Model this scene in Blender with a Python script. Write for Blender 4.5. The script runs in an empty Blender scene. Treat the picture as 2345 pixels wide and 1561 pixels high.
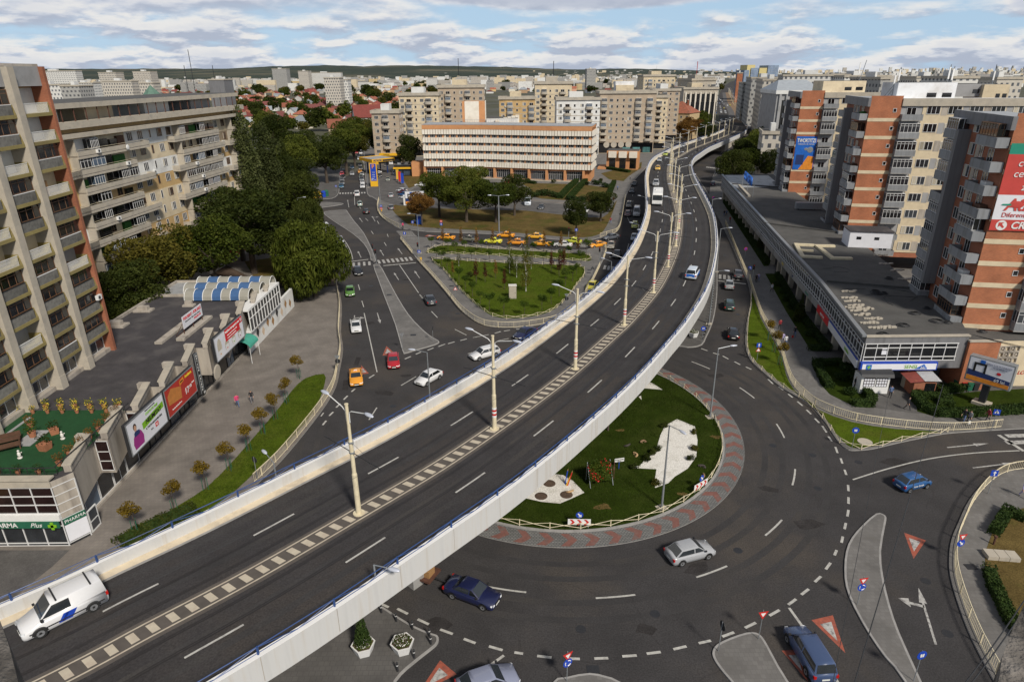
import bpy, bmesh, math, random
import numpy as np
from mathutils import Vector, Matrix
rad=math.radians
random.seed(7)
S=bpy.context.scene
COL=S.collection
# ------------------------------------------------------------ camera, sky, sun, exposure
FPX=1498.0; CAMH=37.2
_d=np.array([1205.-1172.5,4446.-780.5,FPX]); _d/=np.linalg.norm(_d); _up=-_d
_fw=np.array([0,0,1.])-np.dot([0,0,1.],_up)*_up; _fw/=np.linalg.norm(_fw)
_rt=np.cross(_fw,_up)
if _rt[0]<0: _rt=-_rt
CR=np.stack([_rt,_fw,_up])
cd=bpy.data.cameras.new('camera'); cam=bpy.data.objects.new('camera',cd); COL.objects.link(cam)
cd.sensor_width=36; cd.lens=FPX/2345*36; cd.clip_start=.1; cd.clip_end=40000
_m=Matrix.Identity(4)
for i in range(3):
 _m[i][0]=CR[i][0]; _m[i][1]=-CR[i][1]; _m[i][2]=-CR[i][2]
_m[2][3]=CAMH
cam.matrix_world=_m; S.camera=cam
S.view_settings.view_transform='Standard'; S.view_settings.look='None'
S.view_settings.exposure=0.0; S.view_settings.gamma=1; S.view_settings.use_curve_mapping=False
SUN_AZ,SUN_EL=rad(150),rad(42)      # azimuth clockwise from +y, so the sun stands behind the camera on the right
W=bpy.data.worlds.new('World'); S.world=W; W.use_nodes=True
def world():
 nt=W.node_tree; N=nt.nodes; L=nt.links; N.clear()
 def nd(t,**k):
  n=N.new(t)
  for a,b in k.items(): setattr(n,a,b)
  return n
 def mth(op,a,b=None,clamp=False):
  n=nd('ShaderNodeMath',operation=op,use_clamp=clamp)
  for i,v in enumerate((a,b)):
   if v is None: continue
   if isinstance(v,(int,float)): n.inputs[i].default_value=v
   else: L.new(v,n.inputs[i])
  return n.outputs[0]
 def mrange(v,a,b,c=0,d=1,smooth=True):
  n=nd('ShaderNodeMapRange',interpolation_type='SMOOTHSTEP' if smooth else 'LINEAR')
  L.new(v,n.inputs[0])
  for i,x in enumerate((a,b,c,d)): n.inputs[i+1].default_value=x
  return n.outputs[0]
 out=nd('ShaderNodeOutputWorld'); bg=nd('ShaderNodeBackground'); bg.inputs[1].default_value=.10
 sky=nd('ShaderNodeTexSky',sky_type='NISHITA'); sky.sun_disc=False
 sky.sun_elevation=SUN_EL; sky.sun_rotation=SUN_AZ; sky.altitude=200; sky.air_density=1; sky.dust_density=.6; sky.ozone_density=1.5
 tc=nd('ShaderNodeTexCoord'); sp=nd('ShaderNodeSeparateXYZ'); L.new(tc.outputs['Generated'],sp.inputs[0])
 dx,dy,dz=sp.outputs
 az=mth('ARCTAN2',dx,dy)
 def noise(a,b,dz0,det,w,dist=0.0):
  z=mth('ADD',dz,dz0)
  cx=nd('ShaderNodeCombineXYZ')
  L.new(mth('MULTIPLY',dx,a),cx.inputs[0]); L.new(mth('MULTIPLY',dy,a),cx.inputs[1]); L.new(mth('MULTIPLY',z,b),cx.inputs[2])
  n=nd('ShaderNodeTexNoise',noise_dimensions='4D'); n.inputs['Scale'].default_value=1; n.inputs['Detail'].default_value=det
  n.inputs['Roughness'].default_value=.55; n.inputs['W'].default_value=w; n.inputs['Distortion'].default_value=dist
  L.new(cx.outputs[0],n.inputs['Vector']); return n.outputs['Fac']
 # three scales of cloud, smaller towards the horizon
 hi=mrange(dz,.045,.10); lo=mth('SUBTRACT',1.0,hi)
 def field(off):
  A=noise(4.0,13,off,9,3.4,.06); B=noise(10.5,42,off,8,1.7,.06)
  return mth('ADD',mth('MULTIPLY',A,hi),mth('MULTIPLY',B,lo))
 n0=field(0.0); n1=field(.0075)
 big=noise(2.2,9,0,2,9.0)
 # large grey cloud above the boulevard and one at the right edge
 def blob(a0,e0,ra,re):
  u=mth('DIVIDE',mth('SUBTRACT',az,a0),ra); v=mth('DIVIDE',mth('SUBTRACT',dz,e0),re)
  q=mth('ADD',mth('MULTIPLY',u,u),mth('MULTIPLY',v,v)); return mrange(q,1.5,.2)
 bl=mth('MAXIMUM',blob(.12,.108,.25,.028),blob(.66,.085,.06,.035))
 hole=mth('MAXIMUM',blob(-.36,.112,.14,.016),blob(.50,.10,.13,.022))
 base=mth('ADD',n0,mth('MULTIPLY',mth('SUBTRACT',big,.5),.35))
 base=mth('ADD',base,mth('MULTIPLY',bl,.40)); base=mth('SUBTRACT',base,mth('MULTIPLY',hole,.20))
 base=mth('ADD',base,mrange(dz,.0,.055,.06,0)); base=mth('ADD',base,mrange(dz,.2,.6,0,.12))
 cover=mrange(base,.39,.56)
 lit=mrange(mth('SUBTRACT',n0,n1),-.055,.055)
 lit=mth('MULTIPLY',lit,mth('SUBTRACT',1.0,mth('MULTIPLY',bl,.72)))
 lit=mth('MULTIPLY',lit,mrange(dz,.15,.4,1,.25))
 thick=mrange(base,.5,.72,1,.6)
 cr=nd('ShaderNodeValToRGB'); e=cr.color_ramp.elements
 e[0].position=0; e[0].color=(.50,.55,.67,1); e[1].position=1; e[1].color=(1.0,.97,.93,1)
 m=e.new(.45); m.color=(.72,.75,.83,1)
 L.new(mth('MULTIPLY',lit,thick),cr.inputs[0])
 cb=nd('ShaderNodeVectorMath',operation='SCALE'); L.new(cr.outputs[0],cb.inputs[0]); cb.inputs['Scale'].default_value=8.6
 # pale haze band low on the sky
 hz=nd('ShaderNodeMix',data_type='RGBA'); L.new(mrange(dz,0,.4,.85,.25),hz.inputs[0])
 sk=nd('ShaderNodeVectorMath',operation='SCALE'); L.new(sky.outputs[0],sk.inputs[0]); sk.inputs['Scale'].default_value=.9
 L.new(sk.outputs[0],hz.inputs[6]); hz.inputs[7].default_value=(4.3,6.2,8.3,1)
 mx=nd('ShaderNodeMix',data_type='RGBA'); L.new(mth('MULTIPLY',cover,.93),mx.inputs[0]); L.new(hz.outputs[2],mx.inputs[6]); L.new(cb.outputs[0],mx.inputs[7])
 ov=nd('ShaderNodeVectorMath',operation='SCALE'); L.new(mx.outputs[2],ov.inputs[0]); L.new(mrange(dz,.13,.5,1,.5),ov.inputs['Scale']); L.new(ov.outputs[0],bg.inputs[0]); L.new(bg.outputs[0],out.inputs[0])  # sky above the view dimmed only to lower the ambient light
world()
sl=bpy.data.lights.new('sun','SUN'); sl.energy=3.9; sl.angle=rad(8); sl.color=(1,.93,.82)
so=bpy.data.objects.new('sun',sl); COL.objects.link(so)
_sd=Vector((math.sin(SUN_AZ)*math.cos(SUN_EL),math.cos(SUN_AZ)*math.cos(SUN_EL),math.sin(SUN_EL)))
so.rotation_euler=_sd.to_track_quat('Z','Y').to_euler()
# ------------------------------------------------------------ survey: photo pixels to points of the place
def _ray(px,py):
 v=np.array([px-1172.5,py-780.5,FPX]); return CR@v
def G(px,py,z=0.0):
 w=_ray(px,py); t=(z-CAMH)/w[2]; return (float(w[0]*t),float(w[1]*t))
def RY(px,py,Y):
 w=_ray(px,py); t=Y/w[1]; return (float(w[0]*t),float(w[2]*t+CAMH))
def HT(x,y,py):                      # height of the point above (x,y) seen on pixel row py
 lo,hi=-5.,250.
 for _ in range(30):
  m=(lo+hi)/2; v=CR.T@np.array([x,y,m-CAMH]); r=780.5+FPX*v[1]/v[2]
  if r>py: lo=m
  else: hi=m
 return lo
def GP(pts,z=0.0): return [G(a,b,z) for a,b in pts]
# ------------------------------------------------------------ mesh building
class MB:
 def __init__(s): s.v=[]; s.f=[]; s.m=[]; s.T=None
 def add(s,vs,fs,mi=0):
  o=len(s.v)
  if s.T is not None: vs=[tuple(s.T@Vector(p)) for p in vs]
  s.v+=[tuple(p) for p in vs]
  for q in fs: s.f.append(tuple(o+i for i in q))
  if isinstance(mi,(list,tuple)): s.m+=list(mi)
  else: s.m+=[mi]*len(fs)
  return s
 def box(s,x0,x1,y0,y1,z0,z1,mi=0,top=None):
  v=[(x0,y0,z0),(x1,y0,z0),(x1,y1,z0),(x0,y1,z0),(x0,y0,z1),(x1,y0,z1),(x1,y1,z1),(x0,y1,z1)]
  f=[(3,2,1,0),(4,5,6,7),(0,1,5,4),(1,2,6,5),(2,3,7,6),(3,0,4,7)]
  return s.add(v,f,[mi,mi if top is None else top]+[mi]*4)
 def taper(s,x0,x1,y0,y1,z0,z1,kx,ky,mi=0):
  cx,cy=(x0+x1)/2,(y0+y1)/2; v=[(x0,y0,z0),(x1,y0,z0),(x1,y1,z0),(x0,y1,z0)]
  v+=[(cx+(a-cx)*kx,cy+(b-cy)*ky,z1) for a,b,_ in v]
  return s.add(v,[(3,2,1,0),(4,5,6,7),(0,1,5,4),(1,2,6,5),(2,3,7,6),(3,0,4,7)],mi)
 def prism(s,poly,z0,z1,mi=0,top=None,bottom=True):
  n=len(poly)
  a=sum(poly[i][0]*poly[(i+1)%n][1]-poly[(i+1)%n][0]*poly[i][1] for i in range(n))
  if a<0: poly=poly[::-1]
  v=[(p[0],p[1],z0) for p in poly]+[(p[0],p[1],z1) for p in poly]
  f=[(i,(i+1)%n,n+(i+1)%n,n+i) for i in range(n)]; m=[mi]*n
  f.append(tuple(range(n,2*n))); m.append(mi if top is None else top)
  if bottom: f.append(tuple(range(n-1,-1,-1))); m.append(mi)
  return s.add(v,f,m)
 def sheet(s,poly,z,mi=0):
  n=len(poly)
  a=sum(poly[i][0]*poly[(i+1)%n][1]-poly[(i+1)%n][0]*poly[i][1] for i in range(n))
  if a<0: poly=poly[::-1]
  return s.add([(p[0],p[1],z) for p in poly],[tuple(range(n))],mi)
 def quad(s,a,b,c,d,mi=0): return s.add([a,b,c,d],[(0,1,2,3)],mi)
 def tube(s,pts,r,n=6,mi=0,cap=True):
  pts=[Vector(p) for p in pts]; R=r if isinstance(r,(list,tuple)) else [r]*len(pts); v=[];f=[]
  for i,p in enumerate(pts):
   d=(pts[min(i+1,len(pts)-1)]-pts[max(i-1,0)])
   if d.length<1e-6: d=Vector((0,0,1))
   d.normalize(); u=d.cross(Vector((0,0,1)))
   if u.length<1e-3: u=Vector((1,0,0))
   u.normalize(); w=d.cross(u)
   for k in range(n):
    a=2*math.pi*k/n; v.append(p+(u*math.cos(a)+w*math.sin(a))*R[i])
  for i in range(len(pts)-1):
   for k in range(n):
    f.append((i*n+k,(i+1)*n+k,(i+1)*n+(k+1)%n,i*n+(k+1)%n))
  if cap: f.append(tuple(range(n))); f.append(tuple(range(len(pts)*n-1,(len(pts)-1)*n-1,-1)))
  return s.add(v,f,mi)
 def cyl(s,x,y,z0,z1,r,n=12,mi=0,r2=None,top=None):
  r2=r if r2 is None else r2
  v=[(x+r*math.cos(2*math.pi*k/n),y+r*math.sin(2*math.pi*k/n),z0) for k in range(n)]
  v+=[(x+r2*math.cos(2*math.pi*k/n),y+r2*math.sin(2*math.pi*k/n),z1) for k in range(n)]
  f=[(k,(k+1)%n,n+(k+1)%n,n+k) for k in range(n)]; m=[mi]*n
  f+=[tuple(range(n,2*n)),tuple(range(n-1,-1,-1))]; m+=[mi if top is None else top,mi]
  return s.add(v,f,m)
 def ball(s,x,y,z,rx,ry,rz,nu=10,nv=6,mi=0):
  v=[(x,y,z-rz)];f=[]
  for j in range(1,nv):
   t=math.pi*j/nv-math.pi/2
   for k in range(nu):
    a=2*math.pi*k/nu; v.append((x+rx*math.cos(t)*math.cos(a),y+ry*math.cos(t)*math.sin(a),z+rz*math.sin(t)))
  v.append((x,y,z+rz)); L=len(v)-1
  for k in range(nu):
   f.append((0,1+(k+1)%nu,1+k)); f.append((L,1+(nv-2)*nu+k,1+(nv-2)*nu+(k+1)%nu))
  for j in range(nv-2):
   for k in range(nu):
    f.append((1+j*nu+k,1+j*nu+(k+1)%nu,1+(j+1)*nu+(k+1)%nu,1+(j+1)*nu+k))
  return s.add(v,f,mi)
 def mesh(s,name,mats,smooth=False):
  me=bpy.data.meshes.new(name); me.from_pydata(s.v,[],s.f)
  for m in mats: me.materials.append(M[m] if isinstance(m,str) else m)
  me.polygons.foreach_set('material_index',s.m)
  if smooth: me.polygons.foreach_set('use_smooth',[True]*len(s.f))
  me.update(); return me
 def build(s,name,mats,parent=None,smooth=False,loc=None,rz=None):
  if isinstance(mats,str): mats=[mats]
  return put(s.mesh(name,mats,smooth),name,parent,loc,rz)
def put(me,name,parent=None,loc=None,rz=None,color=None):
 o=bpy.data.objects.new(name,me); COL.objects.link(o)
 if parent is not None: o.parent=parent
 if loc is not None: o.location=loc
 if rz is not None: o.rotation_euler=(0,0,rz)
 if color is not None: o.color=(*color,1)
 return o
def tag(o,label=None,cat=None,group=None,kind=None):
 if label: o['label']=label
 if cat: o['category']=cat
 if group: o['group']=group
 if kind: o['kind']=kind
 return o
def thing(name,label,cat,loc=(0,0,0),rz=0,group=None):
 o=bpy.data.objects.new(name,None); COL.objects.link(o); o.empty_display_size=.3
 o.location=loc; o.rotation_euler=(0,0,rz); return tag(o,label,cat,group)
def struct(name,mb,mats): return tag(mb.build(name,mats),kind='structure')
def kids(o): return KID.get(o.name,[]) or [c for c in o.children]
KID={}
def copy_tree(root,loc,rz=None,label=None,group=None,color=None,scale=None,kids=None):
 r=root.copy(); COL.objects.link(r); r.location=loc
 if rz is not None: r.rotation_euler=(0,0,rz)
 if label: r['label']=label
 if group: r['group']=group
 if scale: r.scale=scale if hasattr(scale,'__len__') else (scale,)*3
 if color is not None: r.color=(*color,1)
 for ch in (kids or []):
  c=ch[0].copy(); COL.objects.link(c); c.parent=r
  if color is not None and ch[0].get('_paint'): c.color=(*color,1)
  for g in ch[1]:
   e=g.copy(); COL.objects.link(e); e.parent=c
 return r
def tree_of(root): return [(c,list(c.children)) for c in root.children]
def dirpt(a,b): return math.atan2(b[1]-a[1],b[0]-a[0])
def sm(pts,n=4,closed=False):        # Catmull-Rom smoothing
 P=[Vector((*p,0)) if len(p)==2 else Vector(p) for p in pts]; o=[];k=len(P); d=len(pts[0])
 rng=range(k) if closed else range(k-1)
 for i in rng:
  p0=P[(i-1)%k] if closed or i>0 else P[0]; p1=P[i]; p2=P[(i+1)%k]; p3=P[(i+2)%k] if closed or i+2<k else P[-1]
  for j in range(n):
   t=j/n; q=.5*((2*p1)+(-p0+p2)*t+(2*p0-5*p1+4*p2-p3)*t*t+(-p0+3*p1-3*p2+p3)*t**3)
   o.append(tuple(q[:d]))
 if not closed: o.append(tuple(P[-1][:d]))
 return o
def along(pts,step,start=0.0):       # points at even steps along a polyline, with heading
 out=[];acc=start
 for a,b in zip(pts[:-1],pts[1:]):
  a=Vector(a);b=Vector(b);L=(b-a).length
  while acc<=L and L>0:
   p=a+(b-a)*(acc/L); out.append((tuple(p),math.atan2(b[1]-a[1],b[0]-a[0]))); acc+=step
  acc-=L
 return out
def offset(pts,d):
 o=[]
 for i,p in enumerate(pts):
  a=pts[max(i-1,0)];b=pts[min(i+1,len(pts)-1)]; tx,ty=b[0]-a[0],b[1]-a[1]; l=math.hypot(tx,ty) or 1
  o.append((p[0]-ty/l*d,p[1]+tx/l*d,*p[2:]))
 return o
# ------------------------------------------------------------ materials
M={}
def mat(name,col,rough=.8,var=.18,scale=1.5,metal=0.0,dirt=None,dscale=.25,fine=0,objcol=False,stretch=None,bump=0,spec=.4,emis=None,trans=0,rnd=0):
 m=bpy.data.materials.new(name); m.use_nodes=True; nt=m.node_tree; N=nt.nodes; L=nt.links
 b=N['Principled BSDF']; b.inputs['Roughness'].default_value=rough; b.inputs['Metallic'].default_value=metal
 b.inputs['Specular IOR Level'].default_value=spec
 tc=N.new('ShaderNodeTexCoord'); vec=tc.outputs['Object']
 if stretch:
  mp=N.new('ShaderNodeMapping'); mp.inputs['Scale'].default_value=stretch; L.new(vec,mp.inputs[0]); vec2=mp.outputs[0]
 else: vec2=vec
 no=N.new('ShaderNodeTexNoise'); no.inputs['Scale'].default_value=scale; no.inputs['Detail'].default_value=5; no.inputs['Roughness'].default_value=.65; L.new(vec2,no.inputs[0])
 if objcol:
  oi=N.new('ShaderNodeObjectInfo'); base=oi.outputs['Color']
 else:
  r=N.new('ShaderNodeRGB'); r.outputs[0].default_value=(*col,1); base=r.outputs[0]
 mr=N.new('ShaderNodeMapRange'); mr.inputs[1].default_value=.28; mr.inputs[2].default_value=.72; mr.inputs[3].default_value=1-var; mr.inputs[4].default_value=1+var; L.new(no.outputs[0],mr.inputs[0])
 vm=N.new('ShaderNodeVectorMath'); vm.operation='SCALE'; L.new(base,vm.inputs[0]); L.new(mr.outputs[0],vm.inputs['Scale']); cur=vm.outputs[0]
 if dirt:
  n2=N.new('ShaderNodeTexNoise'); n2.inputs['Scale'].default_value=dscale; n2.inputs['Detail'].default_value=7; n2.inputs['Roughness'].default_value=.6; L.new(vec2,n2.inputs[0])
  m2=N.new('ShaderNodeMapRange'); m2.interpolation_type='SMOOTHSTEP'; m2.inputs[1].default_value=.47; m2.inputs[2].default_value=.68; L.new(n2.outputs[0],m2.inputs[0])
  mx=N.new('ShaderNodeMix'); mx.data_type='RGBA'; L.new(m2.outputs[0],mx.inputs[0]); L.new(cur,mx.inputs[6]); mx.inputs[7].default_value=(*dirt,1); cur=mx.outputs[2]
 if fine:
  n3=N.new('ShaderNodeTexNoise'); n3.inputs['Scale'].default_value=9; n3.inputs['Detail'].default_value=3; L.new(vec,n3.inputs[0])
  m3=N.new('ShaderNodeMapRange'); m3.inputs[1].default_value=.3; m3.inputs[2].default_value=.7; m3.inputs[3].default_value=1-fine; m3.inputs[4].default_value=1+fine; L.new(n3.outputs[0],m3.inputs[0])
  v3=N.new('ShaderNodeVectorMath'); v3.operation='SCALE'; L.new(cur,v3.inputs[0]); L.new(m3.outputs[0],v3.inputs['Scale']); cur=v3.outputs[0]
 if rnd:
  oi=N.new('ShaderNodeObjectInfo'); m4=N.new('ShaderNodeMapRange'); m4.inputs[3].default_value=1-rnd; m4.inputs[4].default_value=1+rnd; L.new(oi.outputs['Random'],m4.inputs[0])
  v4=N.new('ShaderNodeVectorMath'); v4.operation='SCALE'; L.new(cur,v4.inputs[0]); L.new(m4.outputs[0],v4.inputs['Scale']); cur=v4.outputs[0]
 L.new(cur,b.inputs['Base Color'])
 if bump:
  bp=N.new('ShaderNodeBump'); bp.inputs['Strength'].default_value=bump; bp.inputs['Distance'].default_value=.05; L.new(no.outputs[0],bp.inputs['Height']); L.new(bp.outputs[0],b.inputs['Normal'])
 if emis: b.inputs['Emission Color'].default_value=(*col,1); b.inputs['Emission Strength'].default_value=emis
 M[name]=m; return m
def brickmat(name,c1,c2,mortar,bw=.25,bh=.075,ms=.012,patch=.25,horiz=False,rough=.85,dirt=None):
 m=bpy.data.materials.new(name); m.use_nodes=True; nt=m.node_tree; N=nt.nodes; L=nt.links
 b=N['Principled BSDF']; b.inputs['Roughness'].default_value=rough
 tc=N.new('ShaderNodeTexCoord'); vec=tc.outputs['Object']
 if not horiz:
  sp=N.new('ShaderNodeSeparateXYZ'); L.new(vec,sp.inputs[0]); ad=N.new('ShaderNodeMath'); L.new(sp.outputs[0],ad.inputs[0]); L.new(sp.outputs[1],ad.inputs[1])
  cb=N.new('ShaderNodeCombineXYZ'); L.new(ad.outputs[0],cb.inputs[0]); L.new(sp.outputs[2],cb.inputs[1]); v=cb.outputs[0]
 else: v=vec
 br=N.new('ShaderNodeTexBrick'); L.new(v,br.inputs['Vector']); br.inputs['Scale'].default_value=1
 br.inputs['Brick Width'].default_value=bw; br.inputs['Row Height'].default_value=bh; br.inputs['Mortar Size'].default_value=ms
 br.inputs['Color1'].default_value=(*c1,1); br.inputs['Color2'].default_value=(*c2,1); br.inputs['Mortar'].default_value=(*mortar,1)
 no=N.new('ShaderNodeTexNoise'); no.inputs['Scale'].default_value=.35; no.inputs['Detail'].default_value=6; L.new(vec,no.inputs[0])
 mr=N.new('ShaderNodeMapRange'); mr.inputs[1].default_value=.3; mr.inputs[2].default_value=.7; mr.inputs[3].default_value=1-patch; mr.inputs[4].default_value=1+patch; L.new(no.outputs[0],mr.inputs[0])
 vm=N.new('ShaderNodeVectorMath'); vm.operation='SCALE'; L.new(br.outputs[0],vm.inputs[0]); L.new(mr.outputs[0],vm.inputs['Scale']); cur=vm.outputs[0]
 if dirt:
  n2=N.new('ShaderNodeTexNoise'); n2.inputs['Scale'].default_value=.5; n2.inputs['Detail'].default_value=8; n2.inputs['Roughness'].default_value=.7; L.new(vec,n2.inputs[0])
  m2=N.new('ShaderNodeMapRange'); m2.inputs[1].default_value=.5; m2.inputs[2].default_value=.72; L.new(n2.outputs[0],m2.inputs[0])
  mx=N.new('ShaderNodeMix'); mx.data_type='RGBA'; L.new(m2.outputs[0],mx.inputs[0]); L.new(cur,mx.inputs[6]); mx.inputs[7].default_value=(*dirt,1); cur=mx.outputs[2]
 L.new(cur,b.inputs['Base Color']); M[name]=m
def glassmat(name,col,rough=.08,spec=.9):
 m=bpy.data.materials.new(name); m.use_nodes=True; nt=m.node_tree; N=nt.nodes; L=nt.links; b=N['Principled BSDF']
 b.inputs['Roughness'].default_value=rough; b.inputs['Specular IOR Level'].default_value=spec
 oi=N.new('ShaderNodeObjectInfo'); tc=N.new('ShaderNodeTexCoord'); no=N.new('ShaderNodeTexNoise'); no.inputs['Scale'].default_value=.9; L.new(tc.outputs['Object'],no.inputs[0])
 ad=N.new('ShaderNodeMath'); L.new(oi.outputs['Random'],ad.inputs[0]); L.new(no.outputs[0],ad.inputs[1])
 mr=N.new('ShaderNodeMapRange'); mr.inputs[1].default_value=.5; mr.inputs[2].default_value=1.5; mr.inputs[3].default_value=.5; mr.inputs[4].default_value=1.8; L.new(ad.outputs[0],mr.inputs[0])
 vm=N.new('ShaderNodeVectorMath'); vm.operation='SCALE'; vm.inputs[0].default_value=col; L.new(mr.outputs[0],vm.inputs['Scale']); L.new(vm.outputs[0],b.inputs['Base Color'])
 M[name]=m
def leafmat(name,c1,c2,c3,trans=.25,scale=.6):
 m=bpy.data.materials.new(name); m.use_nodes=True; nt=m.node_tree; N=nt.nodes; L=nt.links; b=N['Principled BSDF']; b.inputs['Roughness'].default_value=.65; b.inputs['Specular IOR Level'].default_value=.12
 tc=N.new('ShaderNodeTexCoord'); no=N.new('ShaderNodeTexNoise'); no.inputs['Scale'].default_value=scale; no.inputs['Detail'].default_value=4; L.new(tc.outputs['Object'],no.inputs[0])
 n2=N.new('ShaderNodeTexNoise'); n2.inputs['Scale'].default_value=5; L.new(tc.outputs['Object'],n2.inputs[0])
 oi=N.new('ShaderNodeObjectInfo');
 a=N.new('ShaderNodeMath'); a.operation='MULTIPLY_ADD'; L.new(n2.outputs[0],a.inputs[0]); a.inputs[1].default_value=.5; L.new(no.outputs[0],a.inputs[2])
 a2=N.new('ShaderNodeMath'); a2.operation='MULTIPLY_ADD'; L.new(oi.outputs['Random'],a2.inputs[0]); a2.inputs[1].default_value=.22; L.new(a.outputs[0],a2.inputs[2])
 cr=N.new('ShaderNodeValToRGB'); e=cr.color_ramp.elements; e[0].position=.55; e[0].color=(*c1,1); e[1].position=1.0; e[1].color=(*c3,1); x=e.new(.8); x.color=(*c2,1)
 L.new(a2.outputs[0],cr.inputs[0]); L.new(cr.outputs[0],b.inputs['Base Color'])
 tr=N.new('ShaderNodeBsdfTranslucent'); L.new(cr.outputs[0],tr.inputs[0]); ms=N.new('ShaderNodeMixShader'); ms.inputs[0].default_value=trans
 L.new(b.outputs[0],ms.inputs[1]); L.new(tr.outputs[0],ms.inputs[2]); L.new(ms.outputs[0],N['Material Output'].inputs[0]); M[name]=m
mat('asphalt',(.048,.0455,.0465),.92,.2,.22,dirt=(.070,.061,.054),dscale=.07,fine=.25,spec=.2)
mat('asphalt_deck',(.042,.0395,.041),.9,.2,.25,dirt=(.056,.049,.045),dscale=.09,fine=.25,spec=.2)
mat('asphalt_old',(.10,.095,.092),.9,.25,.5,dirt=(.075,.07,.07),dscale=.3,fine=.2)
mat('ground_city',(.075,.075,.045),.95,.35,.02,dirt=(.10,.10,.10),dscale=.01,fine=.1)
mat('kerb',(.30,.29,.28),.85,.2,1.2)
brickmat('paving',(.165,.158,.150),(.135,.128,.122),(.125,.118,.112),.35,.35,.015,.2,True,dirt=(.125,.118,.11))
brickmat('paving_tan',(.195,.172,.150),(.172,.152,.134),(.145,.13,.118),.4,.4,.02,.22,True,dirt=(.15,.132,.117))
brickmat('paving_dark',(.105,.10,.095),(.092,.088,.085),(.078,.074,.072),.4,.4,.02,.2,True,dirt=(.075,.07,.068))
brickmat('cobble',(.20,.20,.195),(.15,.15,.145),(.08,.08,.08),.28,.2,.03,.2,True)
mat('apron_red',(.19,.085,.07),.85,.25,3,dirt=(.15,.11,.10),dscale=1.2)
mat('road_paint',(.46,.45,.42),.7,.15,3,dirt=(.33,.32,.30),dscale=2.2)
mat('road_paint_worn',(.42,.41,.39),.75,.3,4,dirt=(.16,.15,.15),dscale=2.5)
mat('road_paint_red',(.34,.09,.055),.75,.25,3,dirt=(.20,.075,.06),dscale=2)
mat('hatch_cream',(.50,.44,.345),.75,.12,2,dirt=(.45,.38,.30),dscale=1.6)
mat('ground_brown',(.20,.13,.075),.95,.2,1)
mat('median_brown',(.095,.082,.072),.9,.2,1)
mat('rail_steel',(.030,.027,.027),.5,.2,1,metal=.3)
mat('white_concrete',(.55,.55,.545),.8,.08,.9,stretch=(2.2,2.2,.12),dirt=(.50,.48,.45),dscale=.9)
mat('cap_white',(.80,.79,.77),.7,.05,1)
mat('cream_strip',(.66,.56,.41),.8,.1,1,dirt=(.52,.44,.33),dscale=.8)
mat('grey_concrete',(.33,.325,.315),.85,.15,.7,stretch=(1,1,.3),dirt=(.24,.23,.22),dscale=.5)
mat('pale_concrete',(.44,.395,.325),.85,.10,.9,dirt=(.36,.33,.28),dscale=.7)
mat('tan_concrete',(.40,.36,.31),.85,.15,.8,stretch=(1.2,1.2,.2),dirt=(.25,.22,.19),dscale=.6)
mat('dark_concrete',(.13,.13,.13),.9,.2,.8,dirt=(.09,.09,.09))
mat('metal_cladding',(.19,.19,.20),.6,.14,1,metal=.1,stretch=(3,3,.2),dirt=(.14,.14,.145),dscale=.5)
mat('balcony_metal',(.25,.26,.275),.6,.12,1,stretch=(3,3,.3),dirt=(.19,.195,.20),dscale=.6,rnd=.12)
mat('old_panel',(.17,.165,.15),.85,.3,3,dirt=(.11,.105,.095),dscale=1.2,rnd=.2)
mat('roof_tar',(.052,.048,.052),.9,.25,.5,dirt=(.085,.078,.078),dscale=.3,fine=.15)
mat('roof_grey',(.082,.080,.077),.95,.22,.4,dirt=(.10,.096,.09),dscale=.22,fine=.12)
mat('roof_silver',(.42,.43,.44),.5,.25,.5,metal=.2,dirt=(.25,.25,.25),dscale=.5)
mat('roof_white',(.72,.73,.75),.7,.12,.5,dirt=(.55,.54,.53))
mat('roof_rust',(.16,.06,.04),.9,.2,1)
mat('roof_tile',(.30,.10,.06),.85,.3,1.5,rnd=.3,dirt=(.2,.09,.06),dscale=.6)
mat('roof_red',(.21,.05,.04),.8,.2,1,rnd=.3)
mat('roof_darkred',(.15,.05,.045),.85,.2,1,rnd=.3)
mat('roof_metal',(.34,.37,.40),.55,.12,.6,metal=.2,rnd=.3)
brickmat('brick',(.44,.145,.06),(.33,.105,.045),(.36,.17,.10),.26,.085,.012,.22)
brickmat('brick_dark',(.36,.12,.06),(.28,.09,.045),(.28,.13,.08),.26,.085,.012,.25)
brickmat('brick_tan',(.44,.33,.225),(.38,.285,.19),(.42,.36,.29),.3,.1,.02,.12)
mat('render_cream',(.63,.53,.37),.85,.1,.8,dirt=(.52,.43,.30),dscale=.35)
mat('render_tan',(.52,.355,.165),.85,.12,.8,dirt=(.42,.285,.135),dscale=.35)
mat('render_brown',(.24,.19,.13),.85,.12,.8)
mat('render_orange',(.56,.27,.12),.85,.1,.8,dirt=(.48,.22,.10),dscale=.4)
mat('render_peach',(.60,.46,.33),.85,.08,.8)
mat('render_white',(.70,.70,.68),.85,.08,.8,dirt=(.58,.57,.55),dscale=.4)
mat('render_grey',(.34,.34,.345),.85,.1,.8,dirt=(.27,.27,.27),dscale=.4)
mat('render_green',(.27,.22,.085),.85,.15,1,dirt=(.20,.16,.07))
mat('cladding_white',(.76,.71,.62),.6,.06,1,dirt=(.68,.62,.52),dscale=.4)
mat('wall_any',(.6,.5,.4),.85,.1,.5,objcol=True)
mat('paint_white',(.74,.74,.73),.5,.05,2)
mat('paint_cream',(.68,.60,.42),.55,.08,2,dirt=(.55,.47,.33),dscale=1.5)
mat('paint_blue',(.02,.06,.20),.45,.1,2)
mat('paint_yellow',(.75,.42,.02),.5,.08,2)
mat('paint_red',(.52,.025,.02),.5,.08,2)
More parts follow.
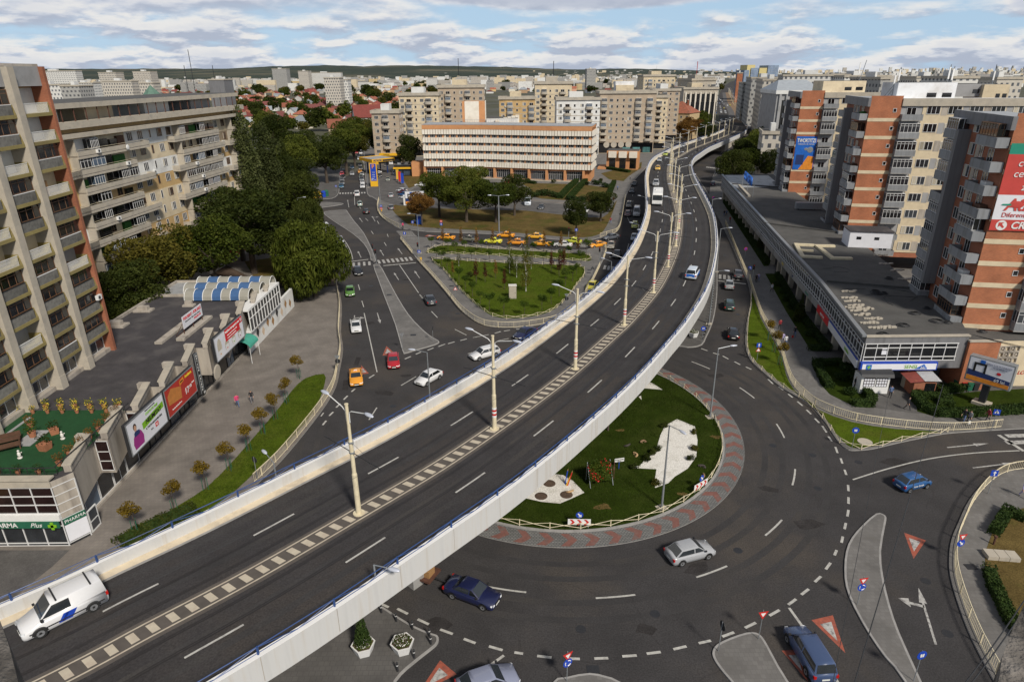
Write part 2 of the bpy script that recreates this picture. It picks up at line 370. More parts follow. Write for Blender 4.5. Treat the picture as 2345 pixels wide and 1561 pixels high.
mat('paint_green',(.02,.12,.07),.5,.1,2)
mat('paint_orange',(.75,.26,.03),.5,.08,2)
mat('sign_blue',(.015,.06,.42),.4,.05,2)
mat('metal_grey',(.30,.32,.34),.45,.1,2,metal=.4)
mat('metal_dark',(.035,.036,.04),.5,.15,2,metal=.2)
mat('metal_rust',(.10,.045,.03),.8,.3,2)
mat('lamp_head',(.55,.58,.66),.35,.05,2,metal=.2)
mat('wood',(.34,.19,.08),.7,.25,3,stretch=(1,6,6))
mat('wood_dark',(.10,.05,.03),.75,.25,3)
mat('window_frame',(.66,.66,.66),.5,.05,2)
mat('window_frame_brown',(.17,.09,.05),.6,.15,2)
mat('door_orange',(.50,.25,.05),.6,.15,2)
mat('curtain',(.42,.38,.30),.8,.3,1.2,stretch=(6,6,.4),rnd=.35)
mat('clutter_green',(.02,.10,.012),.8,.4,2)
glassmat('glass',(.030,.034,.040)); glassmat('glass_dark',(.010,.011,.013),.06); glassmat('glass_blue',(.06,.085,.12)); glassmat('glass_teal',(.10,.24,.24),.2,.5)
glassmat('glass_brown',(.020,.008,.008),.1,.6)
glassmat('car_glass',(.018,.022,.026),.05,1.0)
mat('car_paint',(.5,.5,.5),.28,.02,.5,objcol=True,spec=.7)
M['car_paint'].node_tree.nodes['Principled BSDF'].inputs['Coat Weight'].default_value=.5
mat('car_trim',(.025,.025,.027),.6,.1,2)
mat('tyre',(.018,.018,.018),.85,.1,3)
mat('rim',(.38,.39,.41),.35,.1,3,metal=.6)
mat('headlight',(.70,.72,.74),.15,.05,3)
mat('taillight',(.42,.012,.01),.3,.1,3)
mat('plate',(.70,.70,.66),.5,.05,3)
mat('grass',(.060,.090,.007),1,.3,.5,dirt=(.075,.090,.012),dscale=.18,fine=.4,bump=.5,spec=.05)
mat('grass_dark',(.022,.036,.004),1,.3,.6,dirt=(.034,.048,.008),dscale=.2,fine=.4,bump=.5,spec=.05)
mat('grass_dry',(.115,.082,.030),1,.3,.35,dirt=(.072,.075,.018),dscale=.16,fine=.35,spec=.05)
mat('soil',(.09,.06,.042),.95,.3,1,fine=.3)
mat('gravel_white',(.68,.66,.62),.95,.12,5,fine=.25,dirt=(.55,.53,.48),dscale=1)
mat('turf',(.010,.060,.018),.95,.2,1,fine=.15)
mat('terracotta',(.36,.15,.08),.8,.2,3)
mat('bark',(.075,.058,.045),.95,.3,2,stretch=(1,1,.3))
mat('bark_white',(.55,.54,.50),.9,.3,3)
leafmat('leaf',(.020,.032,.004),(.048,.066,.008),(.095,.11,.016))
leafmat('leaf_dark',(.014,.022,.004),(.030,.042,.007),(.058,.070,.013))
leafmat('leaf_gold',(.06,.045,.006),(.15,.10,.012),(.22,.15,.02)); leafmat('leaf_yellow',(.028,.034,.005),(.066,.066,.010),(.115,.098,.016))
leafmat('leaf_brown',(.07,.035,.010),(.17,.085,.02),(.25,.14,.035))
leafmat('leaf_willow',(.032,.046,.006),(.070,.088,.011),(.12,.135,.022))
leafmat('leaf_poplar',(.034,.044,.014),(.064,.078,.024),(.11,.125,.045))
leafmat('leaf_red',(.03,.008,.008),(.07,.015,.012),(.12,.03,.015))
leafmat('leaf_round',(.024,.046,.006),(.055,.092,.011),(.11,.145,.024))
leafmat('leaf_hedge',(.010,.022,.006),(.022,.042,.009),(.04,.065,.015),.1,2)
mat('skin',(.50,.30,.21),.6,.05,3); mat('hair',(.03,.02,.015),.7,.1,3)
mat('cloth',(.3,.3,.3),.85,.1,3,objcol=True)
for k,c in dict(cloth_black=(.02,.02,.025),cloth_blue=(.10,.15,.28),cloth_pink=(.60,.05,.16),cloth_white=(.6,.6,.62),cloth_red=(.28,.03,.04),cloth_grey=(.18,.18,.2),cloth_lilac=(.33,.30,.5)).items(): mat(k,c,.85,.1,4)
mat('ad_white',(.72,.73,.78),.5,.05,1); mat('ad_red',(.42,.035,.025),.5,.1,1); mat('ad_bright_red',(.62,.02,.03),.5,.05,1); mat('ad_green',(.20,.45,.02),.5,.05,1)
mat('ad_teal',(.02,.25,.17),.5,.05,1); mat('ad_blue',(.015,.12,.48),.5,.25,1); mat('ad_navy',(.02,.04,.14),.5,.1,1); mat('ad_orange',(.70,.25,.03),.5,.2,2); mat('ad_wood',(.52,.20,.05),.5,.2,1.5)
mat('ad_purple',(.32,.03,.22),.5,.1,1); mat('ad_black',(.015,.015,.015),.5,.1,1); mat('ad_yellow',(.80,.60,.04),.5,.05,1); mat('ad_skin',(.55,.32,.22),.5,.05,1); mat('ad_coral',(.52,.06,.05),.6,.08,1)
mat('canopy_blue',(.055,.12,.26),.3,.1,1); mat('canopy_grey',(.30,.29,.25),.3,.1,1); mat('awning_green',(.06,.32,.24),.5,.15,1)
mat('fur_brown',(.22,.14,.08),.9,.3,8); mat('fur_dark',(.06,.05,.045),.9,.3,8); mat('fur_tan',(.45,.30,.16),.9,.2,8)
mat('yellow_pale',(.62,.52,.24),.8,.06,1); mat('roof_green',(.10,.18,.14),.7,.15,1)
mat('rough_stone',(.11,.10,.09),.95,.45,9,dirt=(.05,.045,.04),dscale=5,fine=.5,bump=1)
mat('asphalt_patch',(.037,.034,.034),.95,.3,.8,fine=.3,spec=.15)
mat('asphalt_wear',(.043,.041,.042),.88,.2,.25,dirt=(.055,.050,.047),dscale=.1,fine=.2,spec=.25)
leafmat('grass_blade',(.022,.040,.004),(.050,.078,.007),(.095,.12,.015),.1,1.5); leafmat('grass_blade_dark',(.010,.020,.003),(.024,.038,.005),(.045,.06,.010),.1,1.5)
# ------------------------------------------------------------ ground, terrain, roads
g=MB(); g.sheet([(-9000,-900),(9000,-900),(9000,13500),(-9000,13500)],-.03); struct('ground',g,['ground_city'])
def hills():
 m=MB(); nx=220; xs=np.linspace(-9500,9500,nx)
 prof=[(-200,156),(60,157),(300,158),(520,158),(620,152),(760,150),(830,153),(900,150),(1000,150),(1150,153),(1250,158),(1330,160),(1420,157),(1500,158),(1620,163),(1700,166),(1850,170),(2000,172),(2200,176),(2500,180)]
 rng=np.random.RandomState(3)
 rows=[(5600,0),(6600,.30),(7600,.52),(8600,.80),(9500,1.0),(10500,.9),(12500,.6)]
 def h(x,y):
  v=CR.T@np.array([x,9500,0.]); px=1172.5+FPX*v[0]/v[2]
  py=np.interp(px,[p[0] for p in prof],[p[1] for p in prof]); z=RY(px,py,9500)[1]; return max(z,4)
 off=rng.rand(8)*10
 for y,k in rows:
  for x in xs:
   n=sum(math.sin(x*.0011*(i+1)+off[i]+y*.0013*(i+1))/(i+1) for i in range(6))
   z=h(x,y)*k*(1+.07*n*(1-k*.9)) if k>0 else -2
   if k==1.0: z+=4*math.sin(x*.013+off[0])*math.sin(x*.031)+2.5*math.sin(x*.07)
   m.v.append((x,y,z))
 R=len(rows)
 for j in range(R-1):
  for i in range(nx-1):
   m.f.append((j*nx+i,j*nx+i+1,(j+1)*nx+i+1,(j+1)*nx+i)); m.m.append(0)
 return m
mat('hill',(.020,.032,.018),.95,.35,.004,dirt=(.11,.10,.062),dscale=.0009,fine=.3)
tag(hills().build('hills',['hill'],smooth=True),kind='structure')
Z0=0.012
road=MB()
# one asphalt field under the whole junction and its streets
road.sheet([(-75,-12),(95,-12),(95,70),(66,76),(66,100),(80,200),(100,262),(140,352),(205,520),(300,800),(420,1180),(400,1190),(280,860),(215,660),(150,500),(110,430),(70,372),(52,330),(40,290),(-34,250),(-34,300),(-42,430),(-62,560),(-70,556),(-72,430),(-62,300),(-66,255),(-120,243),(-120,205),(-62,205),(-52,160),(-46,100),(-75,44)],Z0)
struct('road',road,['asphalt'])
bl=MB(); bl.sheet(GP([(1625,306),(1640,300),(1650,280),(1645,262),(1622,246),(1638,230),(1648,215),(1655,200),(1672,188),(1688,183),(1693,185),(1692,200),(1708,220),(1745,236),(1778,248),(1756,262),(1742,280),(1724,300),(1705,320)]),Z0+.003); struct('boulevard_road',bl,['asphalt'])
KH=.13
def pave(name,poly,material,h=KH,smooth_n=0):
 if smooth_n: poly=sm(poly,smooth_n,True)
 m=MB(); m.prism(poly,-.02,h,0,1,bottom=False);
 return struct(name,m,['kerb',material])
def kerbed(name,pts,material,n=3,h=KH,w=.16,z=0):
 poly=sm(GP(pts,z),n,True) if n else GP(pts,z)
 m=MB(); m.prism(poly,-.02,h,0,0,bottom=False)
 a=sum(poly[i][0]*poly[(i+1)%len(poly)][1]-poly[(i+1)%len(poly)][0]*poly[i][1] for i in range(len(poly)))
 inner=offset(poly+[poly[0],poly[1]],w if a>0 else -w)[1:-1]
 m.sheet(inner,h+.004,1)
 return struct(name,m,['kerb',material])
def patch(name,pts,material,z=KH+.008,n=3,px=True,kind='structure'):
 poly=GP(pts,0) if px else pts
 if n: poly=sm(poly,n,True)
 m=MB(); m.sheet(poly,z); return tag(m.build(name,[material]),kind=kind)
# left plaza and pavement
lc=[(775,655),(783,700),(781,760),(786,800),(778,850),(770,885),(747,927),(702,987),(645,1055),(590,1108)]
lcw=sm(GP(lc),3)
pl=[(-41,118),(-36,118)]+lcw+[(-23,36),(-21,22),(-19,8),(-16,-8),(-74,-8),(-74,118)]
LEFTKERB=lcw
m=MB(); m.prism(pl,-.02,KH,0,1,bottom=False); struct('pavement',m,['kerb','paving_tan'])
patch('asphalt_yard',[(0,1262),(150,1262),(160,1262),(120,1300),(60,1348),(0,1400),(-200,1500),(-300,1300)],'asphalt_old',n=0)
GR1=[(742,858),(744,880),(730,922),(700,970),(650,1022),(590,1078),(540,1125),(480,1168),(420,1200),(330,1240),(283,1255),(279,1239),(300,1219),(350,1195),(410,1159),(474,1118),(533,1059),(582,1003),(602,980),(640,935),(670,895),(700,868)]
patch('grass',GR1,'grass',KH+.014,2)
# terrace, steps and planting ground behind the plaza
patch('tree_ground',[(0,620),(200,700),(640,655),(775,655),(740,560),(690,510),(664,444),(600,430),(400,520)],'soil',.10,0)
patch('terrace',[(500,560),(560,540),(640,575),(670,640),(600,650),(520,610)],'paving_tan',.16,0)
patch('park_lawn',[(560,600),(640,590),(700,640),(660,652),(590,650)],'grass_dry',.18,0)
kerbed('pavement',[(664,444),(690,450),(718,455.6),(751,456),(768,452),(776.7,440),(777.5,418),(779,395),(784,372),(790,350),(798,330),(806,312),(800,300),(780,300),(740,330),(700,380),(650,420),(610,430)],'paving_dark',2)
kerbed('traffic_island',[(682,466),(720,463),(779,465),(783,469),(746,474.8),(713,477),(694,472)],'paving',2)
MED1=[(790.8,481),(765,482.5),(745,485),(742,490),(752,499),(776.7,515.8),(807.5,536),(833,559),(846,582),(849.7,597.8),(861,597.8),(851,569.6),(833,533.7),(810,505.5),(797,487)]
MED2=[(854.9,608),(869,606.8),(884,632),(910,680),(935.6,720.8),(961,749),(985,770),(1004,781),(1004,787),(985,794),(945,805),(928,810),(921,803),(905,745),(880,680),(865,638)]
kerbed('median',MED1,'paving',2); kerbed('median',MED2,'paving',2)
PARK=[(916.7,546.5),(946,582),(956,595),(985,625),(1023,669.5),(1045,698),(1064,718),(1092,738.7),(1125.5,749),(1181.8,751),(1245.9,742.5),(1284,731),(1310,713),(1335.6,682),(1356,648),(1374,610.6),(1385,588),(1389,574.7),(1386,566),(1366,563),(1345.8,572),(1320,573.5),(1258.7,571.7),(1156,565.8),(1053.7,558),(994.8,551.7),(976,545),(933,543)]
kerbed('pavement',PARK,'paving',2)
GA=[(976.9,579.9),(990,570),(1012.7,563),(1060,565),(1130.6,571),(1200,575),(1258.7,578.6),(1320,581.5),(1345.8,583.7),(1352,591),(1348.4,599),(1280,595),(1207.5,590),(1079,583.7)]
GB=[(988.4,594),(1079,599),(1207.5,605.5),(1338,611.9),(1320,654),(1305,675),(1284,697.7),(1258.7,715.6),(1220,725.9),(1169,731),(1130.6,725.9),(1105,710.5),(1080,690),(1053.7,664),(1015,618)]
patch('grass',GA,'grass',KH+.014,2); patch('grass',GB,'grass',KH+.014,2)
# the hotel's block of lawns, drive and car park
HB=[(900,515.8),(915,523.6),(943.6,527),(976.9,531),(1060,534),(1143,537.6),(1258.7,547.8),(1335.6,551.7),(1374,545),(1400,538),(1412.5,531),(1421.5,515.8),(1427,485),(1433,451.8),(1443,430),(1453.5,413),(1479,385),(1495,366),(1520,345),(1545,330),(1580,310),(1560,290),(1300,290),(880,300),(826,300),(822,330),(832,372),(836,400),(840.8,444),(852,452),(866,462),(863,475),(868,490),(884,505.6)]
kerbed('pavement',HB,'paving',2)
patch('dry_lawn',[(893,474),(925,470),(960,472),(1000,478),(1060,480),(1194,483),(1233,487),(1300,494),(1356,499),(1392,490),(1408,465),(1412,462),(1398,500),(1382,530),(1366,540),(1335,545),(1258,541),(1143,531),(990,523),(945,518),(925,508)],'grass_dry',KH+.014,2)
patch('hotel_drive',[(905,470),(915,446),(938,439),(950,432),(985,424),(1053.7,414),(1130.6,417),(1171.6,425),(1190,432),(1196,441),(1190,449),(1196,456),(1222.8,463),(1290,470),(1356,476),(1396,482),(1380,499),(1356,498),(1299.7,492.8),(1233,486.5),(1194.7,483),(1100,480),(1000,478),(940,472)],'asphalt_old',KH+.02,2)
patch('station_forecourt',[(842,444),(840,405),(836,372),(836,352),(905,352),(930,380),(918,400),(930,438),(945,448),(948,462),(905,470),(880,462),(862,455)],'asphalt_old',KH+.026,0)
patch('pavement_strip',[(1170,418),(1185,422),(1210,432),(1216,442),(1212,452),(1240,460),(1380,470),(1390,478),(1356,474.8),(1222.8,461),(1194,456),(1189,449),(1198,441),(1190,431)],'paving_tan',KH+.03,2)
patch('garden',[(1190,420),(1290,422),(1340,424),(1385,430),(1404,416),(1410,412),(1400,440),(1392,466),(1330,462),(1240,456),(1216,450),(1220,441),(1210,430)],'grass_dry',KH+.018,0)
patch('garden',[(1376,398),(1440,382),(1470,372),(1468,386),(1440,404),(1428,416),(1395,412)],'grass_dry',KH+.018,0)
patch('garden',[(920,402),(965,398),(972,412),(1000,418),(960,424),(936,432),(925,415)],'grass_dry',KH+.018,0)
patch('lawn_strip',[(850,405),(858,405),(864,440),(853,442)],'grass_dark',KH+.018,0)
# roundabout
RC=(5.0,66.2)
def ell(rx,ry,n=96,c=RC): return [(c[0]+rx*math.cos(2*math.pi*k/n),c[1]+ry*math.sin(2*math.pi*k/n)) for k in range(n)]
_DK=[(-24.7,26.0),(-16.5,33.2),(-10.7,39.5),(-6.1,44.7),(-1.8,50.3),(3.3,57.7),(7.4,64.3),(11.8,72.2),(14.9,78.0),(20.8,90.7)]
def clipell(rx,ry,off):              # the island is cut off along the flyover on its far side
 o=[]
 for p in ell(rx,ry,192):
  best=None
  for a,b in zip(_DK[:-1],_DK[1:]):
   dx,dy=b[0]-a[0],b[1]-a[1]; L=math.hypot(dx,dy); t=max(0,min(1,((p[0]-a[0])*dx+(p[1]-a[1])*dy)/L/L)); q=(a[0]+dx*t,a[1]+dy*t); d=math.hypot(p[0]-q[0],p[1]-q[1]); s=((p[0]-a[0])*-dy+(p[1]-a[1])*dx)/L
   if best is None or d<best[0]: best=(d,s,q,(-dy/L,dx/L))
  d,s,q,n=best
  o.append((q[0]+n[0]*off,q[1]+n[1]*off) if s>off else p)
 return o
m=MB(); m.prism(clipell(20.5,21.6,12.2),-.02,.07,0,1,bottom=False); struct('roundabout_apron',m,['kerb','cobble'])
m=MB(); m.prism(clipell(18.45,19.65,10.2),0,.22,0,0,bottom=False); m.sheet(clipell(18.25,19.45,10.0),.224,1); struct('roundabout_island',m,['kerb','grass_dark'])
m=MB()                                     # red chevrons in the apron paving
NCH=62
for k in range(NCH):
 a=2*math.pi*k/NCH
 def ap(da,t,):
  A=a+da; rx=18.62+t*1.72; ry=19.82+t*1.62; return (RC[0]+rx*math.cos(A),RC[1]+ry*math.sin(A),.076)
 w=.040; d=.035
 if 1.45<a<3.75: continue
 for t0,t1,o0,o1 in ((0,.25,0,d*.5),(.25,.5,d*.5,d),(.5,.75,d,d*.5),(.75,1,d*.5,0)):
  m.quad(ap(o0,t0),ap(o0+w,t0),ap(o1+w,t1),ap(o1,t1))
struct('apron_chevrons',m,['apron_red'])
WH=[[(1550,963),(1591,980),(1597,1012),(1594,1050),(1574,1077),(1545,1095),(1530,1110),(1500,1121),(1498,1108),(1503,1078),(1440,1075),(1465,1070),(1475,1058),(1492,1045),(1502,1034),(1512,1000),(1520,983),(1528,975)],
 [(1249,1087),(1290,1092),(1312,1105),(1338,1132),(1310,1145),(1282,1157),(1240,1153),(1187,1141),(1180,1130),(1215,1100)],
 [(1475,874),(1496,882),(1517,896),(1482,893),(1463,892),(1467,905),(1469,919),(1455,904),(1445,895),(1462,876)]]
for i,w in enumerate(WH): patch('white_gravel',w,'gravel_white',.23+.006*i,0)
for c in ((1258,1106),(1239,1135),(1297,1132)):
 x,y=G(*c,.24); m=MB(); m.cyl(x,y,.235,.26,.62,20,0,.5); struct('soil_bed',m,['soil'])
# right side: island under the flyover, pavements, lawns
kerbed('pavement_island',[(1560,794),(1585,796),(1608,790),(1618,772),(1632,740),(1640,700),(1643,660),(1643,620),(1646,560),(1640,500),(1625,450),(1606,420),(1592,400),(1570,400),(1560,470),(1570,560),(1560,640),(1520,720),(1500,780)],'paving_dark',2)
RS=[(1652,512),(1660,530),(1681,575),(1700,620),(1713,650),(1719,690),(1713,720),(1707,760),(1707,795),(1718,825),(1745,851),(1791,889.7),(1847.5,923),(1886,964),(1910,1000),(1926,1020),(1943,1031),(1965,1032),(2001,1028),(2060,1014),(2129,1000),(2180.5,992),(2296,984.5),(2345,982)]
rs=sm(GP(RS),3)
far=GP([(1648,505),(1630.6,476),(1624,445),(1627,425),(1632,409),(1646,386),(1656,378.5),(1672,382),(1690,362),(1700,345),(1712,320),(1725,300)])
poly=rs+[(95,64),(95,120),(110,260),(135,360)]+far[::-1]
m=MB(); m.prism(poly,-.02,KH,0,1,bottom=False); struct('pavement',m,['kerb','paving'])
RKERB=rs
patch('grass',[(1722,700),(1716,725),(1712,765),(1713,795),(1722,820),(1748,846),(1795,885),(1850,918),(1890,960),(1915,996),(1933,1015),(1948,1026),(1965,1027),(2001,1023),(2060,1008),(2110,998),(2150,990),(2050,984),(1950,968),(1873,940),(1840,915),(1815,890),(1800,860),(1788,815),(1765,770),(1742,730),(1722,670)],'grass',KH+.014,2)
patch('walk_dark',[(1676,440),(1690,450),(1745,560),(1800,665),(1860,800),(1905,870),(1935,905),(1990,925),(2000,935),(2090,948),(2150,950),(2345,930),(2345,880),(1990,880),(1700,430)],'paving_dark',KH+.006,0)
patch('hedge_bed',[(1655,465),(1665,463),(1762,610),(1749,611)],'grass_dark',KH+.014,0)
patch('hedge_bed',[(1752,628),(1778,628),(1830,720),(1897,800),(1855,803),(1800,715)],'grass_dark',KH+.014,0)
patch('hedge_bed',[(1865,835),(1928,838),(1998,920),(1995,934),(1950,930),(1900,905),(1877,880)],'grass_dark',KH+.014,0)
patch('hedge_bed',[(2095,912),(2240,898),(2345,892),(2345,944),(2140,956),(2100,944)],'grass_dark',KH+.014,0)
# islands and pavement in the bottom right and bottom centre
kerbed('traffic_island',[(2005,1177.7),(2021.7,1179),(2029.4,1187),(2026.8,1204.6),(2017,1263.5),(2021.7,1320),(2037,1386.5),(2060,1453),(2109,1561),(2180,1720),(2140,1720),(2070,1561),(2026.8,1507),(1991,1455.6),(1955,1391.6),(1937,1345.5),(1933,1304.5),(1937,1263.5),(1950,1232.7),(1975.6,1203)],'paving',2)
kerbed('traffic_island',[(1731,1450.5),(1708,1450.5),(1670,1463),(1642,1477),(1631.8,1491.5),(1633,1507),(1647,1530),(1673,1561),(1760,1660),(1860,1660),(1804,1561),(1783,1527),(1760,1484),(1745,1460)],'paving',2)
kerbed('traffic_island',[(1298,1551.7),(1350,1542.8),(1388,1550),(1420,1563),(1500,1620),(1450,1700),(1250,1700),(1260,1570)],'paving',2)
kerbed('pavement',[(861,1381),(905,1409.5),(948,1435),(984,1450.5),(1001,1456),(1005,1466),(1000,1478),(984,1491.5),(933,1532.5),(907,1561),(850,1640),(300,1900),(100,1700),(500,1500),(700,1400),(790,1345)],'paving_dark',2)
BR=[(2345,1071),(2296,1079),(2257.4,1102),(2219,1146),(2193,1200),(2178,1238),(2173,1276),(2175.4,1320),(2196,1391.6),(2226.7,1468.5),(2275.4,1561),(2330,1660)]
br=sm(GP(BR),3); BRK=br
m=MB(); m.prism(br+[(60,20),(95,20),(95,52)],-.02,KH,0,1,bottom=False); struct('pavement',m,['kerb','paving'])
patch('lawn',[(2303,1176),(2272,1220),(2255,1268),(2255,1307),(2270,1358),(2303,1430),(2345,1500),(2500,1500),(2500,1150),(2345,1165)],'grass_dry',KH+.014,0)
# ------------------------------------------------------------ painted markings
ZM=Z0+.006
def ribbon(m,pts,w,z,mi=0):
 L=offset(pts,w/2); R=offset(pts,-w/2)
 for i in range(len(pts)-1): m.quad((*L[i][:2],z),(*R[i][:2],z),(*R[i+1][:2],z),(*L[i+1][:2],z),mi)
def line(m,a,b,w=.14,px=True,z=None):
 if px: a,b=G(*a),G(*b)
 ribbon(m,[a,b],w,ZM if z is None else z)
mk=MB()
for a,b in [((837,560),(848,575)),((965,750),(965,750))][:0]: line(mk,a,b)
DASH=[((1189,722),(1228,736)),((1041,754),(1069,768)),((1083,773),(1119,767))][:0]
for a,b in [((1041.5,753.9),(1068.4,767.4)),((988,712.8),(1002,727.5)),((962,674.5),(969.5,684.5)),((983.5,685),(983.5,685))][:3]: line(mk,a,b)
for a,b in [((820.5,651.6),(824,664)),((828.7,689),(833,702.9)),((886.8,536),(889,542.5)),((864,506),(868,513)),((850,529),(855,536)),((880,555),(884.7,563)),((727,506.8),(737,512)),((757.5,524),(763.7,530)),((718,486),(726,489)),((864,463.5),(869,466)),((822,472),(826,478)),((837,500),(843,506))]: line(mk,a,b)
for a,b in [((811.5,445.8),(812.5,469.5)),((834,717),(863.5,852)),((915,607),(958.6,670.5)),((960.8,674.4),(969,685)),((790,558),(809,597))]:
 line(mk,a,b,.15)
# curved centre lines
ribbon(mk,sm(GP([(780,541),(792,555),(803,575),(809,598)]),4),.15,ZM)
for a,b in [((788,600.8),(843.5,594)),((878,608.5),(952.5,601.6)),((1395,588),(1424,590)),((1644,642.8),(1708.4,650.2)),((2287,995.7),(2345,1033))]: line(mk,a,b,.4)
for a,b in [((1300,556),(1304,543)),((1189,567),(1196,560))]: line(mk,a,b,.12)
# roundabout lane dashes
for px,py in [(1160,1350),(1410,1366),(1631,1309),(1773,1208),(1819,1092),(1788,986),(1711,899),(1605,836)]:
 x,y=G(px,py); a=math.atan2(y-RC[1],x-RC[0]); r=math.hypot(x-RC[0],y-RC[1]); da=1.55/r
 ribbon(mk,[(RC[0]+r*math.cos(a+da*t),RC[1]+r*math.sin(a+da*t)) for t in (-1,-.5,0,.5,1)],.17,ZM)
for a,b in [((735,953),(741,945)),((845,961),(863,933)),((918.5,882.5),(953,862)),((1091,810),(1096,808)),((1071.5,810),(1096,803)),((1083,773),(1119.6,766)),((1141,780),(1165,775))]: line(mk,a,b,.15)
OUT=[(861,1376,890,1390),(909.8,1393,934,1405),(956.5,1417,982,1429),(1008,1440.5,1037,1451),(1062,1462,1089,1472),(1119.6,1479,1151,1488),(1178,1493,1198,1496),(1230,1501,1263,1505),(1297,1507,1328,1508),(1361,1507,1393,1506),(1425,1502,1458,1500),(1481,1496,1513,1492),(1542,1486,1572,1479),(1600,1472,1628,1466),(1654,1457,1681,1447),(1706,1437,1731,1425),(1762,1409,1785,1396),(1805,1384,1823,1371),(1835,1361,1852,1348),(1866,1332,1880,1319),(1891,1303,1902,1288),(1911,1271,1916,1259),(1927,1242,1930,1228),(1934,1211,1937,1197),(1940.5,1182,1943,1167),(1943,1153,1943,1138),(1943,1124,1942,1110),(1938,1087,1934,1075),(1929,1061,1925,1049),(1918,1037,1913,1023),(1905,1010,1897,999),(1893,990,1883,975),(1876,968,1866,958),(1857,948,1847,938),(1838,929,1826,919),(1815,910,1805,902),(1794,893,1783,885),(1770,879,1759,868),(1721,846,1708,840),(1695,835,1682,828),(1668,822,1655,815),(1647,812,1633,808),(1620,803,1606,798),(1593,795,1578,790)]
for x0,y0,x1,y1 in OUT: line(mk,(x0,y0),(x1,y1),.21)
for x0,y0,x1,y1 in [(1206,751.5,1222,749.5),(1182,754,1196,752.5),(1154,758,1168,756),(1133,763,1147,759),(1054,779.8,1069,776),(1026,787,1041,782.5),(1004,793.5,1019,787.8),(979,802,993,796.5),(952.5,811,964,806),(927,822,941,816),(845,865.5,857,858),(805,897,813,890),(787,915,796,906),(770,933,779,924),(754,952,763,943),(739,973,747,963)]: line(mk,(x0,y0),(x1,y1),.22)
ribbon(mk,sm(GP([(1953,1098),(2033,1073),(2129,1050),(2230,1037),(2335,1031.5)]),4),.16,ZM)
line(mk,(1807,1391),(1848,1448),.2); line(mk,(1910,1545),(1925,1575),.2); line(mk,(1070,1560),(1154,1500),.2)
# right service road and beyond
for a,b in [((1650,352),(1655,346)),((1448,449),(1450,446)),((1449,463),(1450,459)),((1446.8,485),(1447,480))]: line(mk,a,b,.12)
line(mk,(1431,590),(1440,558),.15)
struct('lane_markings',mk,['road_paint'])
def zebra(m,a,b,n,ln,dr,w=.5):
 a=Vector(G(*a)); b=Vector(G(*b)); d=Vector(G(*dr[1]))-Vector(G(*dr[0])); d.normalize(); p=Vector((-d.y,d.x))
 for k in range(n):
  c=a+(b-a)*(k/(n-1))
  q=[c-d*ln/2-p*w/2,c+d*ln/2-p*w/2,c+d*ln/2+p*w/2,c-d*ln/2+p*w/2]
  m.quad(*[(v.x,v.y,ZM) for v in (q[0],q[3],q[2],q[1])])
zb=MB()
zebra(zb,(786,608),(846,603),6,3,((840,690),(830,560)))
zebra(zb,(868,599.5),(941,592.5),8,3,((985,640),(915,545)))
zebra(zb,(779,443),(835,441.5),10,3,((820,460),(818,435)))
zebra(zb,(926,530),(938,543),6,4,((900,540),(960,540)),.45)
zebra(zb,(1352,556),(1343,565),5,4,((1320,558),(1370,562)),.45)
zebra(zb,(1385,612),(1412,616),4,3,((1375,650),(1400,575)))
zebra(zb,(1649,633.5),(1690,637),5,3,((1670,700),(1668,600)))
zebra(zb,(1619,383),(1643,386),7,3,((1625,395),(1635,372)),.6)
zebra(zb,(2345,997),(2345,1012),2,4,((2330,997),(2400,995)),.7)
struct('zebra_crossing',zb,['road_paint_worn'])
def arrow(m,tail,head,hw=.55,hl=1.7,sw=.16,side=0):
 a=Vector(G(*tail)); b=Vector(G(*head)); d=(b-a).normalized(); p=Vector((-d.y,d.x)); n=b-d*hl
 V=lambda *q:[(v.x,v.y,ZM+.002) for v in q]
 m.add(V(a-p*sw/2,n-p*sw/2,n+p*sw/2,a+p*sw/2),[(0,1,2,3)]); m.add(V(n-p*hw/2,b,n+p*hw/2),[(0,1,2)])
 if side:
  c=n-d*.5; e=c+p*side*.95+d*.35; V2=V(c,c+d*.28,e+d*.0,e-d*.28); m.add(V2,[(0,1,2,3)])
  f=e+p*side*.75+d*.15; m.add(V(e+d*.35,f,e-d*.6),[(0,1,2)])
ar=MB()
for t,h,s in [((799,475),(796,458),0),((826,470),(824,458),0),((841,506.5),(831,501),0)][:2]+[((830,508.5),(823,499),0),((859,507),(852,495),-1),((789,594),(785,580),0),((827,590),(819.6,575),0),((878.7,585.6),(870,571.6),0),((921,581.8),(910.8,568),0),((913,641),(902,624),0),((961,637),(949,620),0),((864,716),(871,740.6),0),((812,722),(811,738),1),((2169,1024.5),(2264,1015),0),((2228,1071),(2330,1059),0),((1436,497),(1444,512),1),((2143,1475),(2103,1345),1),((1656,397),(1664,388),0),((1632,407),(1640,389),0)]: arrow(ar,t,h,side=s)
struct('lane_arrows',ar,['road_paint_worn'])
def giveway(tri,inner=.52):
 P=[Vector((*G(*q),0)) for q in tri]; c=(P[0]+P[1]+P[2])/3
 m=MB(); m.add([(p.x,p.y,ZM) for p in P],[(0,1,2)]); m.add([((c+(p-c)*inner).x,(c+(p-c)*inner).y,ZM+.004) for p in P],[(0,1,2)],1)
 struct('road_triangle',m,['road_paint_red','road_paint_worn'])
for t in [((2070,1219),(2120,1237),(2092,1279)),((1858,1419),(1907,1408),(1936,1495)),((1790,1489),(1830,1487),(1850,1560)),((1008,1511),(1046,1543),(955,1590)),((885,792.5),(905,810),(876,814)),((827,836),(844.7,855),(828,857)),((980,537.5),(1003,541),(972,541.8))]: giveway(t)
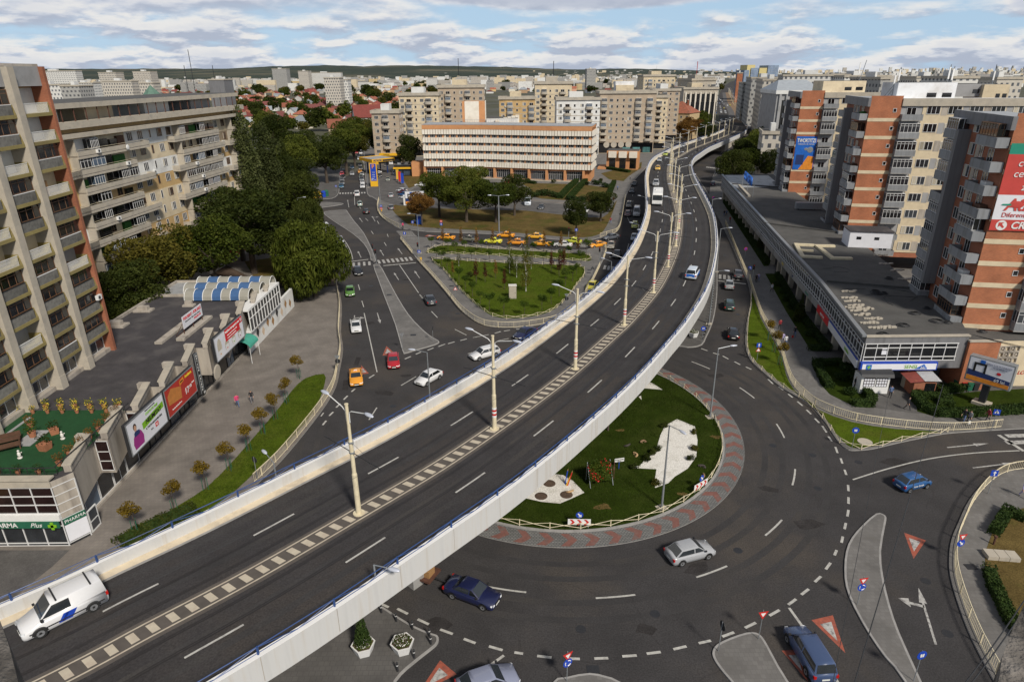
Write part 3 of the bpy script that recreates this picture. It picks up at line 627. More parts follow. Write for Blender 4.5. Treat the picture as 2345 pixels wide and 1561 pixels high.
# dark repair patches and gully grates
m=MB()
for q in [[(816,818),(827,818),(820,838),(809,837)],[(787,870),(800,870),(797,893),(783,893)]]: m.sheet(GP(q),ZM-.002)
for x,y,r in [(1600,1300,1.2),(1480,1440,.9),(1850,1200,1.4),(1760,1120,.8),(880,900,1.1),(930,860,.7),(1000,1430,.9),(2050,1060,1.3),(1640,860,1.0),(845,740,1.0),(1690,560,1.0),(935,640,.9)]:
 gx,gy=G(x,y); m.sheet([(gx+r*(1+.4*math.sin(k*2.3+x))*math.cos(k*.9),gy+r*(.7+.3*math.cos(k*1.7+y))*math.sin(k*.9)) for k in range(7)],ZM-.002)
struct('road_repair',m,['asphalt_patch'])
m=MB(); rk=random.Random(4)
for k in range(30):
 x,y=G(rk.uniform(820,2300),rk.uniform(830,1540)); a=rk.random()*6.28; p=[(x,y)]
 for j in range(rk.randint(4,11)): a+=rk.uniform(-.5,.5); p.append((p[-1][0]+math.cos(a)*.7,p[-1][1]+math.sin(a)*.7))
 ribbon(m,p,.025,ZM-.003)
struct('road_cracks',m,['rail_steel'])
m=MB()
for x,y in [(1860,1042),(1873,1118),(1966,1058),(1330,1440),(1500,1405),(1690,1260),(900,930),(930,745),(850,655),(1690,720),(1660,585),(2120,1330),(2170,1450),(1770,1020)]: gx,gy=G(x,y); m.cyl(gx,gy,ZM-.01,ZM+.002,.38,14)
struct('manhole_covers',m,['metal_dark'])
m=MB()
for x,y,zz in [(2222,1300,KH+.012),(862.6,613,KH+.012),(891.6,676.5,KH+.012),(946.5,768.6,KH+.012),(979,457,KH),(1034,656.5,KH+.012),(978.8,600,KH+.012),(1350,620,KH+.012),(1348,626,KH+.012),(1358,1532,ZM),(2196,962,KH+.012),(1310,672,KH+.012),(710,945,ZM),(1049,718,ZM)]:
 gx,gy=G(x,y); m.box(gx-.42,gx+.42,gy-.32,gy+.32,zz-.01,zz+.012)
struct('drain_grates',m,['metal_dark'])
m=MB()
for q in (2.0,3.7,6.2,7.9):
 e=[(RC[0]+(20.5+q)*math.cos(2*math.pi*k/120),RC[1]+(21.6+q)*math.sin(2*math.pi*k/120)) for k in range(-62,33)]; ribbon(m,e,.6,Z0+.0025)
struct('wheel_tracks',m,['asphalt_wear'])
_T={}
def text(s,size,material,parent,loc,rot=None,xd=None,up=None,name='lettering',depth=.012,align='CENTER',shear=0,bold=0,maxw=None):
 c=bpy.data.curves.new('t','FONT'); c.body=s; c.size=size; c.extrude=depth; c.align_x=align; c.align_y='CENTER'; c.shear=shear; c.offset=bold
 o=bpy.data.objects.new('t',c); COL.objects.link(o); me=bpy.data.meshes.new_from_object(o); bpy.data.objects.remove(o); bpy.data.curves.remove(c)
 me.name=name; me.materials.clear(); me.materials.append(M[material])
 if maxw and len(me.vertices):
  xs_=[v.co.x for v in me.vertices]; w=max(xs_)-min(xs_)
  if w>maxw:
   k=maxw/w
   for v in me.vertices: v.co.x*=k
 q=bpy.data.objects.new(name,me); COL.objects.link(q); q.parent=parent
 xd=Vector(xd or (1,0,0)).normalized(); up=Vector(up or (0,0,1)).normalized(); n=xd.cross(up); m=Matrix.Identity(4)
 for i in range(3): m[i][0]=xd[i]; m[i][1]=up[i]; m[i][2]=n[i]; m[i][3]=loc[i]
 q.matrix_local=m; return q
# ------------------------------------------------------------ flyover
CX=[(-33,18.5,7.1),(-24.7,26.0,7.13),(-21.3,28.9,7.46),(-16.5,33.2,7.78),(-10.7,39.5,7.97),(-6.1,44.7,8.07),(-1.8,50.3,8.17),(3.3,57.7,8.18),(7.4,64.3,8.18),(11.8,72.2,8.15),(14.9,78.0,8.05),(20.8,90.7,7.85),(25.9,104.5,7.65),(31.0,120.5,7.55),(37.1,143.7,7.5),(41.4,165.4,7.5),(44.4,181.9,7.45),(48.7,204.2,7.3),(55.2,232.1,7.0),(61.6,252.9,6.75),(69.8,273.0,6.4),(79.1,295.0,6.0),(90.2,318.5,5.4),(109.5,360.2,4.1),(131.9,410.2,2.4),(150,455,1.0),(166,500,.06)]
CL=sm(CX,5)
def xs(o,zz=0.0,P=None):             # a line at side offset o (+ left) and height zz above the deck
 return [(p[0],p[1],p[2]+zz) for p in offset(P or CL,o)]
_cl=np.array([tuple(p) for p in CL]); _cs=np.concatenate([[0],np.cumsum(np.hypot(*np.diff(_cl[:,:2],axis=0).T))])
def onCL(s,off=0.0,dz=0.0):
 x,y,z=(float(np.interp(s,_cs,_cl[:,k])) for k in range(3)); e=1.5
 a=[float(np.interp(s-e,_cs,_cl[:,k])) for k in (0,1)]; b=[float(np.interp(s+e,_cs,_cl[:,k])) for k in (0,1)]
 h=math.atan2(b[1]-a[1],b[0]-a[0]); return (x-math.sin(h)*off,y+math.cos(h)*off,z+dz),h
CLEN=float(_cs[-1])
def strip(m,o0,z0,o1,z1,mi=0,P=None):
 A=xs(o0,z0,P);B=xs(o1,z1,P)
 for i in range(len(A)-1): m.quad(A[i],B[i],B[i+1],A[i+1],mi)
FLY=thing('flyover','long curving concrete flyover carrying four lanes and tram tracks over the roundabout','overpass')
HW=7.4
m=MB(); strip(m,6.25,0,-6.25,0,0); m.build('road_deck',['asphalt_deck'],FLY)
for s in (1,-1):
 m=MB(); a,b=(6.25,6.95)
 if s>0: strip(m,b,.17,a,.17,0); strip(m,a,.17,a,0,1)
 else: strip(m,-a,.17,-b,.17,0); strip(m,-a,0,-a,.17,1)
 m.build('edge_walk',['cream_strip','kerb'],FLY)
def girder():
 m=MB()
 sec=[(HW-.06,-.02),(HW-.06,-.72),(6.6,-.95),(4.2,-1.35),(3.6,-2.0),(-3.6,-2.0),(-4.2,-1.35),(-6.6,-.95),(-HW+.06,-.72),(-HW+.06,-.02)]
 for (o0,z0),(o1,z1) in zip(sec[:-1],sec[1:]): strip(m,o1,z1,o0,z0,0)
 for idx in (0,len(CL)-1):
  r=[]
  for o,z in sec: r.append(xs(o,z)[idx])
  m.add(r,[tuple(range(len(r)))],0)
 return m
girder().build('girder',['grey_concrete'],FLY)
for s in (1,-1):
 m=MB(); i,o=6.95*s,HW*s
 q=[(i,.17,i,1.0,0),(i,1.0,o,1.0,1),(o,1.0,o,-.9,0),(o,-.9,i,-.9,0)]
 for a,b,c,d,mi in q:
  if s>0: strip(m,a,b,c,d,mi)
  else: strip(m,c,d,a,b,mi)
 # thin cast joints on the outer face
 for p,h in along([tuple(v) for v in xs(o+.0)],4.6,1.0):
  nx,ny=-math.sin(h)*s,math.cos(h)*s
  m.quad((p[0]+nx*.003-math.cos(h)*.02,p[1]+ny*.003-math.sin(h)*.02,p[2]-.75),(p[0]+nx*.003+math.cos(h)*.02,p[1]+ny*.003+math.sin(h)*.02,p[2]-.75),(p[0]+nx*.003+math.cos(h)*.02,p[1]+ny*.003+math.sin(h)*.02,p[2]+.98),(p[0]+nx*.003-math.cos(h)*.02,p[1]+ny*.003-math.sin(h)*.02,p[2]+.98),2)
 m.build('parapet',['white_concrete','cap_white','tan_concrete'],FLY)
 # blue steel railing with crossed bars
 m=MB(); lnr=xs(6.85*s+.32*s,0); st=along([tuple(v) for v in lnr],4.6,1.0)
 for k,(p,h) in enumerate(st):
  m.box(p[0]-.05,p[0]+.05,p[1]-.05,p[1]+.05,p[2]+.95,p[2]+1.55)
 for (p,h),(q,h2) in zip(st[:-1],st[1:]):
  P=lambda a,z:(a[0],a[1],a[2]+z)
  m.tube([P(p,1.52),P(q,1.52)],.035,5);
  mid=tuple((np.array(p)+np.array(q))/2)
  m.tube([P(p,1.50),P(mid,1.06),P(q,1.10)],.028,4); m.tube([P(p,1.10),P(mid,1.06),P(q,1.50)],.028,4)
 m.build('railing',['paint_blue'],FLY)
m=MB()
def deckpiece(m,s0,s1,o0,o1,dz,skew=0.0,n=1):
 for k in range(n):
  a=s0+(s1-s0)*k/n; b=s0+(s1-s0)*(k+1)/n
  m.quad(onCL(a-skew,o0,dz)[0],onCL(b-skew,o0,dz)[0],onCL(b+skew,o1,dz)[0],onCL(a+skew,o1,dz)[0])
for off,st in ((3.55,4.2),(-3.55,6.9)):
 s0=st
 while s0<CLEN-4: deckpiece(m,s0,s0+3.2,off-.075,off+.075,.016,0,3); s0+=9.75
struct('deck_lane_markings',m,['road_paint'])
for o in (5.55,4.25,2.75,-2.75,-4.25,-5.55):
 m=MB(); strip(m,o+.27,.0035,o-.27,.0035,0); m.build('wheel_track',['asphalt_wear'],FLY)
m=MB(); strip(m,.98,.005,-.98,.005,0); m.build('tram_strip',['median_brown'],FLY)
m=MB()
for o in (.64,-.64): strip(m,o+.055,.016,o-.055,.016,0)
s0=.3
while s0<CLEN-2: deckpiece(m,s0,s0+.46,-.43,.43,.016,-.09); s0+=1.1
struct('deck_centre_hatching',m,['hatch_cream'])
m=MB()
for o in (1.55,3.0,-1.55,-3.0):
 strip(m,o+.045,.008,o-.045,.008,0); strip(m,o+.20,.0045,o+.12,.0045,0)
m.build('tram_rails',['rail_steel'],FLY)
# columns and the far abutment
for i in (3,6,10,13,16,19,22,25,29,35,42,50,58,66,74,82,90,96,102,108):
 if i>=len(CL): continue
 p=CL[i]; a=CL[max(i-1,0)]; b=CL[min(i+1,len(CL)-1)]; h=math.atan2(b[1]-a[1],b[0]-a[0])
 if (i not in (10,22,35,50,66,82,96)): continue
 m=MB(); ht=p[2]-2.0
 m.box(-.7,.7,-1.9,1.9,0,ht-.9); m.taper(-.7,.7,-1.9,1.9,ht-.9,ht,1.05,1.8)
 m.build('pier',['grey_concrete'],FLY,loc=(p[0],p[1],0),rz=h)
m=MB()
ab=[p for p in CL if p[1]>338]
for s in (1,-1):
 A=offset(ab,6.9*s)
 for i in range(len(A)-1):
  q=[(A[i][0],A[i][1],-.02),(A[i+1][0],A[i+1][1],-.02),(A[i+1][0],A[i+1][1],max(A[i+1][2]-.6,0)),(A[i][0],A[i][1],max(A[i][2]-.6,0))]
  m.quad(*(q if s<0 else q[::-1]))
a0=offset(ab,6.9)[0];a1=offset(ab,-6.9)[0]
m.quad((a0[0],a0[1],0),(a1[0],a1[1],0),(a1[0],a1[1],a1[2]-.6),(a0[0],a0[1],a0[2]-.6)); m.build('ramp_wall',['pale_concrete'],FLY)
# widening road on the ground beyond the ramp: brown median with tracks
bm=sm(GP([(1692,281),(1697,268),(1695,258),(1686,246),(1676,234),(1672,222),(1668,212)]),4)
m=MB(); ribbon(m,bm,22,Z0+.004,1); ribbon(m,bm,11,Z0+.010,0)
struct('tram_median',m,['ground_brown' if 'ground_brown' in M else 'median_brown','asphalt_old'])
# ------------------------------------------------------------ vehicles
# local frame: +x forward, +y left, origin on the road under the middle of the car
KINDS=dict(
 hatch=dict(L=4.05,W=1.70,H=1.44,a=.25,b=.42,c=.78,d=.94,belt=.93,nose=.66,tail=.98),
 mini=dict(L=3.5,W=1.50,H=1.48,a=.20,b=.38,c=.80,d=.96,belt=.95,nose=.68,tail=.98),
 sedan=dict(L=4.35,W=1.72,H=1.43,a=.27,b=.43,c=.68,d=.83,belt=.93,nose=.66,tail=1.0),
 old=dict(L=4.35,W=1.64,H=1.42,a=.30,b=.42,c=.66,d=.78,belt=.90,nose=.72,tail=.92),
 wagon=dict(L=4.45,W=1.72,H=1.50,a=.25,b=.40,c=.90,d=.985,belt=.95,nose=.67,tail=.98),
 suv=dict(L=4.5,W=1.82,H=1.70,a=.25,b=.39,c=.88,d=.97,belt=1.08,nose=.85,tail=1.12),
 van=dict(L=4.25,W=1.75,H=1.84,a=.19,b=.37,c=.955,d=.99,belt=1.02,nose=.72,tail=1.05,panel=1),
 kombi=dict(L=4.45,W=1.74,H=1.66,a=.23,b=.38,c=.93,d=.985,belt=1.0,nose=.72,tail=1.02),
 cargo=dict(L=4.5,W=1.80,H=1.86,a=.215,b=.39,c=.965,d=.992,belt=1.04,nose=.76,tail=1.08,panel=1),
 minibus=dict(L=5.6,W=1.98,H=2.45,a=.13,b=.24,c=.965,d=.99,belt=1.25,nose=.98,tail=1.3),
 pickup=dict(L=4.6,W=1.66,H=1.52,a=.24,b=.36,c=.50,d=.55,belt=.92,nose=.70,tail=.90,bed=1))
_CARM={}
def _body(p,m):
 L,W,H=p['L'],p['W'],p['H']; w=W/2; X=lambda f:L/2-f*L; a,b,c,d=p['a'],p['b'],p['c'],p['d']; bl=p['belt']; zn=p['nose']; zt=p['tail']
 st=[(0.0,.78,.34,zn-.18),(.012,.90,.24,zn-.06),(.045,.96,.20,zn+.0),(.12,.99,.19,zn+.09),(a-.01,1.0,.19,bl-.01),(.5,1.0,.19,bl),(d-.02,1.0,.19,bl+.02),(min(d+.03,.955),.99,.2,zt-.02),(.975,.95,.22,zt-.05),(.993,.90,.26,zt-.14),(1.0,.80,.36,zt-.30)]
 if d>.93: st=st[:7]+[(.965,.98,.2,zt),(.988,.93,.22,zt-.05),(1.0,.85,.32,zt-.20)]
 v=[];f=[];mi=[]
 R=13
 for fr,k,z0,z1 in st:
  ww=w*k; h=z1-z0
  half=[(0,z0),(.84*ww,z0),(.97*ww,z0+.10*h),(ww,z0+.42*h),(.985*ww,z0+.74*h),(.92*ww,z0+.95*h),(0,z1+.015)]
  ring=[(y,z) for y,z in half]+[(-y,z) for y,z in half[-2:0:-1]]
  v+=[(X(fr),y,z) for y,z in ring]; R=len(ring)
 for i in range(len(st)-1):
  for k in range(R):
   q=(i*R+k,(i+1)*R+k,(i+1)*R+(k+1)%R,i*R+(k+1)%R); f.append(q)
   mi.append(1 if k in (0,1,R-1,R-2) else 0)
 f.append(tuple(range(R))); mi.append(0); f.append(tuple(range(len(v)-1,len(v)-1-R,-1))); mi.append(0)
 m.add(v,f,mi)
 # greenhouse
 wb=.93*w; wr=.76*w if H<1.8 else .86*w; zr=H-.03; z0=bl-.04
 x0,x1,x2,x3=X(a),X(b),X(c),X(d)
 v=[(x0,-wb*.95,z0),(x0,wb*.95,z0),(x3,wb*.94,z0),(x3,-wb*.94,z0),(x1,-wr*.95,zr-.03),(x1,wr*.95,zr-.03),(x2,wr*.95,zr-.03),(x2,-wr*.95,zr-.03),
       (x1-.12*(x1-x2),-wr*.8,zr+.012),(x1-.12*(x1-x2),wr*.8,zr+.012),(x2+.12*(x1-x2),wr*.8,zr+.012),(x2+.12*(x1-x2),-wr*.8,zr+.012)]
 f=[(0,4,5,1),(1,5,6,2),(2,6,7,3),(3,7,4,0),(4,8,9,5),(5,9,10,6),(6,10,11,7),(7,11,8,4),(8,11,10,9)]
 m.add(v,f,0)
 if p.get('bed'):
  m.box(X(.98),X(.58),-.68,.68,.86,.905,1)
 return dict(wb=wb,wr=wr,zr=zr,z0=z0,X=X,x=(x0,x1,x2,x3),w=w)
def _glass(p,g,which,m,mi=0):
 x0,x1,x2,x3=g['x']; wb,wr,zr,z0=g['wb']*.95,g['wr']*.95,g['zr']-.03,g['z0']; e=.014
 def L3(a,b,t): return tuple(a[i]+(b[i]-a[i])*t for i in range(3))
 if which in('windscreen','rear_window'):
  xb,xt=(x0,x1) if which=='windscreen' else (x3,x2); sg=1 if which=='windscreen' else -1
  if which=='rear_window' and p.get('panel'): pass
  A=(xb,-wb,z0);B=(xb,wb,z0);C=(xt,wr,zr);D=(xt,-wr,zr)
  q=[L3(A,D,.10),L3(B,C,.10),L3(B,C,.94),L3(A,D,.94)]
  q=[(x+sg*e,y*.90,z+e*.6) for x,y,z in q]
  m.quad(*(q if sg>0 else q[::-1]),mi); return
 s=1 if which[1]=='l' else -1; fr=which[0]=='f'
 def S(x,t): return (x,s*(wb+(wr-wb)*t+e),z0+(zr-z0)*t)
 xp=(x0+x2)/2+.02 if not p.get('bed') else x2+.10
 if fr: xa=x0-.06; q=[S(xa-(.10)*(x0-x1),.13),S(xp+.04,.13),S(xp+.04,.88),S(x0+(x1-x0)*.88-.07,.88)]
 else:
  rl=x3 if p['d']<.93 else x3+.12
  q=[S(xp-.04,.13),S(x3+(x2-x3)*.13+.10,.13),S(x3+(x2-x3)*.88+.07,.88),S(xp-.04,.88)]
  if q[1][0]>q[0][0]-.1: return
 m.quad(*(q if s<0 else q[::-1]),mi)
def _wheel(m,x,y,s,r=.31,mi=(0,1)):
 n=14
 for (ra,wa,mm) in ((r,.10,mi[0]),):
  v=[(x+ra*math.cos(6.2832*k/n),y-wa,r+ra*math.sin(6.2832*k/n)) for k in range(n)]+[(x+ra*math.cos(6.2832*k/n),y+wa,r+ra*math.sin(6.2832*k/n)) for k in range(n)]
  m.add(v,[(k,n+k,n+(k+1)%n,(k+1)%n) for k in range(n)]+[tuple(range(n)),tuple(range(2*n-1,n-1,-1))],mm)
 yy=y+s*.112; rr=r*.62
 v=[(x+rr*math.cos(6.2832*k/10),yy,r+rr*math.sin(6.2832*k/10)) for k in range(10)]+[(x,yy-s*.02,r)]
 m.add(v,[((k,(k+1)%10,10) if s<0 else ((k+1)%10,k,10)) for k in range(10)],mi[1])
def car_meshes(kind):
 if kind in _CARM: return _CARM[kind]
 p=KINDS[kind]; P=[]; m=MB(); g=_body(p,m); X=g['X']; w=g['w']
 r=.30 if p['H']<1.6 else .34
 if kind=='mini': r=.27
 fx,rx=X(.19),X(.80 if not p.get('bed') else .78)
 if kind=='minibus': fx,rx=X(.17),X(.76)
 for xx in (fx,rx):
  for s in (1,-1):
   n=12; y=s*(w*.985+.012); rr=r+.075
   v=[(xx+rr*math.cos(math.pi*k/n),y,r+rr*math.sin(math.pi*k/n)) for k in range(n+1)]+[(xx+rr*math.cos(math.pi*k/n),y-s*.12,r+rr*math.sin(math.pi*k/n)) for k in range(n+1)]
   f=[tuple(range(n+1)) if s<0 else tuple(range(n,-1,-1))]; f+=[(k,k+1,n+2+k,n+1+k) for k in range(n)]
   m.add(v,f,1)
 P.append(('body',m,['car_paint','car_trim'],True))
 for wn in ('windscreen','rear_window'):
  q=MB(); _glass(p,g,wn,q);
  if not(wn=='rear_window' and False): P.append((wn,q,['car_glass'],False))
 for wn in ('fl','fr','rl','rr'):
  if p.get('panel') and wn[0]=='r': continue
  q=MB(); _glass(p,g,wn,q)
  if q.f: P.append(('side_window',q,['car_glass'],False))
 for xx in (fx,rx):
  for s in (1,-1):
   q=MB(); _wheel(q,xx,s*(w-.085),s,r); P.append(('wheel',q,['tyre','rim'],False))
 zn=p['nose']; zt=p['tail']
 for s in (1,-1):
  q=MB(); q.add([(X(.0)+.012,s*w*.50,zn-.15),(X(.0)+.012,s*w*.76,zn-.15),(X(.03),s*w*.955,zn-.10),(X(.045),s*w*.93,zn+.02),(X(.012)+.012,s*w*.80,zn-.02),(X(.008)+.012,s*w*.52,zn-.04)],[tuple(range(6)) if s>0 else tuple(range(5,-1,-1))]); P.append(('headlight',q,['headlight'],False))
  q=MB(); q.box(X(1.0)-.012,X(.97),s*w*.86-.09,s*w*.86+.09,zt-.36,zt-.14); P.append(('taillight',q,['taillight'],False))
  q=MB(); q.box(g['x'][0]-.18,g['x'][0]-.04,s*(g['wb']+.02)-.02,s*(g['wb']+.17)+.02,p['belt']+.02,p['belt']+.14); P.append(('mirror',q,['car_trim'],False))
 for x,z in ((X(0)+.012,.42),(X(1)-.012,.55 if p['H']<2 else .7)):
  q=MB(); q.box(x-.012,x+.012,-.26,.26,z-.055,z+.055); P.append(('number_plate',q,['plate'],False))
 q=MB(); q.box(X(0)-.02,X(0)+.016,-w*.42,w*.42,zn-.17,zn-.06); P.append(('grille',q,['car_trim'],False))
 if p.get('bed'):
  q=MB();
  for yy in (-.75,.75): q.box(X(.97),X(.57),yy-.04,yy+.04,.86,.98)
  q.tube([(X(.56),-.7,.9),(X(.56),-.6,1.45),(X(.56),.6,1.45),(X(.56),.7,.9)],.035); P.append(('bed_rail',q,['paint_white'],False))
 res=[(n,q.mesh(n,mt,sm_)) for n,q,mt,sm_ in P]
 # one merged mesh for cars too small to show their parts
 allm=MB(); mats=[]
 for n,q,mt,_ in P:
  idx=[]
  for a in mt:
   if a not in mats: mats.append(a)
   idx.append(mats.index(a))
  allm.add(q.v,q.f,[idx[i] for i in q.m])
 _CARM[kind]=(res,allm.mesh(kind+'_car',mats)); return _CARM[kind]
_sign=None
def _taxi_sign():
 global _sign
 if _sign is None: m=MB(); m.taper(-.09,.09,-.22,.22,0,.13,.7,.85,0); m.box(-.095,.095,-.15,.15,.02,.06,1); _sign=m.mesh('roof_sign',['paint_white','paint_red'])
 return _sign
CATS=dict(cargo='van',hatch='car',mini='car',sedan='car',old='car',wagon='car',suv='car',van='van',kombi='car',minibus='minibus',pickup='pickup truck')
NAMES=dict(cargo='panel_van',hatch='hatchback_car',mini='small_car',sedan='sedan_car',old='sedan_car',wagon='estate_car',suv='off_road_car',van='panel_van',kombi='estate_car',minibus='minibus',pickup='pickup_truck')
def car(kind,color,rear,front,label,side=0,z=None,taxi=False,detail=True,group=None,deck=False,world=False):
 p=KINDS[kind]
 if world: A,B=rear,front
 else:
  z_=z if z is not None else 0
  A,B=G(*rear,z_),G(*front,z_)
 h=math.atan2(B[1]-A[1],B[0]-A[0]); cx,cy=(A[0]+B[0])/2,(A[1]+B[1])/2
 if side: cx+=math.sin(h)*side*(p['W']/2-.08); cy-=math.cos(h)*side*(p['W']/2-.08)
 zz=(z if z is not None else 0)
 if zz<1: zz=zz+Z0+.004
 loc=(cx,cy,zz); parts,merged=car_meshes(kind)
 name='taxi' if taxi else NAMES[kind]; cat='taxi' if taxi else CATS[kind]
 if not detail:
  o=put(merged,name,None,loc,h,color); return tag(o,label,cat,group)
 t=thing(name,label,cat,loc,h,group)
 for n,me in parts: put(me,n,t,color=color)
 if taxi: put(_taxi_sign(),'roof_sign',t,(-.1,0,p['H']-.02))
 return t
def deckz(x,y):
 d=(_cl[:,0]-x)**2+(_cl[:,1]-y)**2; return float(_cl[int(np.argmin(d)),2])
def dcar(kind,color,rear,front,label,side=0,**k):
 z=7.8
 for _ in range(3): x,y=G(*rear,z); z=deckz(x,y)
 return car(kind,color,rear,front,label,side,z=z+.012,**k)
WHITE=(.70,.70,.71);SILV=(.36,.37,.39);GREY=(.13,.135,.15);DGREY=(.055,.06,.07);BLACK=(.015,.015,.018);RED=(.42,.012,.02);NAVY=(.012,.016,.06);BLUE=(.02,.09,.25);ORANGE=(.80,.33,.02);YEL=(.72,.62,.05);GREEN=(.10,.24,.045);DGREEN=(.03,.06,.05);BEIGE=(.30,.27,.22);MAROON=(.12,.02,.03);SBLUE=(.14,.17,.24)
# near junction
vw=dcar('cargo',WHITE,(221.7,1395.5),(93.5,1459.6),'white panel van with blue stripes on its side, driving down the flyover nearest the viewer',1)
vw.name='panel_van'; vw['category']='van'
m=MB()
for x0,w_ in ((.15,.32),(-.25,.55)): m.add([(x0,.912,.42),(x0+w_,.912,.42),(x0+w_-.35,.905,.92),(x0-.35,.905,.92)],[(0,3,2,1)])
m.build('blue_stripe',['sign_blue'],vw)
for x0 in (-1.55,.25): m=MB(); m.box(x0-.04,x0+.04,-.74,.74,1.86,1.92); m.build('roof_bar',['car_trim'],vw)
m=MB(); m.box(-2.0,1.9,.895,.912,.50,.58); m.build('side_trim',['car_trim'],vw)
car('hatch',SILV,(1559,1296.5),(1622,1280),'silver three door hatchback driving round the roundabout, arm out of its window',-1)
t=car('mini',BLUE,(2079,1129),(2122.4,1117.8),'small bright blue hatchback with white lettering on its side',-1)
text('Auto Scoala',.26,'paint_white',t,(-.1,-.775,.62))
car('sedan',NAVY,(1036.9,1371),(1104.8,1396.7),'dark navy sedan towing a trailer out from under the flyover',-1)
car('kombi',(.05,.08,.17),(1850,1553),(1800,1466),'dark blue estate car with roof rails waiting beside a give way triangle',1)
car('hatch',(.22,.24,.33),(1075,1590),(1160,1560),'silver blue car half cut off at the bottom edge of the photo',0)
car('hatch',WHITE,(1008.2,867),(976,885.2),'clean white five door hatchback beside the flyover railing',1)
car('wagon',WHITE,(1135.5,816),(1097.8,826.2),'white estate car with roof rails close to the flyover parapet',1)
car('sedan',NAVY,(1232,762),(1190,784),'dark blue car partly hidden behind the flyover parapet',1)
car('hatch',RED,(900,820),(903,849),'bright red hatchback entering the roundabout next to a painted triangle')
car('sedan',ORANGE,(815,856),(817.5,888),'orange taxi sedan entering the roundabout near the cream railing',taxi=True)
car('pickup',WHITE,(813.9,738.7),(817.7,769.5),'white pickup truck driving towards the roundabout')
car('hatch',GREEN,(801.5,663),(802.9,685),'light green hatchback behind the white pickup')
car('hatch',BLACK,(816,618),(824,636),'black hatchback just past the zebra crossing on the left carriageway')
car('sedan',(.30,.31,.36),(775.4,546.5),(781.8,562),'silver sedan in the curve before the zebra crossing')
car('van',WHITE,(740.9,519.6),(752.4,535),'white small van with a yellow rear wing in the left curve')
car('hatch',YEL,(708.8,496.6),(716.5,506.8),'yellow taxi with red bumper beside the billboard edge',taxi=True)
car('sedan',DGREY,(990.6,702.8),(979,683.6),'dark grey sedan driving away between median and park')
car('hatch',BLACK,(840.8,492.7),(836.9,483.8),'black hatchback driving away towards the far junction')
car('sedan',(.30,.38,.34),(825.4,476),(823.3,466.6),'pale green sedan driving away behind a white van')
car('van',WHITE,(818.2,454.3),(817.7,442.8),'white panel van at the far zebra crossing')
car('hatch',BLACK,(705,460.7),(717.8,469.7),'black car turning beside the small traffic island')
car('kombi',GREY,(667.8,451.7),(688,453.8),'grey people carrier coming out of the side street on the left')
car('hatch',GREY,(899,486),(892,473),'grey hatchback standing on the pavement by the petrol station exit')
car('sedan',SILV,(896,456),(895,447),'silver sedan parked alone beside the white kiosk')
for i,(c,x,y,l) in enumerate([(WHITE,920,440,'white car furthest back in the slanted row beside the kiosk'),(MAROON,922,444.5,'dark red car in the slanted row beside the kiosk'),(BLUE,925,449,'blue car in the slanted row beside the kiosk'),((.55,.57,.62),927,456,'white car nearest the kiosk in the slanted row')]):
 car('hatch',c,(x+9,y+1),(x-9,y-1),l,group='cars parked beside the kiosk')
car('sedan',(.25,.26,.22),(889.5,410),(888,418),'greenish grey sedan leaving the petrol station')
car('sedan',WHITE,(870,392),(870,399),'white sedan queueing at the petrol pumps',detail=False)
car('sedan',BLACK,(869.5,401),(869.5,409),'black sedan behind the white one at the petrol pumps')
car('suv',WHITE,(895,373),(896,381),'white off-road car standing under the petrol station canopy',detail=False)
car('hatch',DGREY,(885,378),(885,386),'dark car under the petrol station canopy beside the white off-road car',detail=False)
car('sedan',WHITE,(978,426.5),(949,427),'white sedan parked along the hotel drive')
car('suv',BLACK,(1038,411),(1058,414.5),'black off-road car parked in front of the hotel entrance')
car('van',(.30,.02,.03),(1175,423),(1153,421.5),'dark red van parked on the hotel drive')
car('suv',WHITE,(982,463),(974,472),'white car half hidden behind the brown tree')
car('minibus',(.50,.55,.62),(1210,462),(1207.5,477),'silver blue high roof van in the hotel car park')
car('hatch',DGREY,(1243,473),(1236,484),'dark grey car in the hotel car park')
car('hatch',WHITE,(1309,477),(1301,487),'white car in the car park behind the round tree')
car('hatch',WHITE,(1347,479),(1335,492),'white hatchback in the car park between the two round trees')
# taxi rank, in two rows beside the park
TR=[('sedan',ORANGE,(1034.9,551),(1004,549.4),'orange taxi at the left end of the rank',1),('sedan',(.16,.16,.13),(1081.8,555),(1060,553),'grey green taxi standing second in the rank',1),('sedan',(.78,.75,.06),(1138.3,559.4),(1114.8,558),'lemon yellow taxi with white bumpers in the near row',1),('sedan',ORANGE,(1169,545.6),(1144.7,544.5),'orange taxi in the far row next to the tall lamp post',1),('sedan',(.78,.30,.03),(1194.8,562),(1169.9,561),'deep orange taxi in the near row behind the lemon yellow one',1),('sedan',(.80,.42,.04),(1236,548.4),(1213.6,547.3),'golden yellow taxi in the far row',1),('sedan',(.80,.36,.03),(1250,565),(1226.8,563.7),'orange taxi in the near row in front of the white one',1),('sedan',(.60,.60,.58),(1299,567.5),(1276.9,566.5),'white and silver taxi in the near row',1),('hatch',(.62,.66,.06),(1318.5,560),(1298,556.5),'yellow green hatchback taxi with a dark box on its roof',1),('sedan',ORANGE,(1382.4,565.8),(1361.8,568.6),'orange taxi turning into the rank at its right end',1)]
for k,c,a,b,l,s in TR: car(k,c,a,b,l,s,taxi=True,group='taxis on the rank beside the park')
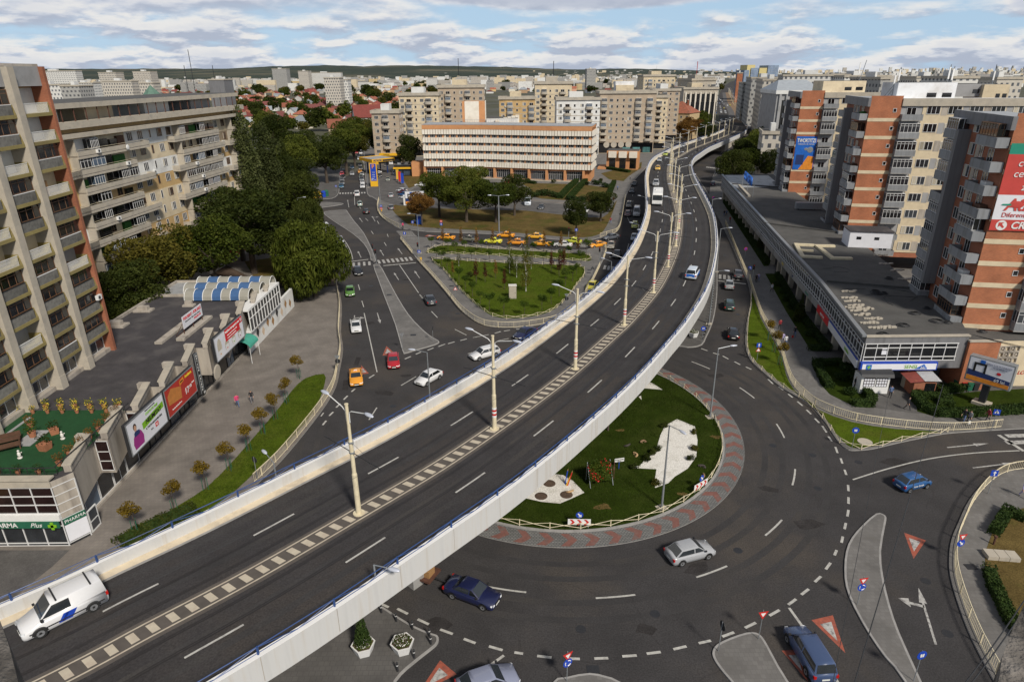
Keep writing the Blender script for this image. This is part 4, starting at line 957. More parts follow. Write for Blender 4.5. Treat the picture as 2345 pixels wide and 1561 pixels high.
# road to the left of the flyover
car('sedan',(.10,.11,.13),(1414.4,547.7),(1392,551),'dark grey sedan turning off towards the taxi rank',1)
car('sedan',BEIGE,(1400.6,560),(1397.4,573.3),'beige taxi coming down beside the park corner',taxi=True)
car('sedan',BLACK,(1414.4,580),(1411,595),'black saloon beside the park corner')
car('hatch',YEL,(1361,655),(1350,668),'yellow taxi half hidden behind the flyover railing',taxi=True)
for k,c,x,y,l,tx in [('hatch',BLACK,1452,424,'black hatchback furthest up the road left of the flyover',0),('sedan',DGREY,1446.4,441,'second dark car on the road left of the flyover',0),('kombi',BEIGE,1439.8,474,'beige taxi above the dark red car left of the flyover',1),('hatch',MAROON,1437,494,'dark red car beside the white minibus',0),('minibus',WHITE,1457.6,493,'white minibus on the road left of the flyover',0),('wagon',(.62,.62,.10),1453.3,521,'lime yellow taxi ahead of the white minibus',1),('hatch',(.34,.38,.45),1452,549,'silver blue car beside the flyover parapet',0)]:
 car(k,c,(x+1.3,y-5),(x-.6,y+5),l,taxi=bool(tx))
# on the flyover
for k,c,a,b,l,tx in [('suv',SILV,(1502.5,420),(1501,430),'silver off-road car on the flyover above the coach',0),('sedan',(.78,.45,.03),(1506.5,385),(1505.5,393),'yellow taxi on the flyover',1),('hatch',(.42,.44,.47),(1511,366),(1509,373),'silver car on the flyover between two taxis',0),('sedan',(.60,.68,.06),(1526,354),(1522,359),'lime taxi on the flyover, furthest up of the taxis',1),('sedan',SILV,(1568,335),(1561,338),'silver car high on the flyover curve',0),('sedan',GREY,(1605,322),(1598,325),'grey car at the top left of the flyover',0),('suv',DGREY,(1641,330),(1646,325),'dark car climbing the far end of the flyover',0)]:
 dcar(k,c,a,b,l,taxi=bool(tx),detail=k!='x')
pc=dcar('kombi',(.60,.65,.72),(1581,641),(1590,626),'white and blue police estate car with a blue tailgate on the flyover')
m=MB(); m.box(-2.235,-2.20,-.62,.62,.55,.98); m.build('blue_tailgate',['ad_blue'],pc); m=MB(); m.box(-1.0,1.0,-.90,-.872,.45,.80); m.build('blue_stripe',['ad_blue'],pc)
# right service road
car('sedan',(.12,.115,.125),(1692,643),(1686,624),'grey sedan stopped on the zebra crossing right of the flyover')
car('sedan',(.40,.41,.42),(1670,668),(1668,648),'silver sedan behind the stop line right of the flyover')
car('wagon',DGREEN,(1670,716),(1669,694),'dark green estate car right of the flyover')
car('hatch',BLACK,(1679,783),(1678,759),'black car entering the road right of the flyover')
car('hatch',NAVY,(1632,429),(1632,420),'dark blue car far up the road right of the flyover')
car('sedan',SILV,(1667.5,353),(1669,347),'silver car beyond the flyover ramp wall')
# street going away on the left, parked rows
for k,c,x,y,l,d in [('hatch',(.03,.12,.22),782,430,'teal blue car nearest the crossing in the left parked row',1),('hatch',GREY,784,422,'grey car second in the left parked row',1),('sedan',(.2,.21,.23),783.5,415,'pale grey car third in the left parked row',1),('sedan',BLACK,786,408,'black car fourth in the left parked row',0),('hatch',RED,783.5,401.5,'red car in the left parked row',0),('sedan',BLACK,787,396,'black car furthest up the left parked row',0),
  ('sedan',WHITE,830.5,430,'white car nearest the crossing in the right parked row',1),('sedan',WHITE,830.5,421.5,'white car second in the right parked row',1),('suv',GREY,829,414.5,'grey off-road car in the right parked row',1),('hatch',(.2,.24,.2),827.5,408,'grey green car in the right parked row',0),('hatch',SILV,829.5,402,'silver car ahead of the orange taxi in the right row',0),('sedan',DGREY,826,388,'dark grey car beyond the orange taxi',0),('sedan',BLACK,825,380.5,'black car far up the right row',0),('sedan',WHITE,823,366,'white car beyond the lamp posts in the right row',0),('sedan',BLACK,821,359,'dark car furthest up the right row',0),('van',WHITE,827,353,'white van far up the street',0),('sedan',RED,816.5,352,'red car far up the street',0),('hatch',SILV,806.7,401,'silver car driving in the middle of the tree lined street',1),('hatch',(.03,.08,.16),806.7,386.5,'blue car driving up the tree lined street',1),('sedan',(.5,.5,.5),840.5,345,'pale car parked across from the apartment corner',0),('hatch',(.3,.31,.3),847,364,'grey car parked behind the petrol station canopy',0)]:
 car(k,c,(x-.3,y-3.2),(x+.1,y+3.4),l,detail=bool(d))
car('sedan',ORANGE,(824.5,393),(824.8,399),'orange taxi parked in the right row of the tree lined street',taxi=True)
# boulevard beyond the flyover
rc=random.Random(11)
bc=[(1652,282.5),(1662,288),(1709,290),(1719,288),(1716,295.6),(1714.4,278),(1715.5,272.7),(1713.3,259.6),(1731,276),(1639,283.6),(1652,276),(1718.7,250),(1710,247),(1661,249.8),(1666,243),(1657,240),(1702,243),(1697,244),(1722,243),(1708,241),(1672,242)]
cols=[WHITE,SILV,GREY,BLACK,RED,BLUE,YEL,WHITE,SILV,DGREY]
cn=['white','silver','grey','black','red','blue','yellow','white','silver','dark grey']
for x,y in bc:
 i=rc.randrange(10); car(rc.choice(['sedan','hatch','suv','van']),cols[i],(x-.4,y+.5),(x+.3,y-.5),f'{cn[i]} car on the wide boulevard just beyond the flyover ramp',detail=False,group='cars on the boulevard')
BLV=[(1690,262),(1675,236),(1663,226),(1655,215),(1662,205),(1672,196),(1680,190)]
blc=sm(GP(BLV),6)
for side in (-1,1):
 for off in (11,15,20,24):
  pts=[p for p in offset(blc,off*side)]
  s0=rc.uniform(0,30)
  for (p,h) in along([(q[0],q[1]) for q in pts],rc.uniform(30,45),s0):
   if rc.random()<.35 or p[1]>1100: continue
   a=(p[0]-math.cos(h),p[1]-math.sin(h)); b=(p[0]+math.cos(h),p[1]+math.sin(h))
   i=rc.randrange(10)
   car(rc.choice(['sedan','hatch','suv','van']),cols[i],a if side<0 else b,b if side<0 else a,f'{cn[i]} car in the far boulevard traffic {"left" if side>0 else "right"} of the tracks',detail=False,group='distant cars on the boulevard',world=True)
# coach
def coach():
 z=7.5
 for _ in range(3): x,y=G(1504,472,z); z=deckz(x,y)
 A=G(1507,440,z);B=G(1504,472,z); h=math.atan2(B[1]-A[1],B[0]-A[0])
 t=thing('coach','white coach with a wide windscreen driving down the flyover','bus',(B[0]-math.cos(h)*4.6,B[1]-math.sin(h)*4.6,z+.012),h)
 L,w,H=9.2,1.22,3.05
 m=MB(); st=[(-L/2,.96,.45,H-.15),(-L/2+.25,1,.35,H),(L/2-1.2,1,.35,H),(L/2-.35,1,.35,H-.06),(L/2-.05,.97,.4,H-.35),(L/2,.93,.45,1.3)]
 v=[];f=[]
 for x_,k,z0,z1 in st:
  v+=[(x_,y_*w*k,q) for y_,q in ((0,z0),(.95,z0),(1,z0+.2),(1,z1-.25),(.9,z1-.04),(0,z1),(-.9,z1-.04),(-1,z1-.25),(-1,z0+.2),(-.95,z0))]
 for i in range(5):
  for k in range(10): f.append((i*10+k,(i+1)*10+k,(i+1)*10+(k+1)%10,i*10+(k+1)%10))
 f+=[tuple(range(10)),tuple(range(59,49,-1))]
 m.add(v,f); m.build('body',['paint_white'],t)
 m=MB(); m.quad((L/2+.012,-1.08,1.35),(L/2+.012,1.08,1.35),(L/2-.03,1.08,2.55),(L/2-.03,-1.08,2.55)); m.build('windscreen',['car_glass'],t)
 for s in (1,-1):
  for k in range(5):
   m=MB(); x0=-L/2+.6+k*1.6; m.box(x0,x0+1.5,s*w-.006 if s>0 else -w-.012,s*w+.012 if s>0 else -w+.006,1.45,2.5); m.build('side_window',['car_glass'],t)
  m=MB(); m.box(L/2-.05,L/2+.03,s*.85-.2,s*.85+.2,.65,.85); m.build('headlight',['headlight'],t)
  m=MB(); m.box(L/2-.1,L/2+.2,s*1.38-.09,s*1.38+.09,1.7,2.3); m.build('mirror',['car_trim'],t)
  for xx in (L/2-2.1,-L/2+2.2):
   m=MB(); _wheel(m,xx,s*(w-.1),s,.48); m.build('wheel',['tyre','rim'],t)
 m=MB(); m.box(L/2-.04,L/2+.035,-1.1,1.1,.42,.56); m.build('bumper',['metal_grey'],t)
 m=MB(); m.box(-1.5,.5,-.6,.6,H-.02,H+.16); m.build('roof_hatch',['paint_white'],t)
coach()
# trailer and its load
def trailer():
 A=G(945,1318);B=G(1005,1340); h=math.atan2(B[1]-A[1],B[0]-A[0])
 x,y=G(966,1322); t=thing('flatbed_trailer','small flat trailer with rusty red boards coupled to the navy sedan','trailer',(x,y,Z0),h)
 m=MB(); m.box(-1.7,1.3,-.85,.85,.5,.58); m.box(-1.7,1.3,-.85,-.8,.58,.68); m.box(-1.7,1.3,.8,.85,.58,.68); m.build('flatbed',['metal_rust'],t)
 m=MB(); m.tube([(1.3,0,.5),(2.3,0,.45)],.05); m.build('drawbar',['metal_dark'],t)
 for s in (1,-1): m=MB(); _wheel(m,-.2,s*.95,s,.30); m.build('wheel',['tyre','rim'],t)
 c=thing('timber_stack','stack of sawn timber packed on the flat trailer','timber',(x,y,Z0+.585),h)
 for k in range(4):
  m=MB(); m.box(-1.5,1.0,-.42+.0,.42,.0+k*.16,.14+k*.16); m.build('plank_layer',['wood'],c)
trailer()
# motorcycle
def moto():
 z=7
 for _ in range(3): x,y=G(1596.5,346.5,z); z=deckz(x,y)
 t=thing('motorcycle','motorcycle riding up the flyover beside the median','motorcycle',(x,y,z+.01),dirpt((x,y),G(1612,340,z)))
 m=MB(); m.ball(0,0,.62,.65,.18,.25); m.build('body',['car_trim'],t)
 for xx in (-.65,.65): m=MB(); _wheel(m,xx,0,1,.30); m.build('wheel',['tyre','rim'],t)
 m=MB(); m.tube([(.5,-.32,1.0),(.5,.32,1.0)],.02); m.build('handlebar',['metal_grey'],t)
 return t
MOTO=moto()
# ------------------------------------------------------------ facade kit
_W={}
def winmesh(w,h,nv=2,frame='window_frame',glass='glass',transom=0,sill=False,curt=False):
 k=(w,h,nv,frame,glass,transom,sill,curt)
 if k in _W: return _W[k]
 m=MB(); t=.06; y0,y1=-.05,.0
 m.quad((-w/2+t,-.012,t),(w/2-t,-.012,t),(w/2-t,-.012,h-t),(-w/2+t,-.012,h-t),1)
 m.box(-w/2,w/2,y0,y1,0,t,0); m.box(-w/2,w/2,y0,y1,h-t,h,0); m.box(-w/2,-w/2+t,y0,y1,t,h-t,0); m.box(w/2-t,w/2,y0,y1,t,h-t,0)
 for i in range(1,nv): x=-w/2+w*i/nv; m.box(x-.035,x+.035,y0+.004,y1,t,h-t,0)
 if transom: z=h*transom; m.box(-w/2+t,w/2-t,y0+.006,y1,z-.03,z+.03,0)
 if sill: m.box(-w/2-.08,w/2+.08,-.16,0,-.07,0,0)
 if curt:
  m.quad((-w/2+t,-.020,t),(-w/2+w*.42,-.020,t),(-w/2+w*.42,-.020,h-t),(-w/2+t,-.020,h-t),2)
 _W[k]=m.mesh('window',[frame,glass,'curtain']); return _W[k]
_B={}
def balcmesh(w,d,h=.95,slab=.16,material='balcony_metal',slabm='grey_concrete',rail=None,curved=False,open_=False):
 k=(w,d,h,slab,material,slabm,rail,curved,open_)
 if k in _B: return _B[k]
 m=MB()
 if curved:
  n=8; pl_=[(-w/2,0)]+[(-w/2*math.cos(math.pi*i/n)*1.0,-d*(.35+.65*math.sin(math.pi*i/n)) if 0<i<n else -d*.35) for i in range(n+1)]+[(w/2,0)]
  m.prism(pl_,-slab,0,1);
  for a,b in zip(pl_[:-1],pl_[1:]):
   m.quad((a[0],a[1],0),(b[0],b[1],0),(b[0],b[1],h),(a[0],a[1],h),0); m.quad((a[0]*.93,a[1]*.9,h),(b[0]*.93,b[1]*.9,h),(b[0]*.93,b[1]*.9,0),(a[0]*.93,a[1]*.9,0),0); m.quad((a[0],a[1],h),(b[0],b[1],h),(b[0]*.93,b[1]*.9,h),(a[0]*.93,a[1]*.9,h),0)
 else:
  m.box(-w/2,w/2,-d,0,-slab,0,1)
  if open_:
   for i in range(int(w/.14)+1): x=-w/2+.03+i*.14; m.box(x-.014,x+.014,-d+.01,-d+.04,0,h,0)
   m.box(-w/2,w/2,-d-.01,-d+.06,h,h+.05,0); m.box(-w/2,-w/2+.04,-d+.06,0,h,h+.05,0); m.box(w/2-.04,w/2,-d+.06,0,h,h+.05,0)
  else:
   m.box(-w/2,w/2,-d,-d+.06,0,h,0); m.box(-w/2,-w/2+.06,-d+.06,0,0,h,0); m.box(w/2-.06,w/2,-d+.06,0,0,h,0)
   if rail: m.box(-w/2-.02,w/2+.02,-d-.02,-d+.08,h,h+.06,2)
 _B[k]=m.mesh('balcony',[material,slabm,rail or material]); return _B[k]
def glazing(w,d,h,n,frame='window_frame',glass='glass'):
 k=('g',w,d,h,n,frame,glass)
 if k in _B: return _B[k]
 m=MB(); m.box(-w/2+.03,w/2-.03,-d+.03,-.02,.02,h-.02,1)
 for z in (0,h-.07): m.box(-w/2,w/2,-d,0,z,z+.07,0)
 m.box(-w/2+.01,w/2-.01,-d+.006,-d+.05,h*.72,h*.72+.05,0)
 for i in range(n+1): x=-w/2+.03+(w-.06)*i/n; m.box(x-.03,x+.03,-d,-d+.06,.07,h-.07,0)
 for x in (-w/2+.03,w/2-.03): m.box(x-.03,x+.03,-d/2-.03,-d/2+.03,.07,h-.07,0)
 _B[k]=m.mesh('balcony_glazing',[frame,glass]); return _B[k]
def acmesh():
 if 'ac' not in _B:
  m=MB(); m.box(-.4,.4,-.32,0,0,.55,0); m.cyl(0,0,0,.02,.2,12,1); o=len(m.v)-24
  for i in range(o,len(m.v)): x,y,z=m.v[i]; m.v[i]=(x-.08,-.325-z,.28+y)
  _B['ac']=m.mesh('air_conditioner',['paint_white','metal_dark'])
 return _B['ac']
def dishmesh():
 if 'dish' not in _B:
  m=MB(); m.ball(0,-.45,.5,.42,.10,.42,12,6,0); m.tube([(0,0,.1),(0,-.4,.4)],.03,5,1); _B['dish']=m.mesh('satellite_dish',['paint_white','metal_grey'])
 return _B['dish']
class Face:
 """places parts on one wall of a thing: x runs along the wall, z up, the wall looks towards -y of its own frame"""
 def __init__(s,root,x,y,rz): s.r=root; s.x=x; s.y=y; s.a=rz; s.n=0
 def at(s,x,z,d=0.0): c,n=math.cos(s.a),math.sin(s.a); return (s.x+x*c+d*n,s.y+x*n-d*c,z)   # d = distance out of the wall
 def put(s,name,me,x,z,d=0.0): return put(me,name,s.r,s.at(x,z,d),s.a)
 def box(s,name,x0,x1,z0,z1,d0,d1,mats):
  m=MB(); m.box(x0,x1,-d1,-d0,z0,z1); return m.build(name,mats,s.r,loc=(s.x,s.y,0),rz=s.a)
rg=random.Random(5)
# ------------------------------------------------------------ tower at the left edge of the photo
T1=thing('apartment_tower','tall brick and concrete apartment tower at the left edge, olive balconies between pale piers','apartment building',(-49.8,73.5,0),rad(91.5))
m=MB(); m.box(-38,-.42,.0,14,0,38.0,0,1); m.build('wall',['render_tan','roof_tar'],T1)
m=MB(); m.box(-.42,0,-1.65,14.2,5.5,38.25); m.build('gable_wall',['brick_dark'],T1)
m=MB(); m.box(-38.2,.02,-1.0,14.3,38.25,38.5); m.build('roof_edge',['tan_concrete'],T1)
F=Face(T1,0,0,0)
for k in range(8):
 x=-5.55-k*5.05
 m=MB(); m.taper(x-.5,x+.5,-1.9,.02,6.3,8.0,.96,.96); m.box(x-.46,x+.46,-1.82,.02,8.0,38.2); m.build('pier',['pale_concrete'],T1)
for k in range(8):
 x1=-.42 if k==0 else -5.55-(k-1)*5.05-.46; x0=-5.55-k*5.05+.46; w=round(x1-x0,2); xc=(x0+x1)/2
 m=MB(); m.box(x0,x1,-1.2,0,6.3,7.0); m.build('base_panel',['tan_concrete'],T1)
 F.put('window',winmesh(round(w-.3,2),2.2,3,transom=.62,curt=True),xc,7.05,.6)
 m=MB(); m.box(x0,x1,-.6,0,7.0,9.3); m.build('infill_wall',['render_cream'],T1)
 for fl in range(10):
  z=9.35+fl*2.72
  if k>5: continue
  m=MB(); m.box(x0,x1,-1.55,0,z-.32,z,0); m.add([(x1-.02,-1.55,z),(x1-.02,0,z),(x1-.02,0,z+1.0),(x1-.02,-1.35,z+1.0),(x1-.4,-1.55,z),(x1-.4,-1.35,z+.0)],[(0,1,2,3),(0,3,4)],0); m.build('balcony_slab',['render_green'],T1)
  op=rg.random()<.5 if fl>4 else rg.random()<.25
  o=F.put('balcony',balcmesh(round(w-.5,2),.1,.92,.02,'old_panel' if not op else 'paint_white','render_green','paint_white' if op or rg.random()<.5 else 'metal_dark',open_=op),xc-.1,z+.02,1.5-.1)
  if op:
   F.put('window',winmesh(1.0,2.1,1,'window_frame' if rg.random()<.5 else 'window_frame_brown','glass_dark'),x0+1.2+rg.random(),z+.05,.01)
   m=MB(); m.box(x0,x1,-.012,0,z,z+2.4); m.build('loggia_wall',[rg.choice(['render_white','render_cream','render_grey'])],T1)
   if rg.random()<.3: m=MB(); m.box(x0+.3,x0+1.8,-.9,-.3,z+.05,z+rg.uniform(.8,1.7)); m.build('stored_cupboard',[rg.choice(['wood','wood_dark','clutter_green'])],T1)
  else:
   F.put('balcony_glazing',glazing(round(w-.1,2),1.2,1.38,4,'window_frame_brown','glass_dark'),xc,z+.98,.02)
 if k<=5:
  m=MB(); m.box(x0,x1,-1.2,0,36.4,38.25); m.build('top_panel',['render_grey'],T1)
F.put('air_conditioner',acmesh(),-.9,13.2,1.5)
# ------------------------------------------------------------ long slab block behind it
ox,oy=-66.4,88.0
T2=thing('apartment_block','long ochre apartment block with stepped concrete balconies and a roof terrace','apartment building',(ox,oy,0),rad(86.3))
LEN=69.5
m=MB(); m.box(-8,LEN,0,13,0,30.6,0,1); m.build('wall',['render_tan','roof_grey'],T2)
m=MB(); m.box(-8,LEN+.3,-1.5,0,30.2,31.15); m.build('terrace_parapet',['pale_concrete'],T2)
m=MB(); m.box(-8,LEN-1,-1.2,13.2,33.0,33.75,0,1); m.build('terrace_roof',['pale_concrete','roof_grey'],T2)
m=MB(); m.box(-8,LEN+.8,-1.7,0,28.9,29.5); m.build('cornice',['pale_concrete'],T2)
for x0,x1,mm in ((2,14,'render_white'),(20,27,'render_cream'),(36,44,'render_white'),(52,60,'render_grey')):
 m=MB(); m.box(x0,x1,1.2,12,30.6,33.0); m.build('penthouse_wall',[mm],T2)
for k in range(28): m=MB(); x=-7+k*2.7; m.box(x-.06,x+.06,-1.0,-.88,31.15,33.0); m.build('terrace_post',['metal_rust'],T2)
m=MB(); m.box(-8,LEN,-3,0,0,4.0,0,1); m.build('shop_podium',['tan_concrete','roof_grey'],T2)
m=MB(); m.box(46,56,-3.2,-3.0,1.0,2.6); m.build('shop_sign',['paint_red'],T2)
F=Face(T2,0,0,0)
BAY=[('b',-6,5.2),('w',5.2,12.6),('b',12.6,26.5),('w',26.5,41.5),('b',41.5,56.5),('w',56.5,63),('b',63,69.5)]
for fl in range(9):
 z=5.0+fl*2.66
 for bi,(ty,x0,x1) in enumerate(BAY):
  seg=x1-x0
  if ty=='b':
   a,b=x0,x1
   if (fl+bi//2)%2 and bi<5: b=x1+(BAY[bi+1][2]-x1)*(.98 if (fl*3+bi)%3==0 else .3)
   if (fl+bi//2)%2==0 and bi>0: a=x0-2.4
   m=MB(); m.box(a,b,-1.5,0,z-.42,z-.16,0); m.box(a+.02,b-.02,-1.44,0,z-.16,z,2); m.box(a,b,-1.5,-1.38,z,z+.66,0); m.box(a,a+.12,-1.38,0,z,z+.66,0); m.box(b-.12,b,-1.38,0,z,z+.66,0)
   m.box(a+.05,b-.05,-1.46,-1.42,z+.88,z+.92,1); m.build('balcony',['pale_concrete','paint_cream','tan_concrete'],T2)
   lm=rg.choice(['render_white','render_cream','render_tan','render_tan','render_tan','render_cream'])
   for q in range(2):
    m=MB(); m.box(x0+seg*q/2,x0+seg*(q+1)/2,-.02,0,z,z+2.3); m.build('loggia_wall',[rg.choice([lm,'render_tan','render_cream'])],T2)
   m=MB(); m.box(x0-.1,x0+.1,-1.3,0,z,z+2.3); m.build('balcony_divider',['pale_concrete'],T2)
   u=x0+.3
   while u<x1-1.9:
    t=rg.random(); w=rg.choice([1.8,2.4,3.0]); w=min(w,x1-u-.1)
    w=round(w,1)
    if t<.42: F.put('balcony_glazing',glazing(w,1.3,1.5,rg.choice([3,4,5]),'window_frame','glass_dark' if t<.3 else 'glass_blue'),u+w/2,z+.76,.03)
    elif t<.74: m=MB(); m.box(u,u+w,-.5,-.05,z+.02,z+rg.uniform(1.5,2.25)); m.build('balcony_clutter',[rg.choice(['clutter_green','glass_dark','glass_dark','clutter_green','wood_dark'])],T2)
    else: F.put('window',winmesh(1.3,1.5,2,rg.choice(['window_frame','window_frame_brown']),'glass_dark',curt=rg.random()<.5),u+.8,z+.7,.02)
    u+=w+rg.uniform(.1,.6)
  else:
   t=rg.random()
   if t<.55:
    m=MB(); m.box(x0+.1,x1-.1,-.025,0,z-.15,z+2.5); m.build('painted_panel',[rg.choice(['render_cream','render_brown','render_cream','render_white'])],T2)
   n=max(2,int(seg/2.6))
   for i in range(n):
    w=[1.5,1.5,.6][i%3 if n>3 else 0]; F.put('window',winmesh(w,1.4,3 if w>1 else 1,rg.choice(['window_frame','window_frame','window_frame_brown']),'glass_dark' if rg.random()<.5 else 'glass',curt=rg.random()<.4),x0+seg*(i+.5)/n,z+.85,.03)
  if rg.random()<.45: F.put('air_conditioner',acmesh(),rg.uniform(x0+.5,x1-.5),z+.1,.04 if ty=='w' else 1.5)
F.put('satellite_dish',dishmesh(),24,26,1.5)
# ------------------------------------------------------------ low shopping building on the left
LC=thing('shopping_building','long low concrete shopping building with a sawtooth front and black tar roof','shop building',(-38.0,45.4,0))
def W2L(x,y,z=0): return (x+38.0,y-45.4,z)
TE=[]; y=46.9;
while y<100: TE.append(y); y+=5.35
pts=[(-37.95,45.4),(-36.95,46.8)]
for y in TE: pts+=[(-37.15,y),(-38.55,y+5.1),(-38.55,y+5.35)]
pts=[p for p in pts if p[1]<=101]+[(-38.4,101),(-53.5,101),(-53.5,73.5),(-70,73.5),(-70,45.4)]
lp=[(a+38.0,b-45.4) for a,b in pts]
m=MB(); m.prism(lp,2.9,6.55,0,1); m.build('upper_storey',['tan_concrete','roof_tar'],LC)
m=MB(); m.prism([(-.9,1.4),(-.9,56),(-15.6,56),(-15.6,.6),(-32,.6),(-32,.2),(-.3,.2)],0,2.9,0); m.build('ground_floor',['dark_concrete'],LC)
for y in TE:                                  # stepped parapet caps and the window slits in each tooth
 y0=y-45.4;
 if y+5.1>101: break
 A=Vector((.85,y0,0));B=Vector((-.55,y0+5.1,0)); d=(B-A).normalized(); n=Vector((d.y,-d.x,0))
 m=MB()
 def P(p,o,z): return (p.x-n.x*o,p.y-n.y*o,z)
 for q in ((A,B),):
  a,b=q; v=[P(a,-.06,6.55),P(b,-.06,6.55),P(b,.5,6.55),P(a,.5,6.55)]; v+=[(p[0],p[1],7.15) for p in v]
  m.add(v,[(0,1,5,4),(1,2,6,5),(2,3,7,6),(3,0,4,7),(4,5,6,7)],0)
  v=[P(a,-.14,7.15),P(b,-.14,7.15),P(b,.6,7.15),P(a,.6,7.15)]; v+=[(p[0],p[1],7.27) for p in v]
  m.add(v,[(3,2,1,0),(0,1,5,4),(1,2,6,5),(2,3,7,6),(3,0,4,7),(4,5,6,7)],1)
 m.box(-1.7,-.7,y0+4.75,y0+5.3,6.55,7.20,0); m.build('sawtooth_parapet',['tan_concrete','pale_concrete'],LC)
 if y<60:
  m=MB(); x=.80
  m.box(-.45,x,y0-.055,y0-.035,3.2,6.3,1)
  for z in (3.2,4.2,5.2,6.3): m.box(-.45,x,y0-.075,y0-.05,z-.04,z+.04,0)
  for xx in (-.40,.74): m.box(xx-.04,xx+.04,y0-.075,y0-.05,3.2,6.3,0)
  m.build('window_slit',['window_frame','glass_brown'],LC)
# rows of shop windows at street level
F=Face(LC,-.85,1.6,rad(90))
yy=0; k=0
while yy<50:
 w=2.3; mt=['glass_dark','glass_blue','glass_dark','glass','glass_dark','glass_dark','glass'][k%7]
 F.put('shop_window',winmesh(2.2,2.3,1 if k%3 else 2,'window_frame' if k<5 else 'metal_dark',mt),yy+1.1,.35,.03); yy+=w; k+=1
m=MB(); m.box(-.84,-.55,1.5,54,.13,.36); m.build('plinth',['tan_concrete'],LC)
# pharmacy corner
m=MB(); m.quad((-32,-.02,.13),(0,-.02,.13),(0,-.02,2.85),(-32,-.02,2.85)); m.quad((-32,-.02,3.45),(0,-.02,3.45),(0,-.02,6.0),(-32,-.02,6.0),1); m.quad((.03,-.02,3.45),(1.03,1.38,3.45),(1.03,1.38,6.0),(.03,-.02,6.0),1); m.quad((.03,-.02,.13),(1.03,1.38,.13),(1.03,1.38,2.85),(.03,-.02,2.85),0)
m.build('corner_glazing',['glass','glass_brown'],LC)
m=MB()
for z in (.13,.42,2.2,2.85,3.45,4.3,5.15,6.0): m.box(-32,.04,-.07,-.022,z-.045,z+.045)
for k in range(19):
 x=-.02-k*1.75; m.box(x-.04,x+.04,-.078,-.02,.17,6.0)
for z in (.4,2.85,3.45,4.3,5.15,6.0): m.quad((.06,-.05,z-.045),(1.06,1.35,z-.045),(1.06,1.35,z+.045),(.06,-.05,z+.045))
m.box(.98,1.06,1.32,1.42,.13,6.0)
m.build('window_mullions',['window_frame'],LC)
m=MB(); m.box(-32,.06,-.30,0,2.86,3.40); m.build('fascia',['paint_white'],LC)
m=MB(); m.box(-32,.04,-.12,-.02,6.05,6.75); m.box(-32.2,.14,-.25,.45,6.75,6.9); m.build('parapet_front',['pale_concrete'],LC)
m=MB(); m.box(-32,-.05,-.40,-.31,2.22,2.86); m.build('pharmacy_sign',['ad_teal' if 0 else 'paint_green'],LC)
text('PHARMA',.62,'paint_white',LC,(-4.75,-.43,2.54),bold=.01); text('Plus',.6,'paint_white',LC,(-2.0,-.43,2.54),shear=.4)
m=MB(); m.box(-.95,-.25,-.5,-.42,2.35,2.6); m.box(-.72,-.48,-.5,-.425,2.12,2.83); m.build('green_cross',['ad_green'],LC)
m=MB(); m.quad((.12,-.06,2.2),(1.12,1.34,2.2),(1.12,1.34,2.84),(.12,-.06,2.84)); m.build('corner_sign',['paint_green'],LC)
text('PHARMA',.42,'paint_white',LC,(.66,.63,2.52),xd=(1,1.4,0))
m=MB(); m.quad((.08,-.04,.5),(1.08,1.36,.5),(1.08,1.36,2.15),(.08,-.04,2.15)); m.build('window_poster',['ad_white'],LC)
m=MB(); m.box(.9,1.0,1.6,2.9,.15,2.3,0); m.box(.88,1.02,1.75,2.75,.35,1.1,1); m.box(.88,1.02,1.75,2.75,1.25,2.2,1); m.build('open_door',['paint_white','glass'],LC)
# roof parts
m=MB(); m.box(-15.5,-1.2,48.5,55.4,6.56,6.62); m.build('silver_roof',['roof_silver'],LC)
m=MB(); m.box(-15.6,-1.0,48.25,48.5,6.55,6.95); m.box(-15.8,-15.5,28,55.6,6.55,6.95); m.box(-15.5,-1,55.35,55.6,6.55,6.95); m.build('roof_kerb',['tan_concrete'],LC)
for x,y,s in ((-14,42,1.2),(-14.6,36,1.4),(-8.5,44,.8)):
 m=MB(); m.box(x-s,x+s,y-s*.6,y+s*.6,6.56,6.8); m.box(x-s*.6,x+s*.6,y-s*.3,y+s*.3,6.8,7.3); m.build('roof_vent',['tan_concrete'],LC)
m=MB(); m.box(-6.2,-5.3,29.5,38.5,6.56,6.85); m.box(-4.0,-3.0,30.5,39,6.56,6.9); m.build('sign_footing',['tan_concrete'],LC)
m=MB(); m.box(-17,-15.8,28,52,5.6,5.7); m.build('side_roof',['roof_rust'],LC)
